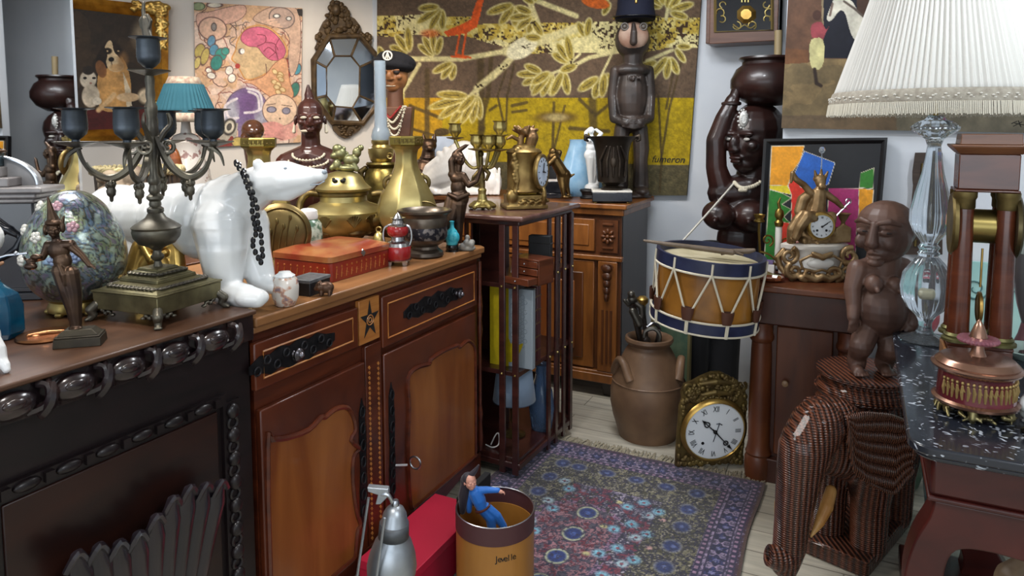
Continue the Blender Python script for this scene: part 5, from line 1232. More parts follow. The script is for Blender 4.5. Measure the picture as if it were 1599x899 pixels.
# ---------------------------------------------------------------- behind the buffets
# --- blue lamp
c=K('table_lamp','table lamp with pleated blue shade and flower-painted white porcelain base','lamp',297,369,1.0)
FL=mat('flower_porcelain','#c9c2bb',.25,0,'#8d6f6a',26,coat=.4,lo=.5,hi=.62,c3='#cfc9c0')
c.part('base',MB().lathe(c.px([(26,369),(28,366),(24,360),(16,352),(22,335),(34,310),(36,290),(32,265),(24,245),(22,232),(24,222),(18,212),(8,208),(7,200),(6,190)]),28),FL)
P=[(45,180),(41,170),(33,150),(27,134)]
sh=c.part('lamp_shade',MB().lathe(c.px(P),160,flute=.02,fn=40,cap=0),mat('blue_pleated_silk','#285a68',.85,0),solid=1.0)
TRM=mat('floral_trim','#bdb29c',.85,0,'#9c7f70',60)
for a,b,r0,r1 in ((191,178,46,45.5),(136,123,27,21)): 
    mb=MB().lathe(c.px([(r0,a),(r1,b)]),48);c.part('floral_trim',mb,TRM,sh,solid=1.2)
c.part('lamp_fitting',MB().lathe(c.px([(3,192),(3,170),(6,168),(6,150),(0,148)]),10),BRASS)
# --- dark basket with a rope rim
c=K('rope_rimmed_basket','dark basket with a twisted pale rope rim below the gilt-framed dog painting','basket',222,398,1.0)
mb=MB().lathe([(40,0),(52,30),(58,80),(60,128),(57,132),(54,126),(50,70),(40,6),(0,5)],32);c.part('body',mb,mat('dark_wicker','#2a211c',.6,0,'#4a3a2e',60,tex='wave',bump=.5))
mb=MB()
for ph in (0,PI):
    P=[];n=150
    for i in range(n):
        a=2*PI*i/n;b=a*22+ph;r=60+4*math.cos(b);P.append((r*math.cos(a),r*math.sin(a),133+4*math.sin(b)))
    mb.tube(P,3.6,6,True)
c.part('rope_rim',mb,mat('pale_rope','#b3a67c',.8,0,'#8e8260',50))
# --- orange-brown curved wooden object
c=K('curved_wooden_harp','orange-brown curved wooden frame standing between the rope basket and the blue lamp','wooden ornament',258,381,1.0);Q=c.q
HW=wood('orange_wood','#6e3a1a','#96552a',.35,5)
mb=MB().tube(smoothp([Q(240,384),Q(240,330),Q(242,270),Q(240,215)],4),[9]*13,10);mb.lathe([(10,0),(12,6),(9,12)],14,Q(240,230));c.part('pillar',mb,HW)
mb=MB().tube(smoothp([Q(244,215),Q(262,218),Q(276,240),Q(282,275),Q(280,320),Q(270,360),Q(262,382)],5),[7,7,7,7,7,8,8,8,8,8,9,9,9,9,9,9,9,9,9,9,9,9,9,9,9,9,9,9,9,9,9],10);c.part('curved_neck',mb,HW)
c.part('foot',MB().cbox((-2,0,4),(70,30,8)),HW,bev=2)
mb=MB()
for k in range(5): mb.tube([Q(248+6*k,225+6*k),Q(248+4*k,378)],.6,4)
for k in range(5): c.part('string',MB().tube([Q(248+6*k,222+5*k),Q(247+4*k,378)],.6,4),CHROME)
# --- mottled stone
c=K('mottled_stone_head','mottled brown weathered stone bust lump between the enamelled egg and the standing mirror','stone',128,425,1.0,rz=0)
mb=MB();random.seed(9);mb.ell((0,0,90),(34,26,54)).ell((-6,0,50),(38,30,50)).ell((16,-4,140),(16,16,22)).ell((-24,0,130),(18,18,24)).ell((0,0,12),(44,32,12))
for k in range(14): mb.ell((random.uniform(-28,28),random.uniform(-26,-14),random.uniform(60,150)),random.uniform(6,11))
c.loc=Vector((-2.33,1.62,1.0));c.s=depth(c.loc)/F
c.solo(mb,mat('mottled_stone','#5b4a3e',.8,0,'#8a7d6a',22,bump=.5),rem=2,smi=2)
# --- dark polished carved head
c=K('polished_wood_carving','dark polished rounded wood carving visible above the left brass vase','carving',400,364,1.0)
mb=MB().lathe([(22,0),(24,6),(14,14),(10,60),(12,110),(16,140)],18).ell((0,0,160),(17,17,17)).ell((4,-8,158),(12,12,10)).ell((-9,-6,150),(8,8,8)).ell((10,-10,150),(6,6,5))
c.solo(mb,mat('polished_dark_wood','#3a2118',.2,0,'#5c3a24',8,coat=.5),rem=1.6,smi=2)
# --- african bust
c=K('carved_bust','reddish-brown carved wooden bust with a crest of hair, earrings and bead necklace','bust',490,367,1.0);Q=c.q
BW=mat('redbrown_carved_wood','#2c1410','.3' and .32,0,'#44221a',9,coat=.25)
mb=MB();h=62
M=head(mb,Q(489,186),h,.25,w=.34,ears=1,nose=1.3,lips=1.1)
mb.limb([Q(489,166,4),Q(487,150,2),Q(487,136,0)],[9,7,2.5]).limb([Q(489,205),Q(489,232)],[14,15]).limb([Q(452,258,0),Q(489,246,2),Q(527,256,0)],[20,24,20]).ell(Q(489,275),(46,28,34)).limb([Q(448,258),Q(436,300,-4),Q(432,340)],[16,14,12]).limb([Q(530,258),Q(542,300,-4),Q(544,340)],[16,14,12]).limb([Q(489,285),Q(489,325)],[42,36])
for s in (-1,1): mb.ell(Q(489+s*17,284,-22),(12,11,12))
b_=c.part('figure',mb,BW,rem=1.5,smi=2)
for p in face_pts(Q(489,186),h,.25,ez=.02,ex=.15,ey=-.345): c.part('eye',MB().ell(p,(5,3,2.4),None,10,6),mat('bone_white','#b9ad98',.4),b_)
c.part('teeth',MB().ell(Q(488,205,-22),(9,3,2.2)),bpy.data.materials['bone_white'],b_)
IV=mat('ivory_beads','#c9bfa8',.4)
for r,z,n in ((24,240,15),(30,250,17)):
    mb=MB()
    for k in range(n):
        a=PI+PI*k/(n-1);mb.ell((r*math.cos(a),-18+r*.8*math.sin(a)*.6,367-z-9*math.sin(-a)*1.0),2.1,None,6,5)
    mb.tube([(r*math.cos(PI+PI*k/20),-18+r*.8*math.sin(PI+PI*k/20)*.6,367-z-9*math.sin(-PI-PI*k/20)) for k in range(21)],.7,4);c.part('bead_string',mb,IV,b_)
for s in (-1,1): c.part('earring',MB().limb([Q(489+s*24,196,-2),Q(489+s*25,206,-2)],[1.5,3]),IV,b_)
# --- oil lamp
c=K('oil_lamp','oil lamp with tall pale glass chimney and brass jar body beside the octagonal mirror','oil lamp',597,350,1.0);Q=c.q
b_=c.part('jar_body',MB().lathe(c.px([(22,350),(24,346),(20,338),(26,325),(29,305),(29,285),(25,268),(20,262),(24,256),(22,253),(0,252)]),28),mat('chased_brass','#8f7f45',.35,.9,'#6a5a30',30,bump=.4))
for s in (-1,1): c.part('handle',MB().limb([Q(597+s*24,262,-4),Q(597+s*31,268,-6),Q(597+s*30,285,-6),Q(597+s*26,300,-4)],[4,5,4,3]),BRASSD,rem=1,smi=1)
c.part('burner',MB().lathe(c.px([(14,253),(17,250),(20,238),(20,232),(15,230),(13,226),(15,223),(15,219)]),24),BRASS)
mb=MB().torus(Q(613,243,-14),4,1.2,'y',12,5).cap(Q(600,243,-12),Q(611,243,-14),1.3);c.part('wick_wheel',mb,BRASS)
gl=mat('frosted_glass','#cfdde8',.22,trans=.75,ior=1.2,coat=.3)
ch=c.part('glass_chimney',MB().lathe(c.px([(13,221),(15,214),(13,204),(10,198),(9,150),(9,98),(8,98),(8,150),(9,197),(12,205),(14,214),(12,220)]),24),gl)
# --- bust with a beret
c=K('beret_bust','carved wooden bust wearing a black beret with a round badge and red and white beads','bust',622,340,1.0);Q=c.q
FW=mat('pale_brown_wood','#9c6a42',.45,0,'#80522f',8,coat=.1);DW=mat('brown_block_wood','#4a2d20',.45,0,'#6a4632',8)
mb=MB();h=58;head(mb,Q(619,118),h,-.15,w=.37,ears=0,nose=1.5,lips=.9,brow=1.05);mb.ell(Q(619,122),(21,20,24))
hd=c.part('head',mb,FW,rem=1.4,smi=2)
for p in face_pts(Q(619,118),h,-.15,ex=.17,ey=-.35,ez=.03): c.part('eye_hollow',MB().ell(p,(5,2.5,4),None,10,6),mat('dark_hollow','#20130d',.6) if 'dark_hollow' not in bpy.data.materials else bpy.data.materials['dark_hollow'],hd)
c.part('mouth_inlay',MB().ell(Q(616,137,-18),(8,2,1.4),None,10,6),bpy.data.materials['bone_white'],hd)
mb=MB().lathe([(13,0),(12,20),(13,34)],20,Q(620,168)).frus(122,22,14,172,26,16,(0,0)).frus(60,20,16,122,22,16).frus(0,30,24,62,22,18);c.part('neck_and_shoulders',mb,DW,bev=2)
be=c.part('beret',MB().ell(Q(617,104),(34,30,13),(0,.12,0)).ell(Q(622,98,2),(31,28,15),(0,.2,0)).lathe([(24,-2),(25,6),(20,8)],24,Q(618,112)),mat('black_felt','#0e0d12',.9,0),rem=1.2,smi=2)
mb=MB().torus(Q(614,93,-29),6.5,1.4,'y',20,6).limb([Q(611,97,-29),Q(614,88,-29.5),Q(617,97,-29)],[1.2,1,1.2]).cap(Q(614,89,-29.5),Q(614,98,-29.5),1);c.part('round_badge',mb,mat('white_metal_badge','#d8d2c4',.35,.4),be)
RB_=mat('red_beads','#8e2524',.3);
for k,(x0,x1,y1,m) in enumerate(((602,634,192,IV),(604,638,202,IV),(606,636,212,IV),(600,630,185,RB_))):
    mb=MB();P=smoothp([Q(x0,168,-15),Q((x0*3+x1)/4,y1-8,-19),Q((x0+x1)/2,y1,-20),Q((x0+3*x1)/4,y1-8,-19),Q(x1,168,-15)],5)
    mb.tube(P,.6,4)
    for p in P: mb.ell(p,1.9,None,6,5)
    c.part('bead_string',mb,m)
# ---------------------------------------------------------------- on the low cupboard (z=1.09) and the bookcase (z=1.12)
zc=1.09
c=K('bronze_cat','seated dark bronze cat peering out behind the tall brass vase','animal figurine',668,297,zc);Q=c.q
mb=MB().ell(Q(664,275),(22,20,30)).ell(Q(656,292),(24,22,24)).limb([Q(668,252),Q(670,235)],[12,10]).ell(Q(671,227,-2),(12,11,11)).ell(Q(673,231,-11),(6,5,5))
for s in (-1,1): mb.limb([Q(671+s*8,220,0),Q(671+s*9,209,0)],[4.5,1.5]).limb([Q(668+s*9,270,-16),Q(668+s*9,308,-20)],[7,5])
mb.torus(Q(669,246),11,2,'z',16,6).map(lambda p:Vector((p.x,p.y,max(p.z,1))));c.solo(mb,BRONZE,rem=1.3,smi=2)
c=K('white_card','small blue-white card propped behind the bronze cat','card',692,295,zc)
c.solo(MB().cbox((0,0,41),(34,2,82),rx=-.1),mat('bluish_card','#a8b4c6',.6))
c=K('white_conch_shell','big bright white conch shell behind the brass candelabra','shell',716,303,zc);Q=c.q
mb=MB();CO=mat('white_shell','#e8e3dc',.3,sub=.1,coat=.2)
prev=None
for i in range(26):
    t=i/25;u=662+108*t;r=8+34*math.sin(PI*min(t*.9+.12,1))**1.1;v=284-26*math.sin(PI*t*.9);mb.ell(Q(u,v,0),(9,r*.85,r),(0,.3,0),14,9)
for i in range(7): a=-.9+i*.32;mb.limb([Q(715+22*math.sin(a),262-14*math.cos(a),-18),Q(722+44*math.sin(a),258-30*math.cos(a),-14)],[10,5])
mb.limb([Q(664,280,-8),Q(672,262,-12),Q(688,252,-14)],[7,8,10]).limb([Q(686,304,-16),Q(720,298,-24),Q(760,302,-12)],[8,12,8]).limb([Q(684,300,-20),Q(668,286,-16)],[7,5])
mb.ell(Q(767,284,-10),(17,20,24)).ell(Q(716,310,0),(34,24,9))
for k in range(5): mb.limb([Q(752+7*k,262,-24),Q(755+6*k,304,-26)],[2.5,2.5],6)
mb.map(lambda p:Vector((p.x,p.y,max(p.z,1))));c.solo(mb,CO,rem=1.6,smi=2)
# --- brass candelabra
c=K('brass_candelabra','five-light yellow brass candelabra with flower sockets on the bookcase top','candelabra',753,326,1.14);Q=c.q
BC=mat('bright_yellow_brass','#b8a86c',.38,.85,'#80703f',10)
mb=MB().lathe([(20,3),(21,6),(14,9),(8,14),(6,24),(7,30),(4,34)],20)
for k in range(5): a=k*2*PI/5+.3;mb.limb([(12*math.cos(a),12*math.sin(a),8),(19*math.cos(a),19*math.sin(a),4)],[5,4])
c.part('base',mb,BC,rem=1.,smi=1)
mb=MB().limb([Q(753,292),Q(752,276),Q(750,258),Q(751,246)],[5,6,5,4]).limb([Q(748,268,-4),Q(740,276,-6),Q(738,284,-5)],[4,3,2.5]).limb([Q(756,262,-4),Q(764,270,-6),Q(760,280,-5)],[4,3,2.5]).ell(Q(751,240),(5,5,6)).limb([Q(752,276),Q(744,288,-3)],[5,3]);c.part('figure_stem',mb,BRASSD,rem=.9,smi=1)
def socket(u,v,y):
    mb=MB().lathe([(0,-3),(4,-2),(12,0),(13,1.5),(6,1.5),(4,2),(5,4),(9,9),(9.5,14),(8,18),(8.5,21),(11,23),(7,22.5),(6.5,8),(0,7)],16,Q(u,v,y),flute=.06,fn=6);c.part('flower_socket',mb,BC)
for u,v,y,a in ((745,233,-8,0),(764,234,-14,0),(780,234,-6,0),(711,216,4,0),(780,212,10,0)):
    socket(u,v,y);P=smoothp([Q(752,258,0),Q((752*2+u)/3,262,y*.4),Q((752+u*2)/3,258 if v>225 else 248,y*.8),Q(u,v+2,y)],5);c.part('branch_arm',MB().tube(P,2.6,7),BC)
# --- gilt drum clock
c=K('gilt_drum_clock','gilt drum-shaped clock with a blue-white dial facing the right and garland figures','clock',818,325,1.14,rz=.25);Q=c.q
GC=mat('clock_gilding','#957d4c',.4,.8,'#6c5530',16,bump=.25)
c.part('body',MB().lathe([(26,26),(28,28),(26,32),(26,84),(28,88),(25,92),(18,94),(16,98),(8,100)],24,flute=.03,fn=12),GC)
mb=MB().cbox((0,0,4),(66,44,6)).cbox((0,0,14),(56,38,16))
for x in (-26,26):
    for y in (-14,14): mb.ell((x,y,4),(7,7,4))
mb.ell((-22,-14,20),(10,8,12));mb.torus((26,-10,20),14,4,'x',16,7)
for k in range(8): mb.ell((-10+6*k,-20,10+3*(k%2)),(4,3,3))
c.part('footed_base',mb,GC,rem=1.2,smi=1)
mb=MB().lathe([(0,0),(24,0),(27,2),(28,5),(26,8),(24,7)],30,(24,-10,58),M=Matrix.Rotation(R_(90),4,'Y')@Matrix.Rotation(R_(45),4,'X')) if False else MB().lathe([(0,0),(24,0),(27,2),(28,5),(26,8),(23,7)],30,(19,-16,58),M=Matrix.Rotation(R_(52),4,'Z')@Matrix.Rotation(R_(90),4,'X'))
bz=c.part('bezel',mb,GC)
MZ=Matrix.Rotation(R_(52),4,'Z')@Matrix.Rotation(R_(90),4,'X')
c.part('dial',MB().lathe([(0,7.5),(22,7.0),(22,6)],30,(19,-16,58),M=MZ),mat('bluish_enamel_dial','#b4c2d6',.25,coat=.4),bz)
dv=MZ@Vector((0,0,1));ux=MZ@Vector((1,0,0));uy=MZ@Vector((0,1,0));o_=Vector((19,-16,58))+dv*8.4
mb=MB().cap(o_,o_+uy*13+ux*3,.8).cap(o_,o_-uy*2+ux*9,.9).ell(o_,2)
for k in range(12): a=k*PI/6;mb.cap(o_+(ux*math.cos(a)+uy*math.sin(a))*17,o_+(ux*math.cos(a)+uy*math.sin(a))*20,.6,n=5)
c.part('hands_and_marks',mb,INKM,bz)
mb=MB().limb([(-18,-16,26),(-14,-20,46),(-20,-16,70),(-14,-14,86)],[6,4,6,5]).ell((-14,-16,90),(7,6,7))
for k in range(12): mb.ell((-18+3*math.sin(k),-20,28+5*k),(4,3,4))
c.part('garland_figure',mb,GC,rem=1.1,smi=1)
mb=MB().limb([(-6,0,98),(-4,0,112),(4,0,122)],[5,5,6]).limb([(10,0,98),(13,-2,110),(12,0,120)],[9,10,7]);random.seed(12)
for k in range(9): a=k*.7;mb.limb([(2+6*math.cos(a),4*math.sin(a),118),(2+19*math.cos(a),9*math.sin(a),122+5*(k%2))],[5,2.5])
mb.limb([(-4,0,104),(-20,-2,112),(-28,-4,108)],[3,3,2]);c.part('vase_finial',mb,mat('finial_bronze','#6d5138',.4,.7,'#8a6c45',20),rem=1.1,smi=1)
# --- black marble block and satyr
c=K('black_marble_plinth','black marble stepped block with a white band behind the bronze satyr','marble block',858,308,zc,rz=-.2)
c.part('base_slab',MB().box(-30,36,-16,16,0,8),MARB,bev=1);c.part('block',MB().box(-24,26,-12,12,8,26).box(-20,12,-10,10,29,52),MARB,bev=1);c.part('white_band',MB().box(-23,25,-11.5,11.5,25.8,29.2),WHITE)
c=K('bronze_satyr','small bronze leaping goat-legged satyr in front of the black marble block','statuette',876,313,zc);Q=c.q
mb=MB().limb([Q(878,270),Q(866,250,-2)],[10,9]).ell(Q(864,246),(10,8,10)).limb([Q(882,272),Q(884,288),Q(888,304)],[9,5,3]).limb([Q(876,274),Q(878,292,-5),Q(880,306,-6)],[8,5,3]).limb([Q(866,246,-6),Q(856,256,-10),Q(849,252,-12)],[5,4,3]).limb([Q(870,246,6),Q(874,238,6),Q(866,236,4)],[5,4,3]).ell(Q(863,237,-1),(6.5,6,7)).limb([Q(888,276),Q(896,272)],[3,1.5]).ell(Q(884,307,-3),(9,8,3))
c.solo(mb,mat('golden_bronze','#7a6038',.35,.9,'#4f3c24',14),rem=1,smi=1)
# --- blue glass shade vase
c=K('blue_opaline_vase','pale blue frosted glass vase tapering to a narrow neck','vase',903,305,zc)
c.solo(MB().lathe(c.px([(24,309),(32,304),(37,290),(34,278),(26,258),(19,240),(15,228),(14,220),(15,218),(12,218),(12,228),(16,242)]),32,flute=.02,fn=9,sy=.78),mat('blue_opaline','#86b4d6',.3,0,'#a3c8e2',20,trans=.15,sub=.2,bump=.5))
# --- white nude
c=K('white_nude','slender white porcelain nude woman on a black openwork stand','statuette',924,310,zc);Q=c.q
mb=MB().limb([Q(922,246),Q(922,266),Q(923,290)],[9,6,4]).limb([Q(926,248),Q(928,268,2),Q(925,290,2)],[8,5.5,4]).ell(Q(922,242),(11,8,10)).ell(Q(922,230),(8,6,9)).ell(Q(923,220),(9.5,7,8)).cap(Q(923,212),Q(922,207),3).ell(Q(922,204,-1),(5,5.5,6)).limb([Q(931,217),Q(938,209),Q(930,203)],[3.5,3,2.5]).limb([Q(914,217),Q(914,207),Q(920,201)],[3.5,3,2.5]).ell(Q(919,219,-6),3.4).ell(Q(927,219,-6),3.4).lathe([(12,0),(11,4),(8,7)],16,Q(924,294)).limb([Q(931,252,6),Q(933,275,6),Q(930,290,5)],[5,5,6])
c.part('figure',mb,PORC,rem=.9,smi=1)
c.part('black_stand',MB().lathe([(19,0),(20,3),(16,5),(17,9),(20,12),(19,15),(0,15.5)],8,ph=.39,sy=.7),mat('black_wood','#111114',.4),bev=.6)
# --- bronze urn on marble
c=K('bronze_urn','dark bronze relief urn with flared lip and curled handles on a marble slab','urn',955,316,zc,rz=-.06);Q=c.q
c.part('black_slab',MB().box(-31,30,-18,18,3,17),MARB,bev=.8)
c.part('white_slab',MB().box(-31,30,-18,18,17,20),mat('white_marble','#cfcac0',.3),bev=.6)
for x in (-26,24):
    for y in (-14,14): c.part('foot',MB().ell((x,y,1.6),(3,3,1.8),None,8,5),BRASS)
UB=mat('urn_bronze','#4a4036',.4,.75,'#332b26',12,bump=.3)
b_=c.part('body',MB().lathe([(16,20),(18,22),(12,25),(9,27),(14,30),(22,33),(23,38),(26,80),(30,94),(38,103),(30,100),(24,92),(20,40),(0,38)],32),UB)
for s in (-1,1): c.part('curled_handle',MB().limb([(s*34,0,101),(s*41,0,104),(s*42,0,98),(s*38,0,96)],[2.5,3,2.6,2]),UB,rem=.8,smi=1)
mb=MB()
for k in range(-2,3):
    x=k*9;mb.limb([(x,-math.sqrt(max(25**2-x*x,1)),42),(x*1.1,-math.sqrt(max(26**2-x*x,1))-.5,66),(x*.6,-27,88)],[2,2.4,1.5],6)
mb.ell((0,-26,64),(5,3,9));c.part('relief',mb,UB,b_,rem=.9,smi=1)
# --- tall african figure in a kepi
c=K('tall_carved_figure','tall dark carved standing figure with pale mask face wearing a dark blue kepi','statue',988,308,zc);Q=c.q
TW=mat('blackened_wood','#1d1714',.5,0,'#3a2e28',10,coat=.15,bump=.15)
mb=MB().limb([Q(985,82),Q(985,110)],[19,15]).ell(Q(985,108),(28,18,12)).prism(sm2([(-26,115-0),(26,115),(24,150),(20,185),(-20,185),(-25,150)],1,True),-17,17) if False else MB().limb([Q(985,82),Q(985,112)],[17,14],12)
mb.ell(Q(984,112),(29,18,12)).ell(Q(984,150),(24,19,50)).ell(Q(984,192),(24,18,16))
for s in (-1,1): mb.limb([Q(984+s*26,112),Q(984+s*29,150,2),Q(984+s*27,185,-4),Q(984+s*10,193,-19)],[8,8.5,8,6]).limb([Q(984+s*14,200),Q(984+s*16,232),Q(984+s*15,250,-3),Q(984+s*16,290)],[12,13,11,13]).ell(Q(984+s*16,298,-8),(12,17,8))
mb.ell(Q(984,305),(34,24,6))
for k in range(4): mb.limb([Q(968,186+4*k,-20),Q(984,189+4*k,-23),Q(1000,186+4*k,-20)],[2,2,2],6)
for k in range(5): mb.limb([Q(974+5*k,122,-19),Q(974+5*k,128,-20)],[1.6,1.2],6)
mb.ell(Q(984,66),(27,24,30))
b_=c.part('body',mb,TW,rem=1.4,smi=2)
mb=MB().ell(Q(983,62,-15),(23,12,21));mk=c.part('mask_face',mb,mat('pale_pinkish_mask','#8d6a58',.6,0,'#a58a78',14,bump=.2),b_)
c.part('nose',MB().limb([Q(981,46,-26),Q(981,58,-29),Q(981,72,-27)],[3,5,6]),TW,mk,rem=1,smi=1)
for s in (-1,1):
    c.part('eye',MB().torus(Q(982+s*14,49,-24),5,1.4,'y',16,6).ell(Q(982+s*14,49,-24.5),(3,2,3)),mat('grey_eye','#5a534c',.5) if 'grey_eye' not in bpy.data.materials else bpy.data.materials['grey_eye'],mk)
kp=c.part('kepi',MB().lathe(c.px([(30,36),(30.5,30),(28,18),(27,-4),(25,-6),(0,-5)]),32),mat('navy_cloth','#0e1226',.85))
c.part('visor',MB().surf(lambda s,t:Vector(((29+9*t)*math.cos(PI+PI*s),(29+14*t)*math.sin(PI+PI*s),311-35-3*t*math.sin(PI*s))),16,3),BLACK,kp,solid=1.2)
c.part('gilt_badge',MB().limb([Q(984,14,-27.5),Q(984,5,-27.5)],[2.2,1.2]).ell(Q(984,8,-27.5),(2.4,1.2,2)),GOLD,kp)
for s in (-1,1): c.part('button',MB().ell(Q(984+s*29,34,-4),2.2,None,8,6),GOLD,kp)
# ---------------------------------------------------------------- carved woman carrying a pot
wp=Vector((-.575,3.757,0))
c=K('woman_statue','tall dark carved wooden woman holding a round pot on her head behind the drum','statue',loc=wp)
def Q(u,v,d=0): return c.pp(u,v,d)
WS_=mat('dark_polished_wood','#1c100f',.36,0,'#2e1814',7,coat=.2)
WSB=mat('reddish_polished_wood','#1e110f',.36,0,'#331a15',6,coat=.2)
mb=MB();h=104
head(mb,Q(1163,218),h,-1.0,w=.37,ears=0,nose=1.15,lips=1.1)
mb.ell(Q(1170,205,14),(40,42,44)).limb([Q(1168,255,6),Q(1162,290,8)],[26,25],14)
mb.limb([Q(1118,300,4),Q(1160,296,4),Q(1202,302,4)],[22,30,22],14).ell(Q(1158,330,6),(50,32,46)).ell(Q(1152,372,8),(40,30,44)).ell(Q(1140,410,8),(42,32,40))
mb.ell(Q(1114,334,-22),(25,25,22),(0,.3,0)).ell(Q(1163,336,-24),(27,26,24)).cap(Q(1110,340,-44),Q(1108,342,-47),4).cap(Q(1161,342,-47),Q(1160,344,-50),4)
mb.limb([Q(1120,298,4),Q(1109,262,2),Q(1107,220,0),Q(1118,188,0),Q(1131,160,2)],[20,16,14.5,13,10.5],12)
hand(mb,Q(1133,158,2),(.25,.1,1),(0,1,0),42,-.25,1)
mb.limb([Q(1202,302,4),Q(1214,350,6),Q(1206,400,4)],[20,16,13],12)
b_=c.part('figure',mb,WSB,rem=2.,smi=3)
for p in face_pts(Q(1163,218),h,-1.0,ex=.16,ey=-.335,ez=-.0): c.part('eye',MB().ell(p,(5.5,3,2.6),(0,0,-1.0),10,6),mat('eye_white','#a9a49c',.3) if 'eye_white' not in bpy.data.materials else bpy.data.materials['eye_white'],b_)
mb=MB()
for k in range(26):
    a=2*PI*k/13;r=(4,9)[k//13];q=Vector(Q(1148,188,-30))+Vector((r*.8*math.cos(a),4 if r>5 else 0,r*1.5*math.sin(a)));mb.ell(q,1.6,None,6,4)
mb.ell(Q(1148,188,-27),(7,4,12));c.part('forehead_ornament',mb,mat('white_inlay','#c9c7c2',.35,.3),b_)
pot=c.part('pot',MB().lathe([(0,0),(22,1),(42,12),(52,28),(52,40),(44,56),(36,62),(36,66),(41,70),(40,73),(36,73),(30,66),(30,40),(0,36)],44,Q(1181,169,6),flute=.006,fn=24),WS_)
c.part('bracelet',MB().torus(Q(1129,165,2),12,3,'z',20,6),WS_)
mb=MB();P=smoothp([Q(1137,284,-16),Q(1145,291,-26),Q(1156,292,-28),Q(1172,286,-22),Q(1186,272,-6)],5)
mb.tube(P,1,4)
for p in P: mb.ell(p,3.2,None,8,6)
for k in range(5): mb.ell(Vector(P[7])+Vector((2*k-4,-2,-3)),3,None,8,6)
c.part('shell_necklace',mb,IV)
c.part('pale_strap',MB().tube(smoothp([Q(1190,268,4),Q(1194,300,-20),Q(1190,340,-40),Q(1180,375,-62)],5),2.,6).tube(smoothp([Q(1137,284,-16),Q(1108,318,-46),Q(1080,350,-60),Q(1057,376,-80)],5),1.6,6),mat('pale_cotton','#b9b4a8',.8))
mb=MB()
for x in (-24,24): mb.limb([(x-34,4,150),(x-34,8,80),(x-32,10,12)],[25,24,22],14)
mb.ell((-34,8,220),(50,40,50)).ell((-36,8,165),(48,36,30)).lathe([(62,0),(62,10),(56,14)],24,(-34,6,0),sy=.7)
c.part('black_lower_body',mb,mat('black_cloth','#0d0d12',.85,sheen=.1),rem=2.4,smi=3)
# ---------------------------------------------------------------- drum
dp=atz(1098,496,.64);dp=Vector((dp.x,dp.y-.06,.60))
c=K('snare_drum','old rope-tensioned wooden drum with dark blue hoops hung in front of the carved woman','drum',loc=atd(1098,500,2.93))
S3=1;R=80
TL=Matrix.Rotation(R_(4),4,'Y')@Matrix.Rotation(R_(3),4,'X')
def tl(mb): return mb.map(lambda p:TL@p)
HB=mat('navy_hoop_paint','#171c36',.45,0,'#262c48',14);RP=mat('cream_rope','#c2baa6',.85)
MD=bpy.data.materials.new('drum_shell_wood')
c.part('shell',tl(MB().lathe([(76,16),(76,96),(74,96),(74,16)],56)),mat('amber_shell_wood','#6b4317',.35,0,'#a06c28',5,coat=.4,lo=.35,hi=.65))
for a,b,n in ((0,18,'h'),(92,110,'t')):
    c.part('hoop',tl(MB().lathe([(77,a),(82,a),(82,b),(77,b),(77,a)],56)),HB)
c.part('rope_ring',tl(MB().torus((0,0,19.5),82,1.8,'z',56,6)),RP);c.part('rope_ring',tl(MB().torus((0,0,90),82,1.8,'z',56,6)),RP);c.part('rope_ring',tl(MB().torus((0,0,1),82,1.5,'z',56,6)),RP)
c.part('drum_skin',tl(MB().lathe([(0,98),(77,97),(77,95),(0,96)],56)),mat('calf_skin','#bdb294',.7,0,'#a39877',10))
c.part('lower_skin',tl(MB().lathe([(0,3),(77,3),(77,5),(0,5)],56)),bpy.data.materials['calf_skin'])
TG=mat('brown_leather_tug','#4a2a1c',.6)
n=9
for k in range(n):
    a=-PI/2+.12+k*2*PI/n;da=PI/n
    t0=Vector((83*math.cos(a-da),83*math.sin(a-da),108));t1=Vector((83*math.cos(a+da),83*math.sin(a+da),108));b=Vector((81*math.cos(a),81*math.sin(a),34))
    dv=Vector((-math.sin(a),math.cos(a),0))
    mb=MB().tube([t0,Vector((83*math.cos(a-da),83*math.sin(a-da),92)),b-dv*5],1.7,6).tube([t1,Vector((83*math.cos(a+da),83*math.sin(a+da),92)),b+dv*5],1.7,6).tube([b-dv*3,Vector((84*math.cos(a),84*math.sin(a),18)),Vector((83*math.cos(a),83*math.sin(a),0))],1.7,6).tube([b+dv*3,Vector((84*math.cos(a)+2*dv.x,84*math.sin(a)+2*dv.y,18)),Vector((83*math.cos(a)+2*dv.x,83*math.sin(a)+2*dv.y,0))],1.7,6)
    c.part('rope',tl(mb),RP)
    mb=MB().lathe([(7,-9),(9,0),(10,10),(8,10),(6,-8)],12,(0,0,0)).map(lambda p:Matrix.Rotation(a+PI/2,4,'Z')@Vector((p.x,p.y*.5,p.z))+b+Vector((2*math.cos(a),2*math.sin(a),-4)))
    c.part('leather_tug',tl(mb),TG)
dz=c.loc
SW=mat('grey_brown_stick','#6e5f50',.5,0,'#544639',10)
k2=K('drumstick','longer pale brown drumstick lying across the drum with its tip past the left rim','drumstick',loc=c.loc+Vector((0,0,0)));k2.s=c.s
k2.solo(MB().limb([(-92,10,124),(-60,4,120),(-10,-6,115),(38,-14,110)],[2.2,3.4,4.4,5],8),SW,rem=.9,smi=1)
k2=K('drumstick','short grey drumstick with a knotted cord on the right of the drum skin','drumstick',loc=c.loc);k2.s=c.s
k2.solo(MB().limb([(6,6,110),(36,0,109),(66,-4,110),(74,-6,112)],[3,4,4.5,3],8).limb([(24,-8,106),(40,-12,112),(54,-14,106)],[2,2.4,2],6),SW,rem=.9,smi=1)
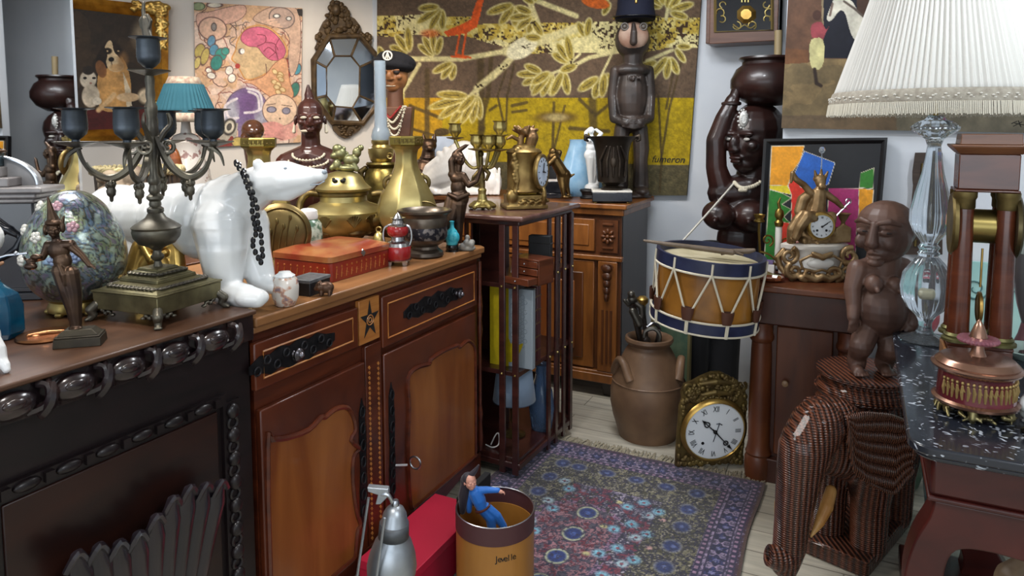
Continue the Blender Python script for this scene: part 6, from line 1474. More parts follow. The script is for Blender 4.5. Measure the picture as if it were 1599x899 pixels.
# ---------------------------------------------------------------- stoneware jar and canes
c=K('stoneware_jar','large brown stoneware jar with flat lug handles holding walking sticks','jar',1011,677,0)
ST_=mat('brown_stoneware','#5d4431',.55,0,'#7a5d44',6,bump=.12,coat=.1)
pr_=[(36,680),(44,678),(46,670),(49,660),(54,645),(58,625),(58,605),(54,585),(50,575),(46,566),(42,556),(38,547),(34,540),(31,536),(31,533),(35,530),(37,526),(36,522),(33,521),(30,524),(27,530),(27,540),(34,560),(44,600),(40,660),(0,668)]
b_=c.part('body',MB().lathe(c.px(pr_),48),ST_)
mb=MB()
for z in (87,97,122): mb.torus((0,0,677-680+z+3),{87:54,97:52.5,122:42.5}[z],1.2,'z',48,5)
c.part('thrown_groove',mb.__class__().torus((0,0,88),55,1.3,'z',48,5),ST_,b_)
for a0 in (R_(-15),R_(200)):
    P=[];W=[]
    for k in range(11):
        t=k/10;aa=a0+(t-.5)*.95;z=98+26*math.sin(PI*t);r=float(np.interp(z,[80,97,106,116,126,140],[56,53,49,44,41,37]))+9*math.sin(PI*t)**.8-2;P.append((r*math.cos(aa),r*math.sin(aa),z));W.append(8-1.5*math.sin(PI*t))
    c.part('lug_handle',MB().tube(P,W,10,fl=.9),ST_,b_)
CN=mat('black_stick','#17120f',.4,0,'#2c221c',20);IRN=mat('worn_metal','#5a564f',.4,.8)
for lb,nm,pts,rad,hm in (
  ('walking stick with a dark carved figure handle, leftmost in the stoneware jar','carved_walking_stick',[(6,0,12),(-8,2,120),(-20,4,180),(-26,4,205)],[3,4,5,6],'fig'),
  ('walking stick with a small gold knob in the stoneware jar','gold_knobbed_stick',[(8,6,12),(0,6,120),(-8,6,190),(-10,6,204)],[3,3.4,3.4,3.4],'knob'),
  ('dark umbrella with a tarnished metal hook handle, at the front of the jar mouth','hooked_umbrella',[(0,-6,12),(-2,-10,120),(-6,-13,150),(-10,-14,158)],[5,6,7,4],'hook'),
  ('thin walking stick with a curved crook at the right of the jar mouth','crook_walking_stick',[(-4,12,12),(6,6,120),(12,2,150),(14,2,160)],[2,2,2,2],'hook2')):
    k2=K(nm,lb,'walking stick',loc=c.loc);k2.s=c.s
    k2.part('shaft',MB().tube(smoothp(pts,4),[float(np.interp(i,[0,4,8,12],rad)) for i in range(13)],8),CN)
    e=Vector(pts[-1])
    if hm=='fig':
        mb=MB().ell(e+Vector((0,0,8)),(8,7,7)).ell(e+Vector((-2,-2,16)),(6,6,6)).limb([e+Vector((-6,0,0)),e+Vector((-12,-2,6))],[4,3]).limb([e+Vector((6,0,2)),e+Vector((14,-2,-4)),e+Vector((15,-2,-20))],[5,5,4]).limb([e+Vector((0,-4,-10)),e+Vector((10,-6,-30))],[6,6]);k2.part('figure_handle',mb,IRN,rem=1,smi=1)
    elif hm=='knob': k2.part('gold_knob',MB().lathe([(4,0),(5,3),(9,8),(9,13),(5,17),(0,18)],16,e-Vector((0,0,4))),GOLD)
    elif hm=='hook': k2.part('hook_handle',MB().tube(smoothp([e,e+Vector((2,0,10)),e+Vector((14,-2,14)),e+Vector((22,-4,6)),e+Vector((22,-4,-6))],4),3.2,8),IRN)
    else: k2.part('crook_handle',MB().tube(smoothp([e,e+Vector((2,0,8)),e+Vector((-8,-2,16)),e+Vector((-18,-4,10))],4),2.6,8),CHROME)
# framed green picture leaning behind the jar
c=K('small_framed_picture','green picture in a thin gilt frame standing on the floor behind the stoneware jar','picture',loc=Vector((-.84,3.53,.0)))
mb=MB();P=[(-28,0),(28,0),(28,176),(-28,176)]
for a,b in zip(P,P[1:]+P[:1]): mb.tube([(a[0],0,a[1]+3),(b[0],0,b[1]+3)],4,4)
c.part('frame',mb,mat('gilt_thin_frame','#7d7350',.5,.3));c.part('canvas',MB().box(-26,26,-1,2,4,176),mat('green_landscape','#3d5a4a',.5,0,'#6b7a5e',9))
# ---------------------------------------------------------------- cartel clock on the floor
c=K('comtoise_clock','gilt embossed clock with white Roman-numeral dial standing on the rug fringe','clock',loc=Vector((-.555,3.085,.013)),rz=R_(6))
s_=c.s
W=54;H=150
def CT(p): return Matrix.Rotation(R_(6),4,'X')@Vector(p)
EM=mat('embossed_gilt_brass','#7d6a3c',.48,.6,'#57462a',18,bump=.4)
P=[(-54,0),(54,0),(55,40),(52,90),(53,108),(50,122),(44,128),(36,136),(24,146),(8,154),(-6,154),(-22,148),(-36,140),(-48,136),(-52,122),(-50,112),(-53,100),(-54,50)]
c.part('back_plate',MB().prism(P,0,5).map(CT),EM,ang=30)
cx,cz=1,62
def ornament(name,n,fn,r):
    mb=MB();random.seed(n)
    for k in range(n):
        x,z=fn();mb.ell((x,-2,z),(r*random.uniform(.7,1.4),4,r*random.uniform(.7,1.3)),(0,random.random()*3,0),8,6)
    return mb
mb=ornament('',130,lambda:(lambda z:(random.uniform(-1,1)*np.interp(z,[108,124,136,150],[50,48,38,14]),z))(random.uniform(108,150)),4)
for s in (-1,1): mb.spiral((s*32,-3,118),11,1.3,3,'y',s,0).spiral((s*42,-3,130),8,1.3,2.6,'y',-s,1)
mb.limb([(-20,-4,120),(0,-6,125),(22,-4,120)],[3,5,3]).limb([(-24,-4,138),(0,-6,142),(24,-4,138)],[3,5,3])
c.part('embossed_crest',mb.map(CT),EM)
mb=ornament('',70,lambda:(random.uniform(-52,52),random.uniform(2,16)),4.5);c.part('embossed_base',mb.map(CT),EM)
for s in (-1,1):
    mb=MB();random.seed(3+s)
    for k in range(26): z=random.uniform(14,104);x=s*(51-4*random.random());mb.ell((x,-2,z),(3.5,4,4.5),None,8,6) if abs(z-62)>26 else None
    mb.box(s*51-2,s*51+2,-3,0,8,106);c.part('embossed_side',mb.map(CT),EM)
MC=lambda p:CT(Matrix.Translation((cx,-5,cz))@Matrix.Rotation(R_(90),4,'X')@Vector(p))
bz=c.part('bezel',MB().lathe([(46,-2),(51,-1),(53,2),(51,6),(47,8),(46,6)],64).map(MC),GOLD)
dl=c.part('dial',MB().lathe([(0,6.2),(30,5.6),(46.5,4.6),(46.5,3)],64).map(MC),mat('white_enamel','#dfe3e6',.2,coat=.5))
ROT=[0]
for i,t in enumerate(('XII','I','II','III','IIII','V','VI','VII','VIII','IX','X','XI')):
    a=PI/2-i*PI/6;r=36.5*s_;o_=txt(t,'numeral',11.5*s_,INKM,dl,(0,0,0),(0,0,0),.0003)
    o_.scale=(.72,1.15,1)
    M4=Matrix.Rotation(R_(6),4,'X')@Matrix.Translation(Vector((cx,-5,cz))*s_)@Matrix.Rotation(R_(90),4,'X')@Matrix.Translation((r*math.cos(a),r*math.sin(a),6.1*s_))@Matrix.Rotation(a-PI/2,4,'Z')
    o_.matrix_local=M4@Matrix.Diagonal((.72,1.15,1,1))
def handp(mb,ang,L,w):
    a=PI/2-R_(ang);d=Vector((math.cos(a),math.sin(a),0));n=Vector((-d.y,d.x,0));z=Vector((0,0,8))
    mb.tube([z-d*6,z+d*L],[1.1,.5],5);mb.torus(z+d*L*.62,w,1.,'z',14,5);mb.add([z+d*L*.76+n*w*.8,z+d*L*.76-n*w*.8,z+d*L],[(0,1,2)]);mb.ell(z,3.2,None,10,6)
    return mb
c.part('hour_hand',handp(MB(),313,30,4).map(MC),INKM,dl);c.part('minute_hand',handp(MB(),137,42,3.4).map(MC),INKM,dl)
c.part('alarm_hand',MB().tube([(-2,-16,7.5),(6,14,7.5)],.7,5).tube([(1,13,7.5),(6,14,7.5),(10,11,7.5)],.8,5).map(MC),mat('grey_steel','#5b6068',.35,.8),dl)
for a in (226,): c.part('winding_hole',MB().lathe([(2.4,5.6),(2.4,6.6),(0,6.6)],10,(26*math.cos(R_(a)),26*math.sin(R_(a)),0)).map(MC),INKM,dl)
# ---------------------------------------------------------------- wicker elephant stool
WK=bpy.data.materials.new('woven_wicker');WK.use_nodes=True;nt=WK.node_tree;L=nt.links;bs=nt.nodes['Principled BSDF'];bs.inputs['Roughness'].default_value=.36;bs.inputs['Coat Weight'].default_value=.25
tc=nod(nt,'ShaderNodeTexCoord')
w1=nod(nt,'ShaderNodeTexWave',Scale=44.,Distortion=.6,Detail=1.);w1.bands_direction='Z';w2=nod(nt,'ShaderNodeTexWave',Scale=19.,Distortion=.5,Detail=1.);w2.bands_direction='X'
L.new(tc.outputs['Object'],w1.inputs['Vector']);L.new(tc.outputs['Object'],w2.inputs['Vector'])
mu=nod(nt,'ShaderNodeMath',operation='MULTIPLY');L.new(w2.outputs['Fac'],mu.inputs[0]);mu.inputs[1].default_value=.75
ad=nod(nt,'ShaderNodeMath',operation='MULTIPLY_ADD');L.new(w1.outputs['Fac'],ad.inputs[0]);ad.inputs[1].default_value=.5;L.new(mu.outputs[0],ad.inputs[2])
rp=nod(nt,'ShaderNodeValToRGB');rp.color_ramp.elements[0].position=.2;rp.color_ramp.elements[0].color=(*rgb('#1a0a07'),1);rp.color_ramp.elements[1].position=1.;rp.color_ramp.elements[1].color=(*rgb('#6f3d27'),1)  # weave highlights and shaded gaps painted into the colour, following the bumps
L.new(ad.outputs[0],rp.inputs['Fac']);L.new(rp.outputs['Color'],bs.inputs['Base Color'])
bp_=nod(nt,'ShaderNodeBump',Strength=1.,Distance=.007);L.new(ad.outputs[0],bp_.inputs['Height']);L.new(bp_.outputs['Normal'],bs.inputs['Normal'])
WKE=WK.copy();n2=WKE.node_tree.nodes
for q in n2:
    if q.bl_idname=='ShaderNodeTexWave':
        if abs(q.inputs['Scale'].default_value-44)<.1:q.bands_direction='X'
    if q.bl_idname=='ShaderNodeMath' and q.operation=='MULTIPLY': q.inputs[1].default_value=.12
    if q.bl_idname=='ShaderNodeValToRGB': q.color_ramp.elements[0].position=.0;q.color_ramp.elements[1].position=.7;q.color_ramp.elements[1].color=(*rgb('#7d4a32'),1)  # ear copy with brighter painted weave highlights
ec=Vector((.042,2.765,0))
c=K('wicker_elephant_stool','dark brown woven wicker elephant plant stool with pale tusks','stool',loc=ec);s_=c.s
Q=c.pp;BR_=R_(-45.4);hx,hy=.108/s_,.225/s_
MBR=Matrix.Rotation(BR_,4,'Z')
b_=c.part('base',MB().box(-hx,hx,-hy,hy,0,24,MBR).box(-hx*1.03,hx*1.03,-hy*1.02,hy*1.02,20,27,MBR),WK,bev=4)
fd=Vector((-math.sin(-BR_),-math.cos(BR_),0));fd=MBR@Vector((0,-1,0));sd=MBR@Vector((1,0,0))
def eb(f,s,z): return Vector((0,0,z))+fd*f+sd*s
mb=MB().ell(eb(0,0,165),(66,66,58)).ell(eb(-40,0,160),(62,62,58)).ell(eb(45,0,168),(54,54,52)).limb([eb(60,0,178),eb(95,0,186)],[44,44],14)
for f in (48,-72):
    for s in (-30,30): mb.limb([eb(f,s,150),eb(f,s,90),eb(f+2,s,26)],[36,27,25],14)
mb.limb([eb(-100,0,170),eb(-116,0,140),eb(-114,0,90)],[12,7,4])
hc=Vector(Q(1290,672,-70))
mb.ell(hc,(52,52,56)).ell(hc+Vector((-8,-10,30)),(42,40,30)).limb([hc+Vector((0,0,0)),eb(60,0,178)],[44,46],14)
c.part('body',mb,WK,rem=2.6,smi=4)
tr=[Q(1268,655,-112),Q(1248,690,-122),Q(1240,740,-124),Q(1234,800,-124),Q(1230,850,-126),Q(1224,878,-132)]
mb=MB().limb(tr,[36,34,29,24,22,19],16);c.part('trunk',mb,WK,rem=2.2,smi=3)
c.part('trunk_tip',MB().lathe([(0,-16),(15,-15),(17,0),(14,14),(9,15),(7,10),(0,9)],20).map(lambda p:Matrix.Rotation(R_(-72),4,'Y')@p+Vector(Q(1213,868,-138))),WK)
def ear(side):
    def fn(s,t):
        # s: 0 at the head, 1 at the outer rim ; t: 0 top .. 1 bottom
        a=.35-2.15*t if side==1 else 0
        r=s*(98 if side==1 else 60)*(1+.06*math.sin(t*PI))
        o=Vector(Q(1318,668,-96))
        return o+Vector((r*math.cos(a)*1.0,14*math.sin(s*2.2)-4*s*s*8*(t-.4)+3.0*math.sin(t*34)*min(1,s*2),r*math.sin(a)+20*(1-t)))
    return fn
def earR(s,t):
    x0,x1=1313,1416;top=638+6*t;xs=x0+(x1-x0)*s
    vt=np.interp(xs,[1313,1340,1375,1400,1413,1417],[640,636,639,648,664,685]);vb=np.interp(xs,[1313,1325,1345,1370,1388,1403,1417],[675,725,745,758,765,745,730])
    v=vt+(vb-vt)*t;return Vector(Q(xs,v,-128+30*s+10*math.sin(s*PI)*math.sin(t*PI)-6*abs(math.sin((t*.9+s*.12)*PI*7.5))))
ER=c.part('ear',MB().surf(earR,40,90),WKE,solid=4)
c.part('ear_rim',MB().tube(smoothp([earR(0,t/8) for t in range(0,9)]+[earR(s/8,1) for s in range(1,9)]+[earR(1,1-t/8) for t in range(1,9)]+[earR(1-s/8,0) for s in range(1,8)],3,True),2.6,6,True),WKE,ER)
def earL(s,t):
    v=612+62*t;x=1262-20*s*math.sin(PI*(t*.8+.2))*1.0;return Vector(Q(x,v,-60+10*s+2*math.sin(t*30)))
c.part('ear',MB().surf(earL,12,40),WK,solid=4)
TK=mat('pale_tusk','#a8743a',.4,0,'#c79a5c',14)
c.part('tusk',MB().limb([Q(1292,760,-100),Q(1286,785,-112),Q(1276,810,-120),Q(1263,834,-126)],[8,9,7,1.5],10),TK,rem=1.2,smi=2)
c.part('tusk',MB().limb([Q(1222,750,-96),Q(1213,780,-100),Q(1210,810,-104),Q(1210,822,-106)],[7,7,4,1.5],10),TK,rem=1.2,smi=2)
c.part('eye',MB().ell(Q(1289,697,-126),(4,4,3.4)),mat('grey_bead','#8a8a8a',.2),None)
# round seat
zt=.635/s_
mb=MB().lathe([(64,zt-34),(70,zt-30),(67,zt-20),(60,zt-12),(63,zt-6),(69,zt-4),(70,zt),(60,zt+1),(0,zt+1.5)],44,sx=1,sy=1)
for k in range(3): mb.torus((0,0,zt-30+8*k),(69,65,61)[k],3,'z',44,6)
c.part('round_seat',mb,WK)
mb=MB().lathe([(60,zt-62),(68,zt-58),(70,zt-46),(66,zt-34)],44);c.part('seat_collar',mb,WK)
stz=.639
# ---------------------------------------------------------------- carved pregnant figure
c=K('carved_seated_figure','brown carved wooden big-bellied woman figure standing on the wicker elephant stool','statue',1358,577,stz)
c.loc=Vector((c.loc.x,c.loc.y,stz));Q=c.q
BWN=mat('matt_brown_carved_wood','#463028',.5,0,'#664a3e',6,bump=.2,bsc=14,coat=.05)
mb=MB();a=-.82
mb.ell(Q(1378,352,8),(42,46,40)).ell(Q(1368,368,-12),(36,32,34)).ell(Q(1362,386,-18),(24,21,17))
dv=Matrix.Rotation(a,3,'Z')
def fpt(x,y,z): return Vector(Q(1372,358,0))+dv@Vector((x,y,z))
mb.limb([fpt(0,-43,14),fpt(0,-50,-4),fpt(0,-52,-14)],[5,7,9]).ell(fpt(0,-46,-16),(13,7,6))
for s in (-1,1): mb.limb([fpt(s*8,-44,16),fpt(s*20,-40,19),fpt(s*32,-30,14)],[4,5,3]).ell(fpt(s*17,-38,2),(12,6,6)).ell(fpt(s*20,-33,-14),(12,8,12))
mb.limb([fpt(-9,-40,-31),fpt(0,-43,-29),fpt(9,-40,-31)],[2,3,2]).limb([fpt(-8,-39,-37),fpt(0,-41,-38),fpt(8,-39,-37)],[2,3,2]).ell(fpt(0,-34,-45),(12,9,7))
mb.torus(Q(1412,362,2),9,5,'y',16,7).limb([Q(1372,395,0),Q(1372,420,4)],[24,26],14)
mb.limb([Q(1338,420,0),Q(1372,420,6),Q(1402,424,8)],[17,26,24],14).ell(Q(1372,440,6),(40,30,30)).ell(Q(1366,478,-8),(37,38,44),None,18,12).ell(Q(1366,512,0),(30,28,18)).ell(Q(1346,436,-24),(13,14,14)).ell(Q(1378,438,-24),(13,14,14)).cap(Q(1345,441,-36),Q(1344,443,-40),4).cap(Q(1380,444,-36),Q(1381,446,-40),4)
mb.limb([Q(1408,424,4),Q(1419,450,-6),Q(1415,474,-16),Q(1406,496,-26)],[20,16,14,11],12).limb([Q(1332,418,-2),Q(1323,446,-6),Q(1323,472,-12),Q(1319,488,-20)],[16,13,11,9],12)
hand(mb,Q(1404,496,-28),(-.35,-.2,-1),(1,0,-.2),30,.35,-1);hand(mb,Q(1319,486,-22),(-.1,-.15,-1),(1,0,0),28,.35,1)
mb.limb([Q(1348,508,-8),Q(1331,532,-24),Q(1335,550,-6),Q(1334,564,-6)],[20,17,14,14],12).limb([Q(1384,508,-4),Q(1378,536,-22),Q(1382,554,-2),Q(1379,566,-2)],[22,19,15,14],12)
for x,y in ((1331,-14),(1374,-12)):
    mb.limb([Q(x+2,570,y+8),Q(x-4,571,y-14)],[9,9],10)
    for k in range(5): mb.limb([Q(x-11+4.6*k,571,y-16),Q(x-13+4.8*k,573,y-25+1.2*abs(k-2))],[3,2.4],6)
c.part('body',mb,BWN,rem=1.5,smi=2)
hd=[]
for s in (-1,1): hd.append(c.part('eye_slit',MB().ell(fpt(s*17,-43.5,2),(8,2,1.6),(0,0,a),10,6),mat('dark_slit','#1c110d',.6) if 'dark_slit' not in bpy.data.materials else bpy.data.materials['dark_slit']))
# ---------------------------------------------------------------- on the mahogany cabinet (z=.852)
zk=.852
c=K('gilt_mantel_clock','gilt and white alabaster mantel clock with a seated figure on top','clock',1270,434,zk);Q=c.q
GC2=mat('soft_gilding','#a08560',.42,.7,'#765c3c',18,bump=.2);AL=mat('alabaster','#cfc9bf',.3,0,'#b9b0a6',10,coat=.3)
def plan(k,z,w,d,m=24):
    return [(w*math.cos(2*PI*i/m)*(1+.10*math.cos(4*2*PI*i/m)),d*math.sin(2*PI*i/m),z) for i in range(m)]
mb=MB();lv=[(8,50,26),(20,50,26),(36,42,22),(46,44,24),(48,48,26),(54,48,26),(56,44,23)];V=[]
for z,w,d in lv: V+=plan(0,z,w,d)
mb.add(V,[(j*24+i,j*24+(i+1)%24,(j+1)*24+(i+1)%24,(j+1)*24+i) for j in range(len(lv)-1) for i in range(24)]+[tuple(range(23,-1,-1)),tuple((len(lv)-1)*24+i for i in range(24))])
b_=c.part('alabaster_base',mb,AL,ang=50)
mb=MB()
for s in (-1,1):
    mb.spiral((s*46,-18,38),14,1.5,4.5,'y',s,1.2).spiral((s*40,-24,16),13,1.4,4.5,'y',-s,2).spiral((s*18,-28,12),11,1.3,4,'y',s,0).limb([(s*52,-10,46),(s*60,-8,34),(s*56,-10,20),(s*48,-18,8)],[4,5,5,4]).limb([(s*30,-27,6),(s*24,-28,2)],[5,4])
mb.limb([(-26,-29,10),(-10,-31,4),(0,-31,8),(10,-31,4),(26,-29,10)],[4,5,6,5,4]).limb([(-14,-28,44),(0,-30,38),(14,-28,44)],[3,5,3])
mb.limb([(-28,-26,20),(-32,-25,32),(-18,-27,40),(0,-28,36),(18,-27,40),(32,-25,32),(28,-26,20),(10,-29,16),(0,-29,19),(-10,-29,16),(-28,-26,20)],[2.2]*11,8)
random.seed(15)
for k in range(30): x=random.uniform(-46,46);mb.ell((x,-27+abs(x)*.15,random.uniform(3,12)),random.uniform(2.5,4.5),None,8,6)
c.part('scrolled_mount',mb,GC2,b_,rem=1.1,smi=1)
c.part('alabaster_cartouche',MB().ell((0,-24,28),(21,6,9)),mat('white_alabaster','#d9d6cf',.25,coat=.3),b_)
mb=MB();random.seed(16)
mb.ell((2,0,70),(34,16,22)).ell((24,0,66),(22,14,16))
for k in range(26): mb.ell((random.uniform(-40,44),random.uniform(-14,-4),random.uniform(56,76)),random.uniform(3,6),None,8,6)
for k in range(7): mb.limb([(30+3*k,-12,60),(28+3.4*k,-12,86-abs(k-3)*2)],[2.4,2],6)
mb.limb([(-38,-4,56),(-38,-6,78),(-30,-6,92),(-22,-4,100)],[7,8,8,8]);c.part('movement_case',mb,GC2,rem=1.2,smi=1)
MD_=lambda p:Matrix.Translation((1,-17,84))@Matrix.Rotation(R_(90),4,'X')@Vector(p)
bz=c.part('bezel',MB().lathe([(17.5,-4),(21,-3),(22,1),(20,4),(17.5,4.5)],40).map(MD_),GOLD)
dl=c.part('dial',MB().lathe([(0,4),(17.8,3),(17.8,0)],40).map(MD_),bpy.data.materials['white_enamel'])
mb=MB().tube([(0,0,5.4),(8.5,5,5.4)],[1.1,.6],5).tube([(0,0,5.6),(12,8.5,5.6)],[.9,.4],5).ell((0,0,5),1.8).map(MD_);c.part('hands',mb,INKM,dl)
for i,t in enumerate(('XII','I','II','III','IIII','V','VI','VII','VIII','IX','X','XI')):
    a=PI/2-i*PI/6;M4=Matrix.Translation(Vector((1,-17,84))*c.s)@Matrix.Rotation(R_(90),4,'X')@Matrix.Translation((13.6*c.s*math.cos(a),13.6*c.s*math.sin(a),4.2*c.s))@Matrix.Rotation(a-PI/2,4,'Z')
    o_=txt(t,'numeral',3.6*c.s,INKM,dl);o_.matrix_local=M4@Matrix.Diagonal((.75,1.1,1,1))
for x in (-7,7): c.part('winding_hole',MB().ell((x,-6,4.2),(2,2,.8),None,8,5).map(MD_),INKM,dl)
mb=MB().limb([Q(1266,345),Q(1272,320),Q(1274,300)],[16,13,10]).limb([Q(1268,340,-8),Q(1250,335,-16),Q(1240,350,-16),Q(1234,368,-14)],[11,10,8,6]).limb([Q(1274,340,-6),Q(1290,336,-10),Q(1288,352,-14)],[11,8,6]).limb([Q(1262,302),Q(1250,288),Q(1238,280),Q(1232,270)],[6,5,4.5,3.5]).limb([Q(1232,270),Q(1230,284)],[4,2]).limb([Q(1284,302),Q(1298,312,-4),Q(1308,322,-6)],[6,5,3.5]).limb([Q(1262,302,4),Q(1252,312,6),Q(1246,330,4)],[8,9,8]).limb([Q(1274,298),Q(1275,288)],[5,5]).ell(Q(1275,283,-1),(8,8,9.5)).ell(Q(1275,279,2),(10,9,7)).limb([Q(1268,274),Q(1266,266)],[3,1.5]).limb([Q(1276,272),Q(1276,264)],[3,1.5]).limb([Q(1283,275),Q(1286,268)],[3,1.5]).ell(Q(1275,290,-8),(6,4,5))
hand(mb,Q(1308,322,-6),(1,-.2,-.2),(0,1,0),10,.6)
c.part('seated_figure',mb,GC2,rem=1.1,smi=1)
c.part('trident',MB().tube([Q(1296,338,-8),Q(1318,314,-8)],1.2,5).torus(Q(1316,313,-8),4,1,'y',12,5),CHROME)
c.part('glass_drop_spike',MB().tube([Q(1276,266),Q(1276,236)],[1.2,.8],6).lathe([(0,0),(4,3),(5,7),(3,11),(0,12)],10,Q(1276,241)),mat('clear_drop','#d8e2ea',.05,trans=.8))
c.part('urn',MB().lathe([(4,0),(3,6),(9,18),(12,20),(11,20),(0,10)],14,Q(1312,352,-2)),GC2)
# --- candlestick
c=K('brass_girandole','slim brass two-branch candlestick with curled wire arms and one white candle','candlestick',1193,428,zk);Q=c.q
BG=mat('aged_brass','#806a36',.38,.9)
c.part('stem',MB().lathe([(14,0),(15,2),(6,5),(3,8)],18).tube([Q(1193,422),Q(1186,400),Q(1183,360),Q(1183,346)],2,6),BG)
c.part('empty_socket',MB().lathe([(3,0),(8,2),(8,4),(6,5),(6,10),(8,13),(9,13),(7,8),(0,6)],16,Q(1183,347)),BG)
mb=MB().tube(smoothp([Q(1186,392,-2),Q(1198,396,-4),Q(1208,404,-4),Q(1213,412,-2)],5),1.6,6)
mb.spiral(Q(1196,374,-2),10,1.4,1.8,'y',1,-1.2).spiral(Q(1226,378,-2),9,1.4,1.6,'y',-1,-2).tube(smoothp([Q(1213,412,-2),Q(1226,404,-2),Q(1234,388,-2)],4),1.4,6);c.part('curled_arm',mb,BG)
c.part('candle_pan',MB().lathe([(3,0),(9,3),(10,5),(5,5),(5,8)],16,Q(1213,414,-2)),BG)
c.part('candle',MB().lathe([(5.2,0),(5.0,56),(0,57)],16,Q(1213,409,-2)),mat('white_wax','#ddd8cf',.45,sub=.2))
c.part('brass_flame_top',MB().lathe([(6,0),(7,6),(4,10),(7,16),(6,24),(2,28)],14,Q(1213,352,-2)).limb([Q(1213,324,-2),Q(1211,316,-2),Q(1214,308,-2)],[2.4,2.2,1]),BG)
c=K('small_white_box','small white box with a lilac top at the left end of the mahogany cabinet','box',1199,427,zk,rz=-YAW-.0);s_=1
c.part('box',MB().box(-10,10,-8,8,0,16),WHITE,bev=.8);c.part('lilac_top',MB().box(-10,8,-8,8,16,21),mat('lilac_paper','#7b6a9a',.6),bev=.6)
AMB=mat('amber_glass','#7a3a12',.1,trans=.5,coat=.4)
for lb,u,v,r in (('amber glass ashtray at the left front corner of the mahogany cabinet top',1203,438,20),('amber glass ashtray at the right of the gilt mantel clock beside the carved figure',1338,446,18)):
    c=K('amber_ashtray',lb,'ashtray',u,v,zk,group='amber glass ashtrays');c.solo(MB().lathe([(0,2),(r*.7,2.5),(r*.85,6),(r,7),(r*.95,3),(r*.7,0),(0,0)],12),AMB,ang=20)
# ---------------------------------------------------------------- on the marble console (z=.80)
zm=.80
c=K('crystal_lamp','tall fluted clear glass lamp with a large pleated cream shade and fringe','lamp',1443,532,zm);Q=c.q
CG=mat('clear_crystal','#e3edf5',.04,trans=.94,ior=1.42)
pr_=[(35,532),(36,529),(28,526),(13,520),(9,510),(9,502),(14,492),(26,480),(34,462),(36,446),(33,425),(22,408),(13,398),(15,393),(12,389),(15,384),(11,379),(13,374),(22,362),(28,345),(28,328),(22,298),(15,270),(11,245),(9,228),(12,218),(20,212),(31,204),(32,199),(24,192),(14,188),(10,182)]
c.part('glass_body',MB().lathe(c.px(pr_),60,flute=.035,fn=12),CG)
mb=MB()
for k in range(8): a=k*PI/4;mb.ell(Vector(Q(1443,455,0))+Vector((6*math.cos(a),6*math.sin(a),0)),(5,5,7))
mb.ell(Q(1443,455,0),(6,6,7));c.part('cream_glass_flower',mb,mat('cream_glass','#cfc3a0',.3,sub=.2),rem=1.6,smi=1)
c.part('lamp_stem',MB().tube([Q(1443,184),Q(1443,60)],3.5,10).lathe([(8,0),(9,20),(6,40),(0,44)],14,Q(1443,150)),BRASS)
SHM=mat('cream_pleated_fabric','#d2d0ca',.9)
P=[(146,167),(128,110),(106,40),(88,-20),(78,-50)]
def shp(s,t):
    v=np.interp(t,[0,1],[167,-50]);r=np.interp(v,[-50,-20,40,110,167],[78,88,106,128,146]);a=s*2*PI;rr=r*(1+.013*math.sin(110*a+1.3*math.sin(5*a))+.004*math.sin(37*a));return Vector((rr*math.cos(a),rr*math.sin(a),532-v))
sh=c.part('pleated_shade',MB().surf(shp,720,8,True),SHM,solid=1)
TRB=mat('taupe_braid','#8f877a',.8,0,'#a9a294',70)
sb=c.part('braid_band',MB().lathe([(148.5,532-166),(149.5,532-163),(145,532-149),(143.5,532-147)],96),TRB,sh)
mb=MB()
for k in range(64):
    a=k*2*PI/64
    for j in range(3):
        b=a+j*.02;r=148.6-j*.8;mb.ell((r*math.cos(b),r*math.sin(b),532-158+3*math.sin(j*2.2+k)),(2.2,2.2,1.3),None,6,4)
c.part('white_braid_pattern',mb,mat('white_thread','#d2cec4',.8),sh)
mb=MB();n=420
for k in range(n):
    a=2*PI*k/n;r=149+random.uniform(-.6,.6);L_=random.uniform(16,19);mb.tube([(r*math.cos(a),r*math.sin(a),532-165),((r+2.5)*math.cos(a),(r+2.5)*math.sin(a),532-165-L_)],[.95,.8],4)
c.part('fringe',mb,mat('cream_fringe','#d8d2c2',.85),sh)
c.part('shade_ring',MB().torus((0,0,532+48),78,1.5,'z',48,6),CHROME,sh)
# --- portico clock, seen from its side
c=K('portico_clock','mahogany four-column portico clock with brass capitals seen from its side','clock',1522,585,zm,rz=-YAW);Q=c.q
MH=wood('portico_mahogany','#3d1b10','#5e2f1c',.25,5,(1,1,4),coat=.5);LW_=wood('light_worn_wood','#7d5330','#9a6b3f',.4,5)
kx=1/1.17
c.part('plinth',MB().box(-52*kx,52*kx,-34,34,0,12).box(-49*kx,49*kx,-32,32,12,50),MH,bev=1.5)
c.part('light_wood_side',MB().box(-54*kx,-49.5*kx,-32,32,8,46),LW_,bev=1)
c.part('upper_plinth',MB().box(-50*kx,50*kx,-33,33,50,56),MH,bev=1.5)
c.part('brass_plate',MB().box(-47*kx,47*kx,-31,31,56,58),mat('greenish_brass','#6e6a45',.4,.8))
for x in (-33,30):
    for y in (-22,22):
        col=c.part('column',MB().lathe([(15,70),(14.2,140),(12.6,268)],28,(x*kx,y,0)),MH)
        c.part('brass_base',MB().lathe([(22,58),(22,62),(18,64),(19,67),(16,71)],28,(x*kx,y,0)),bpy.data.materials['greenish_brass'],col)
        c.part('brass_capital',MB().lathe([(12.8,262),(14,264),(14,276),(16,280),(16,288)],28,(x*kx,y,0)),BRASSD,col)
c.part('entablature',MB().box(-50*kx,46*kx,-33,33,288,292).box(-46*kx,44*kx,-30,30,292,345),MH,bev=1.5)
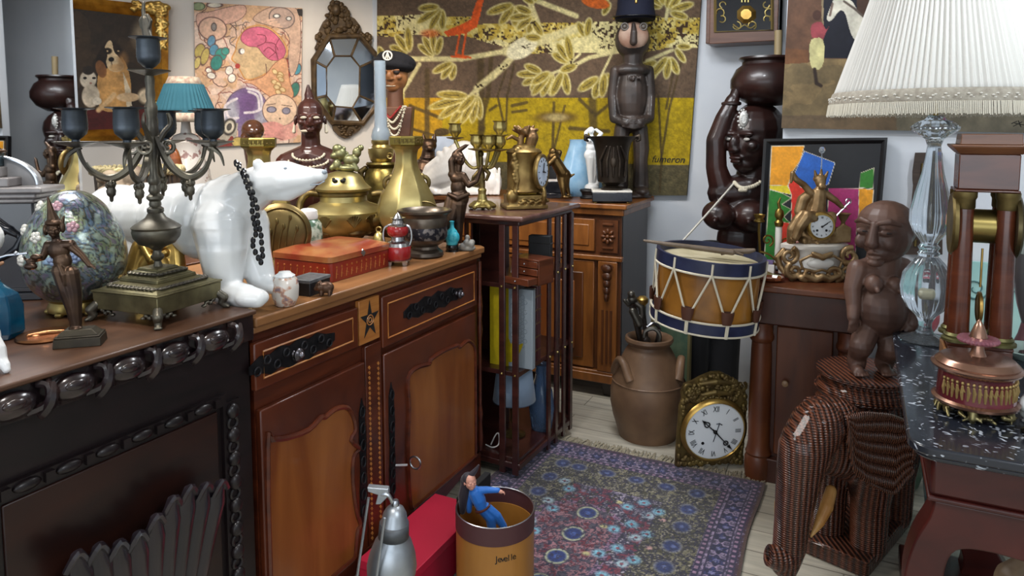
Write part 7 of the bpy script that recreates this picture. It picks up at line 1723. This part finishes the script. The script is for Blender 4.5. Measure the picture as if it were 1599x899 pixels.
c.part('cornice',MB().frus(345,46*kx,32,356,58*kx,43).frus(356,58*kx,43,359,58*kx,43).frus(359,46*kx,33,375,44*kx,32),wood('cornice_wood','#5e3a24','#7a4f33',.3,5,coat=.4),bev=1)
c.part('movement',MB().lathe([(0,-40),(26,-40),(26,40),(0,40)],32,(0,0,234),M=Matrix.Rotation(R_(90),4,'Y')),mat('movement_brass','#8a7a48',.3,.95))
for s in (-1,1):
    c.part('glazed_bezel',MB().lathe([(44,-4),(48,-3),(49,2),(46,5),(43,5),(0,4.5),(0,-3)],44,(s*46*kx,0,236),M=Matrix.Rotation(s*R_(90),4,'Y')),mat('bezel_bronze','#5b5138',.35,.85) if s==1 else BRASSD)
c.part('pendulum',MB().tube([(0,-4,200),(0,-4,140)],1.6,6).lathe([(0,-3),(20,-2),(22,0),(20,2),(0,3)],30,(0,-4,108),M=Matrix.Rotation(R_(90),4,'Y')).lathe([(19,-3.4),(24,-2),(24,2),(19,3.4)],30,(0,-4,108),M=Matrix.Rotation(R_(90),4,'Y'),flute=.02,fn=30),GILT)
# --- magenta and gilt covered jar
c=K('covered_jar','wine-red and gilt covered round jar on a leafy bronze foot on the black marble','jar',1521,645,zm);Q=c.q
MG=mat('wine_enamel','#4d1a22',.15,0,'#6b2a30',6,coat=.6);CP=mat('rose_copper','#a5806c',.25,.85,'#7f5a4c',6)
b_=c.part('body',MB().lathe(c.px([(53,622),(54,618),(53,612),(51,580),(53,572),(56,570),(50,568),(0,567)]),52),MG)
c.part('copper_rim',MB().lathe(c.px([(50,628),(58,624),(59,620),(54,617)]),52).lathe(c.px([(52,577),(60,572),(62,568),(56,565)]),52),CP,b_)
mb=MB();random.seed(21)
for k in range(22):
    a=-PI+.1+k*PI/21*.94;r=52.6;x,y=r*math.cos(a),r*math.sin(a);z0=645-612
    mb.limb([(x,y,z0+2),(x*1.0+random.uniform(-2,2),y,z0+12),(x,y,z0+22)],[1.6,2.6,2],6).ell((x,y,z0+27),(2.6,2,2.8),None,8,5).limb([(x,y,z0+20),(x*.99-y*.06,y*.99+x*.06,z0+14)],[1.4,1],6)
c.part('gilt_frieze',mb,mat('pale_gilt','#a48a58',.4,.6),b_)
L_=c.part('lid',MB().lathe(c.px([(56,567),(57,563),(52,558),(50,556),(48,555),(30,554),(12,552),(9,545),(8,536),(12,533),(24,531),(26,528),(24,525),(12,523),(11,518),(7,506),(3,498),(0,495)]),52),CP)
c.part('ribbed_collar',MB().lathe(c.px([(10,533),(26,531),(28,528),(26,524),(10,523)]),60,flute=.04,fn=30),mat('rose_glass','#7d4a55',.2,coat=.4),L_)
mb=MB().lathe(c.px([(44,640),(48,632),(52,627)]),32);random.seed(22)
for k in range(34):
    a=random.uniform(0,2*PI);r=random.uniform(40,54);mb.limb([(r*math.cos(a),r*math.sin(a),random.uniform(8,16)),((r+6)*math.cos(a+.15),(r+6)*math.sin(a+.15),random.uniform(3,12))],[4,2.4],6)
for a in (-2.2,-.9,.3,1.6,2.6):
    x,y=46*math.cos(a),46*math.sin(a);mb.limb([(x,y,16),(x*1.1,y*1.1,8),(x*1.05,y*1.05,3)],[7,5,4])
    for k in range(3): mb.limb([(x*1.05,y*1.05,12),(x*1.15-(k-1)*y*.26,y*1.15+(k-1)*x*.26,3+4*k%5)],[4,1.5],6)
c.part('leafy_foot',mb,mat('verdigris_foot','#5a5238',.35,.85,'#8a8058',24),rem=1.3,smi=1)
# --- right edge pieces
c=K('celadon_dish','pale celadon dish with a dark centre at the right edge of the console','dish',1606,560,zm)
c.part('dish',MB().lathe([(20,0),(22,3),(40,12),(44,16),(42,17),(36,13),(18,7),(0,6)],36),mat('celadon_glaze','#8fa39e',.2,coat=.4));c.part('dark_centre',MB().lathe([(14,7),(13,10),(0,10)],24),BLACK)
c=K('grey_vase','large grey glazed vase with a pinkish foot at the right edge behind the celadon dish','vase',1624,545,zm)
c.part('body',MB().lathe([(26,40),(34,70),(42,120),(44,150),(40,168),(30,174),(28,170)],32),mat('grey_glaze_vase','#5d5a5c',.3,coat=.3));c.part('pink_foot',MB().lathe([(34,0),(36,4),(30,20),(26,40)],32),mat('pinkish_foot','#6d4a50',.4));c.part('pale_shoulder',MB().lathe([(42,150),(45,152),(41,169),(32,174)],32),mat('pale_glaze','#8c9490',.3))
c=K('white_dog_figurine','small white porcelain dog at the right edge of the marble console','figurine',1607,656,zm);Q=c.q
mb=MB().ell((0,0,26),(16,13,16)).ell((2,-2,44),(10,10,11)).ell((-6,-8,40),(6,6,5)).limb([(-6,-8,24),(-10,-12,4)],[6,5]).limb([(6,-8,24),(8,-12,4)],[6,5]).ell((6,4,8),(16,14,9));c.part('body',mb,PORC,rem=1.2,smi=2)
c=K('small_dark_base','small round black stand in front of the white dog at the right edge','stand',1610,676,zm);c.solo(MB().lathe([(13,0),(14,3),(9,8),(10,14),(13,18),(0,18)],20),BLACK)
c=K('slatted_mat','striped wooden slat mat standing behind the portico clock','mat',loc=Vector((.62,2.60,zm)),rz=-YAW)
mb=MB()
for k in range(16): mb.box(-60,60,-1.4,1.4,k*5,k*5+3.6)
for x in (-40,40): mb.box(x-1,x+1,1.2,2.2,0,80)
c.solo(mb,mat('slat_wood','#8d7150',.5,0,'#5a4633',12),smooth=False)
c=K('turquoise_scrolled_panel','pale turquoise panel with scroll drawing behind the portico clock','panel',loc=Vector((.80,3.43,0)),rz=-YAW);s_=1/c.s
c.part('panel',MB().box(-.42*s_,.42*s_,-.012*s_,.008*s_,0,.95*s_),mat('turquoise_paint','#8fbcb8',.5,0,'#a9cfc9',6))
mb=MB()
for k in range(7):
    mb.spiral(((-.36+.12*k)*s_,-.015*s_,(.84+.03*(k%2))*s_),.05*s_,1.6,.004*s_,'y',1 if k%2 else -1,k)
c.part('scroll_drawing',mb,mat('grey_green_paint','#4d6f70',.5))
# ---------------------------------------------------------------- behind and below the console
c=K('painted_mask_figure','standing painted figure with a red grinning cartoonish face between the stool and the console','figure',loc=Vector((.19,3.30,0)));Q=c.pp
mb=MB().lathe([(44,0),(46,6),(40,14)],24).limb([(0,0,20),(0,0,120),(-2,0,200)],[34,36,28],14).limb([(-20,-6,190),(-36,-10,150),(-24,-20,120)],[12,11,9]).limb([(22,-6,190),(34,-10,150),(22,-20,120)],[12,11,9]).limb([(0,0,200),(0,0,232)],[16,16])
c.part('dark_green_body',mb,mat('dark_green_lacquer','#0f2a20',.3,0,'#1c4a35',9,coat=.4),rem=2,smi=3)
FR_=mat('red_pink_face','#a2404a',.4,0,'#c2707a',12)
mb=MB().ell(Q(1427,490,-8),(25,16,30)).ell(Q(1433,486,-24),(8,8,7)).ell(Q(1424,474,-20),(16,6,6));f_=c.part('face',mb,FR_,rem=1.2,smi=2)
for u in (1418,1433): c.part('eye',MB().ell(Q(u,478,-26),(6,3,4.5),None,10,6),PORC,f_);c.part('pupil',MB().ell(Q(u+1,478,-29),(2.4,1.5,2.4),None,8,5),INKM,f_)
c.part('mouth',MB().ell(Q(1424,500,-23),(13,5,7)),mat('dark_red_mouth','#5e1018',.4),f_)
c.part('teeth',MB().box(-9,9,-2,2,-2,2).map(lambda p:p+Vector(Q(1424,497,-28))),PORC,f_,bev=.8)
c.part('black_hair',MB().ell(Q(1424,466,-4),(23,17,9)),BLACK,f_)
c=K('clear_vases','clear bluish glass vase standing on the floor behind the console leg','vase',loc=Vector((.30,2.92,0)))
c.solo(MB().lathe([(22,0),(24,4),(16,30),(20,70),(26,120),(22,160),(18,180),(24,195),(22,195),(16,180),(20,160),(23,120),(17,70),(13,30),(0,8)],28),mat('bluish_glass','#a9c4cc',.06,trans=.85))
bs_=Vector((.62,2.22,.05))
c=K('green_glazed_vase','large dark green glazed pot under the marble console','pot',loc=bs_+Vector((.14,-.02,0)))
c.solo(MB().lathe([(40,0),(44,6),(66,60),(70,110),(56,150),(36,168),(34,186),(44,196),(38,196),(28,180),(30,160),(0,150)],36),mat('dark_green_glaze','#0e2a26',.12,0,'#1c3d33',8,coat=.6))
c=K('brown_stone_sculpture','lumpy grey-brown carved stone sculpture under the marble console','sculpture',loc=bs_+Vector((-.19,.03,0)))
mb=MB().ell((0,0,46),(44,36,48)).limb([(-10,0,80),(-14,-4,130),(6,-4,150)],[30,24,18]).ell((14,-16,110),(18,16,22)).limb([(20,-10,40),(36,-24,20)],[20,14]);c.solo(mb,mat('greybrown_stone','#5b4a3a',.5,0,'#7d6a52',10,bump=.2),rem=2.5,smi=4)
c=K('blue_paper_bag','bit of blue folded paper on the floor by the console leg','paper',loc=Vector((.16,2.13,0)))
c.solo(MB().frus(0,34,24,14,28,18).frus(14,26,16,16,10,6),mat('blue_paper','#1d4d7d',.6),bev=1)
# ---------------------------------------------------------------- inside the revolving bookcase
def bkx(u,y=2.60): return aty(u,500,y).x
def wbox(name,label,cat,x0,x1,y0,y1,z0,z1,parts,group=None,rz=0):
    o=Vector(((x0+x1)/2,(y0+y1)/2,z0));t=thing(name,label,cat,o,rz,group)
    return t,o
zsf=.475
x0,x1=bkx(757),bkx(824)
t,o=wbox('board_game_box','tall box with a yellow left half and grey hexagon-patterned right half in the revolving bookcase','box',x0,x1,2.60,2.70,zsf,.82,0)
w=(x1-x0)/2
MB().box(-w,w,-.0,.028,0,.345).build('body',mat('grey_box','#8b959c',.5),t,bev=.003)
MB().box(-w-.001,-.012,-.0012,0,.0,.345).build('yellow_panel',mat('yellow_print','#b5a012',.45,0,'#a08d10',20),t)
mb=MB()
for r in range(11):
    for q in range(3):
        cxh=.006+q*.024+(r%2)*.012;cz=.10+r*.021
        mb.torus((cxh,-.0004,cz),.010,.0011,'y',6,4)
mb.build('hexagon_print',mat('hexagon_grey','#6d777d',.5),t)
MB().prism(sm2([(-.012,.02),(.03,.05),(.058,.11),(.03,.10),(.02,.135),(0,.10),(-.012,.12)],3,True),-.0016,-.0006).build('yellow_shape',bpy.data.materials['yellow_print'],t)
MB().prism([(.010,.125),(.028,.145),(.035,.13)],-.0022,-.0014).build('black_shape',INKM,t)
BU=[('#3a1018','tall burgundy leather book, leftmost in the bookcase'),('#33111a','tall dark wine book with gilt spine bands, middle of the three in the bookcase'),('#42141c','tall reddish leather book with gilt bands, rightmost of the three in the bookcase')]
xx=bkx(828,2.66)
for i,(col,lb) in enumerate(BU):
    t=thing('leather_book',lb,'book',(-1.335,2.69+.045*i,zsf),R_(90),'burgundy books in the bookcase');hh=.335-.006*(i%2)
    MB().box(-.018,.018,-.09,.09,0,hh).build('cover',mat('book_leather_%d'%i,col,.4,0,coat=.3),t,bev=.004)
    MB().box(-.015,.015,-.086,.091,.003,hh+.0008).build('pages',mat('page_edges_%d'%i,'#8d8068',.8),t)
    mb=MB()
    for z in (.05,.11,.17,.23,.29): mb.box(-.0185,.0185,-.0915,-.08,z,z+.006)
    mb.build('gilt_bands',mat('dull_gilt_band_%d'%i,'#6b5030',.4,.5),t)
zu=.85
p=aty(844,412,2.78);o=Vector((p.x,2.78,zu));t=thing('black_case','tall plain black case standing on the upper bookcase shelf','case',o,R_(8))
MB().box(-.05,.05,-.02,.02,0,.185).build('body',BLACKM,t,bev=.004);MB().box(-.0505,.0505,-.0205,.0205,.15,.153).build('lid_seam',BLACK,t)
p=aty(812,405,2.76);t=thing('white_cards','few small pale cards leaning on the upper bookcase shelf','cards',(p.x-.03,2.80,zu+.002),0)
MB().cbox((0,0,.045),(.06,.003,.09),rx=-.25).build('card',mat('pale_card','#7d7c80',.6),t);MB().cbox((.035,.012,.03),(.05,.003,.06),rx=-.3,rz=.3).build('card',bpy.data.materials['pale_card'],t)
p=aty(825,455,2.64);o=Vector((p.x,2.68,zu));t=thing('miniature_chest','miniature brown chest of drawers with its lowest drawer pulled open','small chest',o,R_(-14))
MC_=wood('mini_chest_wood','#4a2416','#6a3822',.3,6,coat=.3)
MB().box(-.075,.075,-.05,.05,.0,.004).box(-.075,-.07,-.05,.05,0,.1).box(.07,.075,-.05,.05,0,.1).box(-.078,.078,-.054,.052,.1,.107).box(-.075,.075,.046,.05,0,.1).build('body',MC_,t,bev=.001)
for z,yo in ((.07,0),(.038,0),(.006,-.06)):
    d=MB().box(-.068,.068,-.052+yo,.03+yo,z,z+.028).build('drawer',MC_,t,bev=.0015);MB().ell((0,-.055+yo,z+.014),.004,None,8,6).build('knob',CHROME,d)
p=aty(806,640,2.82);o=Vector((p.x,2.80,.10));t=thing('small_table_lamp','small brass lamp with pale blue-grey drum shade at the bottom of the bookcase','lamp',o)
MB().lathe([(.05,0),(.052,.006),(.03,.012),(.012,.02),(.010,.05),(.02,.07),(.014,.09),(.02,.12),(.010,.14),(.009,.2)],24).build('brass_stem',BRASSD,t)
s=MB().lathe([(.098,.165),(.078,.325)],48).build('lamp_shade',mat('bluegrey_shade','#8193a8',.8,sheen=.2),t,solid=.002)
MB().torus((0,0,.166),.098,.0025,'z',48,6).torus((0,0,.324),.078,.0025,'z',48,6).build('dark_edging',mat('dark_edging','#3d4a5a',.8),s)
o=Vector((-1.50,2.78,.10));t=thing('lamp_base_box','small brown wooden box with brass corner in the bottom left of the bookcase','box',o+Vector((-.04,-.12,0)))
MB().box(-.05,.05,-.04,.04,0,.06).build('box',MC_,t,bev=.002);MB().box(.035,.0508,-.0408,-.02,.04,.061).build('brass_corner',BRASS,t)
t=thing('electric_cord','loop of white electric cord at the foot of the small bookcase lamp','cable',o+Vector((.10,-.13,.002)));tag(t)
MB().tube(smoothp([(-.02,0,.004),(.0,.01,.05),(.02,0,.06),(.025,-.01,.02),(.0,-.02,.004),(-.04,-.01,.004)],5),.0028,6).build('cord',WHITE,t)
t=thing('blue_glass_carafe','blue-grey glass carafe behind the small lamp in the bookcase','carafe',(bkx(846,2.85)-.03,2.92,.10))
MB().lathe([(.045,0),(.05,.01),(.06,.1),(.05,.18),(.03,.24),(.028,.29),(.036,.31),(.033,.31),(.024,.29),(.045,.18),(.054,.1),(0,.01)],28).build('carafe',mat('bluegrey_glass','#6d89ad',.08,trans=.7),t)
# ---------------------------------------------------------------- foreground: lamp, red box, drum bucket with a doll
AL_=mat('aluminium','#b4bac0',.4,.9,'#a2a9b0',20)
dl0=atd(556,1068,1.95);dl0.z=0
c=K('desk_lamp','aluminium desk lamp with bell shade hanging from two thin rods in front of the sideboard','desk lamp',loc=dl0);Q=c.q
zz=lambda v:(c.v-v)
c.part('base',MB().lathe([(52,0),(54,4),(50,10),(10,14),(8,22)],36,(0,0,0)),AL_)
for u0,u1,t,yy in ((581,538,764,-2),(613,573,772,-44)): c.part('rod',MB().tube([(u0-c.u,yy,zz(t)),(u1-c.u,yy,10)],2.2,8),AL_)
c.part('bracket',MB().prism([(580-c.u,zz(745)),(612-c.u,zz(748)),(613-c.u,zz(758)),(600-c.u,zz(772)),(592-c.u,zz(772)),(596-c.u,zz(757)),(581-c.u,zz(752))],-7,5),AL_,bev=1)
c.part('bent_tube',MB().tube(smoothp([(600-c.u,-4,zz(758)),(610-c.u,-6,zz(756)),(616-c.u,-6,zz(764)),(620-c.u,-4,zz(778))],5),3.2,8),CHROME)
ax=Matrix.Rotation(R_(4),4,'Y')
sh=c.part('bell_shade',MB().lathe([(5,0),(13,-5),(18,-14),(20,-26),(21.5,-28),(22.5,-50),(28,-58),(35,-78),(38,-96),(37,-108),(35,-108),(36,-95),(32,-78),(25,-58),(17,-32)],44,(622-c.u,-4,zz(774)),M=ax),AL_)
c.part('grey_band',MB().lathe([(22,-28),(23.2,-50)],44,(622-c.u,-4,zz(774)),M=ax),mat('dull_grey_band','#5f6266',.5,.7),sh,solid=.6)
c.part('socket_cap',MB().lathe([(4,8),(6,4),(6,-2)],16,(622-c.u,-4,zz(774)),M=ax),CHROME,sh)
c.part('switch',MB().cap((603-c.u,-6,zz(800)),(607-c.u,-8,zz(806)),2),CHROME,sh)
t=thing('red_box','flat bright red box on the floor between the sideboard and the cardboard drum','box',(-1.262,1.90,.012))
RD=mat('red_paper','#a3102f',.55);MB().box(-.095,.095,-.24,.2,0,.12).build('body',RD,t,bev=.002);MB().box(-.098,.098,-.243,.203,.12,.148).build('lid',mat('red_lid','#ab1533',.5),t,bev=.002)
t=thing('black_case_upright','narrow black case standing beside the cardboard drum','case',(-1.148,2.02,.012))
MB().box(-.012,.012,-.10,.10,0,.27).build('body',BLACKM,t,bev=.003);MB().ell((-.013,-.05,.22),.008).build('catch',CHROME,t)
rc_=atz(773,791,.35);bo=Vector((rc_.x,rc_.y,.012))
t=thing('cardboard_drum','round brown cardboard drum standing open on the rug with a doll inside','bin',bo)
rb=61*depth(rc_)/F;hb=.338
MB().lathe([(0,.01),(rb-.004,.01),(rb-.004,hb-.05),(rb,hb-.05),(rb,0),(0,0)],64,cap=0).build('body',mat('brown_cardboard','#8a5a22',.45,0,'#9c6a2c',8,(1,1,.3),coat=.2),t)
MB().lathe([(rb-.0035,hb-.055),(rb+.0015,hb-.055),(rb+.0015,hb),(rb-.0035,hb)],64).build('dark_band',mat('dark_cardboard_band','#47282a',.5),t)
MB().torus((0,0,hb),rb-.001,.0022,'z',64,6).build('metal_rim',CHROME,t)
# printed lettering wrapped on the drum
for i,ch_ in enumerate('Jevelle'):
    a=-.95+i*.075;o_=txt(ch_,'printed_letter',.027,INKM,t,((rb+.0008)*math.cos(a-.1),(rb+.0008)*math.sin(a-.1),.245+.004*i*0),(R_(90),0,a-.1+PI/2),.0003)
# the doll leaning in the drum
c=K('doll','dark-haired doll in a plain bright blue suit and brown belt leaning over the drum rim','doll',loc=atd(745,825,depth(rc_)+.02));Q=c.q
BLU=mat('bright_blue_cloth','#1a62b4',.5,sheen=.2);SKN=mat('doll_skin','#c08a78',.45,sub=.1)
mb=MB();head(mb,Q(735,748,-2),24,.5,w=.38,ears=1);mb.cap(Q(739,757),Q(743,764),4,4.5);hand(mb,Q(783,762,-6),(1,-.1,-.2),(0,1,0),9,1.2);mb.limb([Q(742,764,1),Q(760,762,0),Q(776,760,-5),Q(783,762,-6)],[3,3,3,3])
c.part('body',mb,SKN,rem=.7,smi=1)
mb=MB().limb([Q(741,765,2),Q(760,762,0),Q(778,760,-5)],[7,5.5,4]).limb([Q(742,766),Q(748,778),Q(752,790)],[10,11,9],12).limb([Q(738,768,4),Q(733,784,6),Q(732,800,8)],[7,5.5,4.5]).limb([Q(754,794),Q(766,808),Q(768,824),Q(768,850)],[8,8.5,7,5],10).limb([Q(760,792,2),Q(776,806,2),Q(786,822,2),Q(790,846,2)],[8,7.5,6,5],10)
c.part('blue_suit',mb,BLU,rem=.9,smi=1)
c.part('brown_belt',MB().torus(Q(754,791),10,2.2,'z',24,6).map(lambda p:Vector((p.x,p.y,p.z+(p.x-9)*.45))),mat('brown_belt','#4a241c',.4))
mb=MB().ell(Q(731,745,2),(10,10,10)).ell(Q(727,750,4),(8,8,12)).limb([Q(736,738),Q(743,730),Q(748,722)],[5,3.5,1.5]).limb([Q(728,752,4),Q(724,775,6),Q(722,800,6)],[8,9,5]);c.part('dark_hair_and_cape',mb,mat('dark_cape','#1c1420',.6,sheen=.2),rem=.9,smi=2)
LW=48;WS=.4;EXPO=.75
WARM=(1,.86,.7)
PANELS=[((1.3,.4,2.72),1.2,.6,26,(.88,.94,1)),((-1.1,2.7,2.72),.9,.5,20,(.93,.96,1)),((-2.3,1.3,2.72),.9,.5,24,(1,.96,.92))]
SPOTS=[((-2.2,1.2,2.7),(-2.6,2.6,1.0),45,WARM),((-2.6,2.6,2.7),(-3.2,3.6,1.6),55,WARM),((-1.7,2.6,2.7),(-2.0,3.9,1.2),25,WARM),((-1.2,.6,2.7),(-1.8,1.4,1.0),40,(1,.95,.9)),((.9,2.0,2.7),(.0,3.5,1.5),42,(.88,.94,1)),((-.5,2.5,2.7),(-.75,4.2,1.5),16,(.9,.95,1))]  # the last spot is an added fill that brightens the recess wall
# ---------------------------------------------------------------- light: daylight from the shop front, lamps in the ceiling, one added fill spot
def area(n,loc,rot,sx,sy,e,c):
    l=bpy.data.lights.new(n,'AREA');l.shape='RECTANGLE';l.size=sx;l.size_y=sy;l.energy=e;l.color=c
    o=bpy.data.objects.new(n,l);COL.objects.link(o);o.location=loc;o.rotation_euler=rot;return o
area('shop_window_daylight',(-.2,-3.0,1.6),(R_(90),0,0),5.5,1.9,LW,(.86,.93,1.0))
for l,sx,sy,e,c in PANELS: area('ceiling_light_panel',l,(0,0,0),sx,sy,e,c)
def spot(n,loc,to,e,c,ang=75,r=.06):
    l=bpy.data.lights.new(n,'SPOT');l.energy=e;l.color=c;l.spot_size=R_(ang);l.spot_blend=.6;l.shadow_soft_size=r
    o=bpy.data.objects.new(n,l);COL.objects.link(o);o.location=loc;o.rotation_euler=(Vector(to)-Vector(loc)).to_track_quat('-Z','Y').to_euler()
for i,(l,t,e,c) in enumerate(SPOTS): spot('ceiling_and_fill_spot',l,t,e,c)
w=bpy.data.worlds.new('daylight');SC.world=w;w.use_nodes=True;w.node_tree.nodes['Background'].inputs['Color'].default_value=(.75,.87,1,1);w.node_tree.nodes['Background'].inputs['Strength'].default_value=WS
SC.view_settings.view_transform='Standard';SC.view_settings.look='None';SC.view_settings.gamma=1;SC.view_settings.use_curve_mapping=False;SC.view_settings.exposure=EXPO
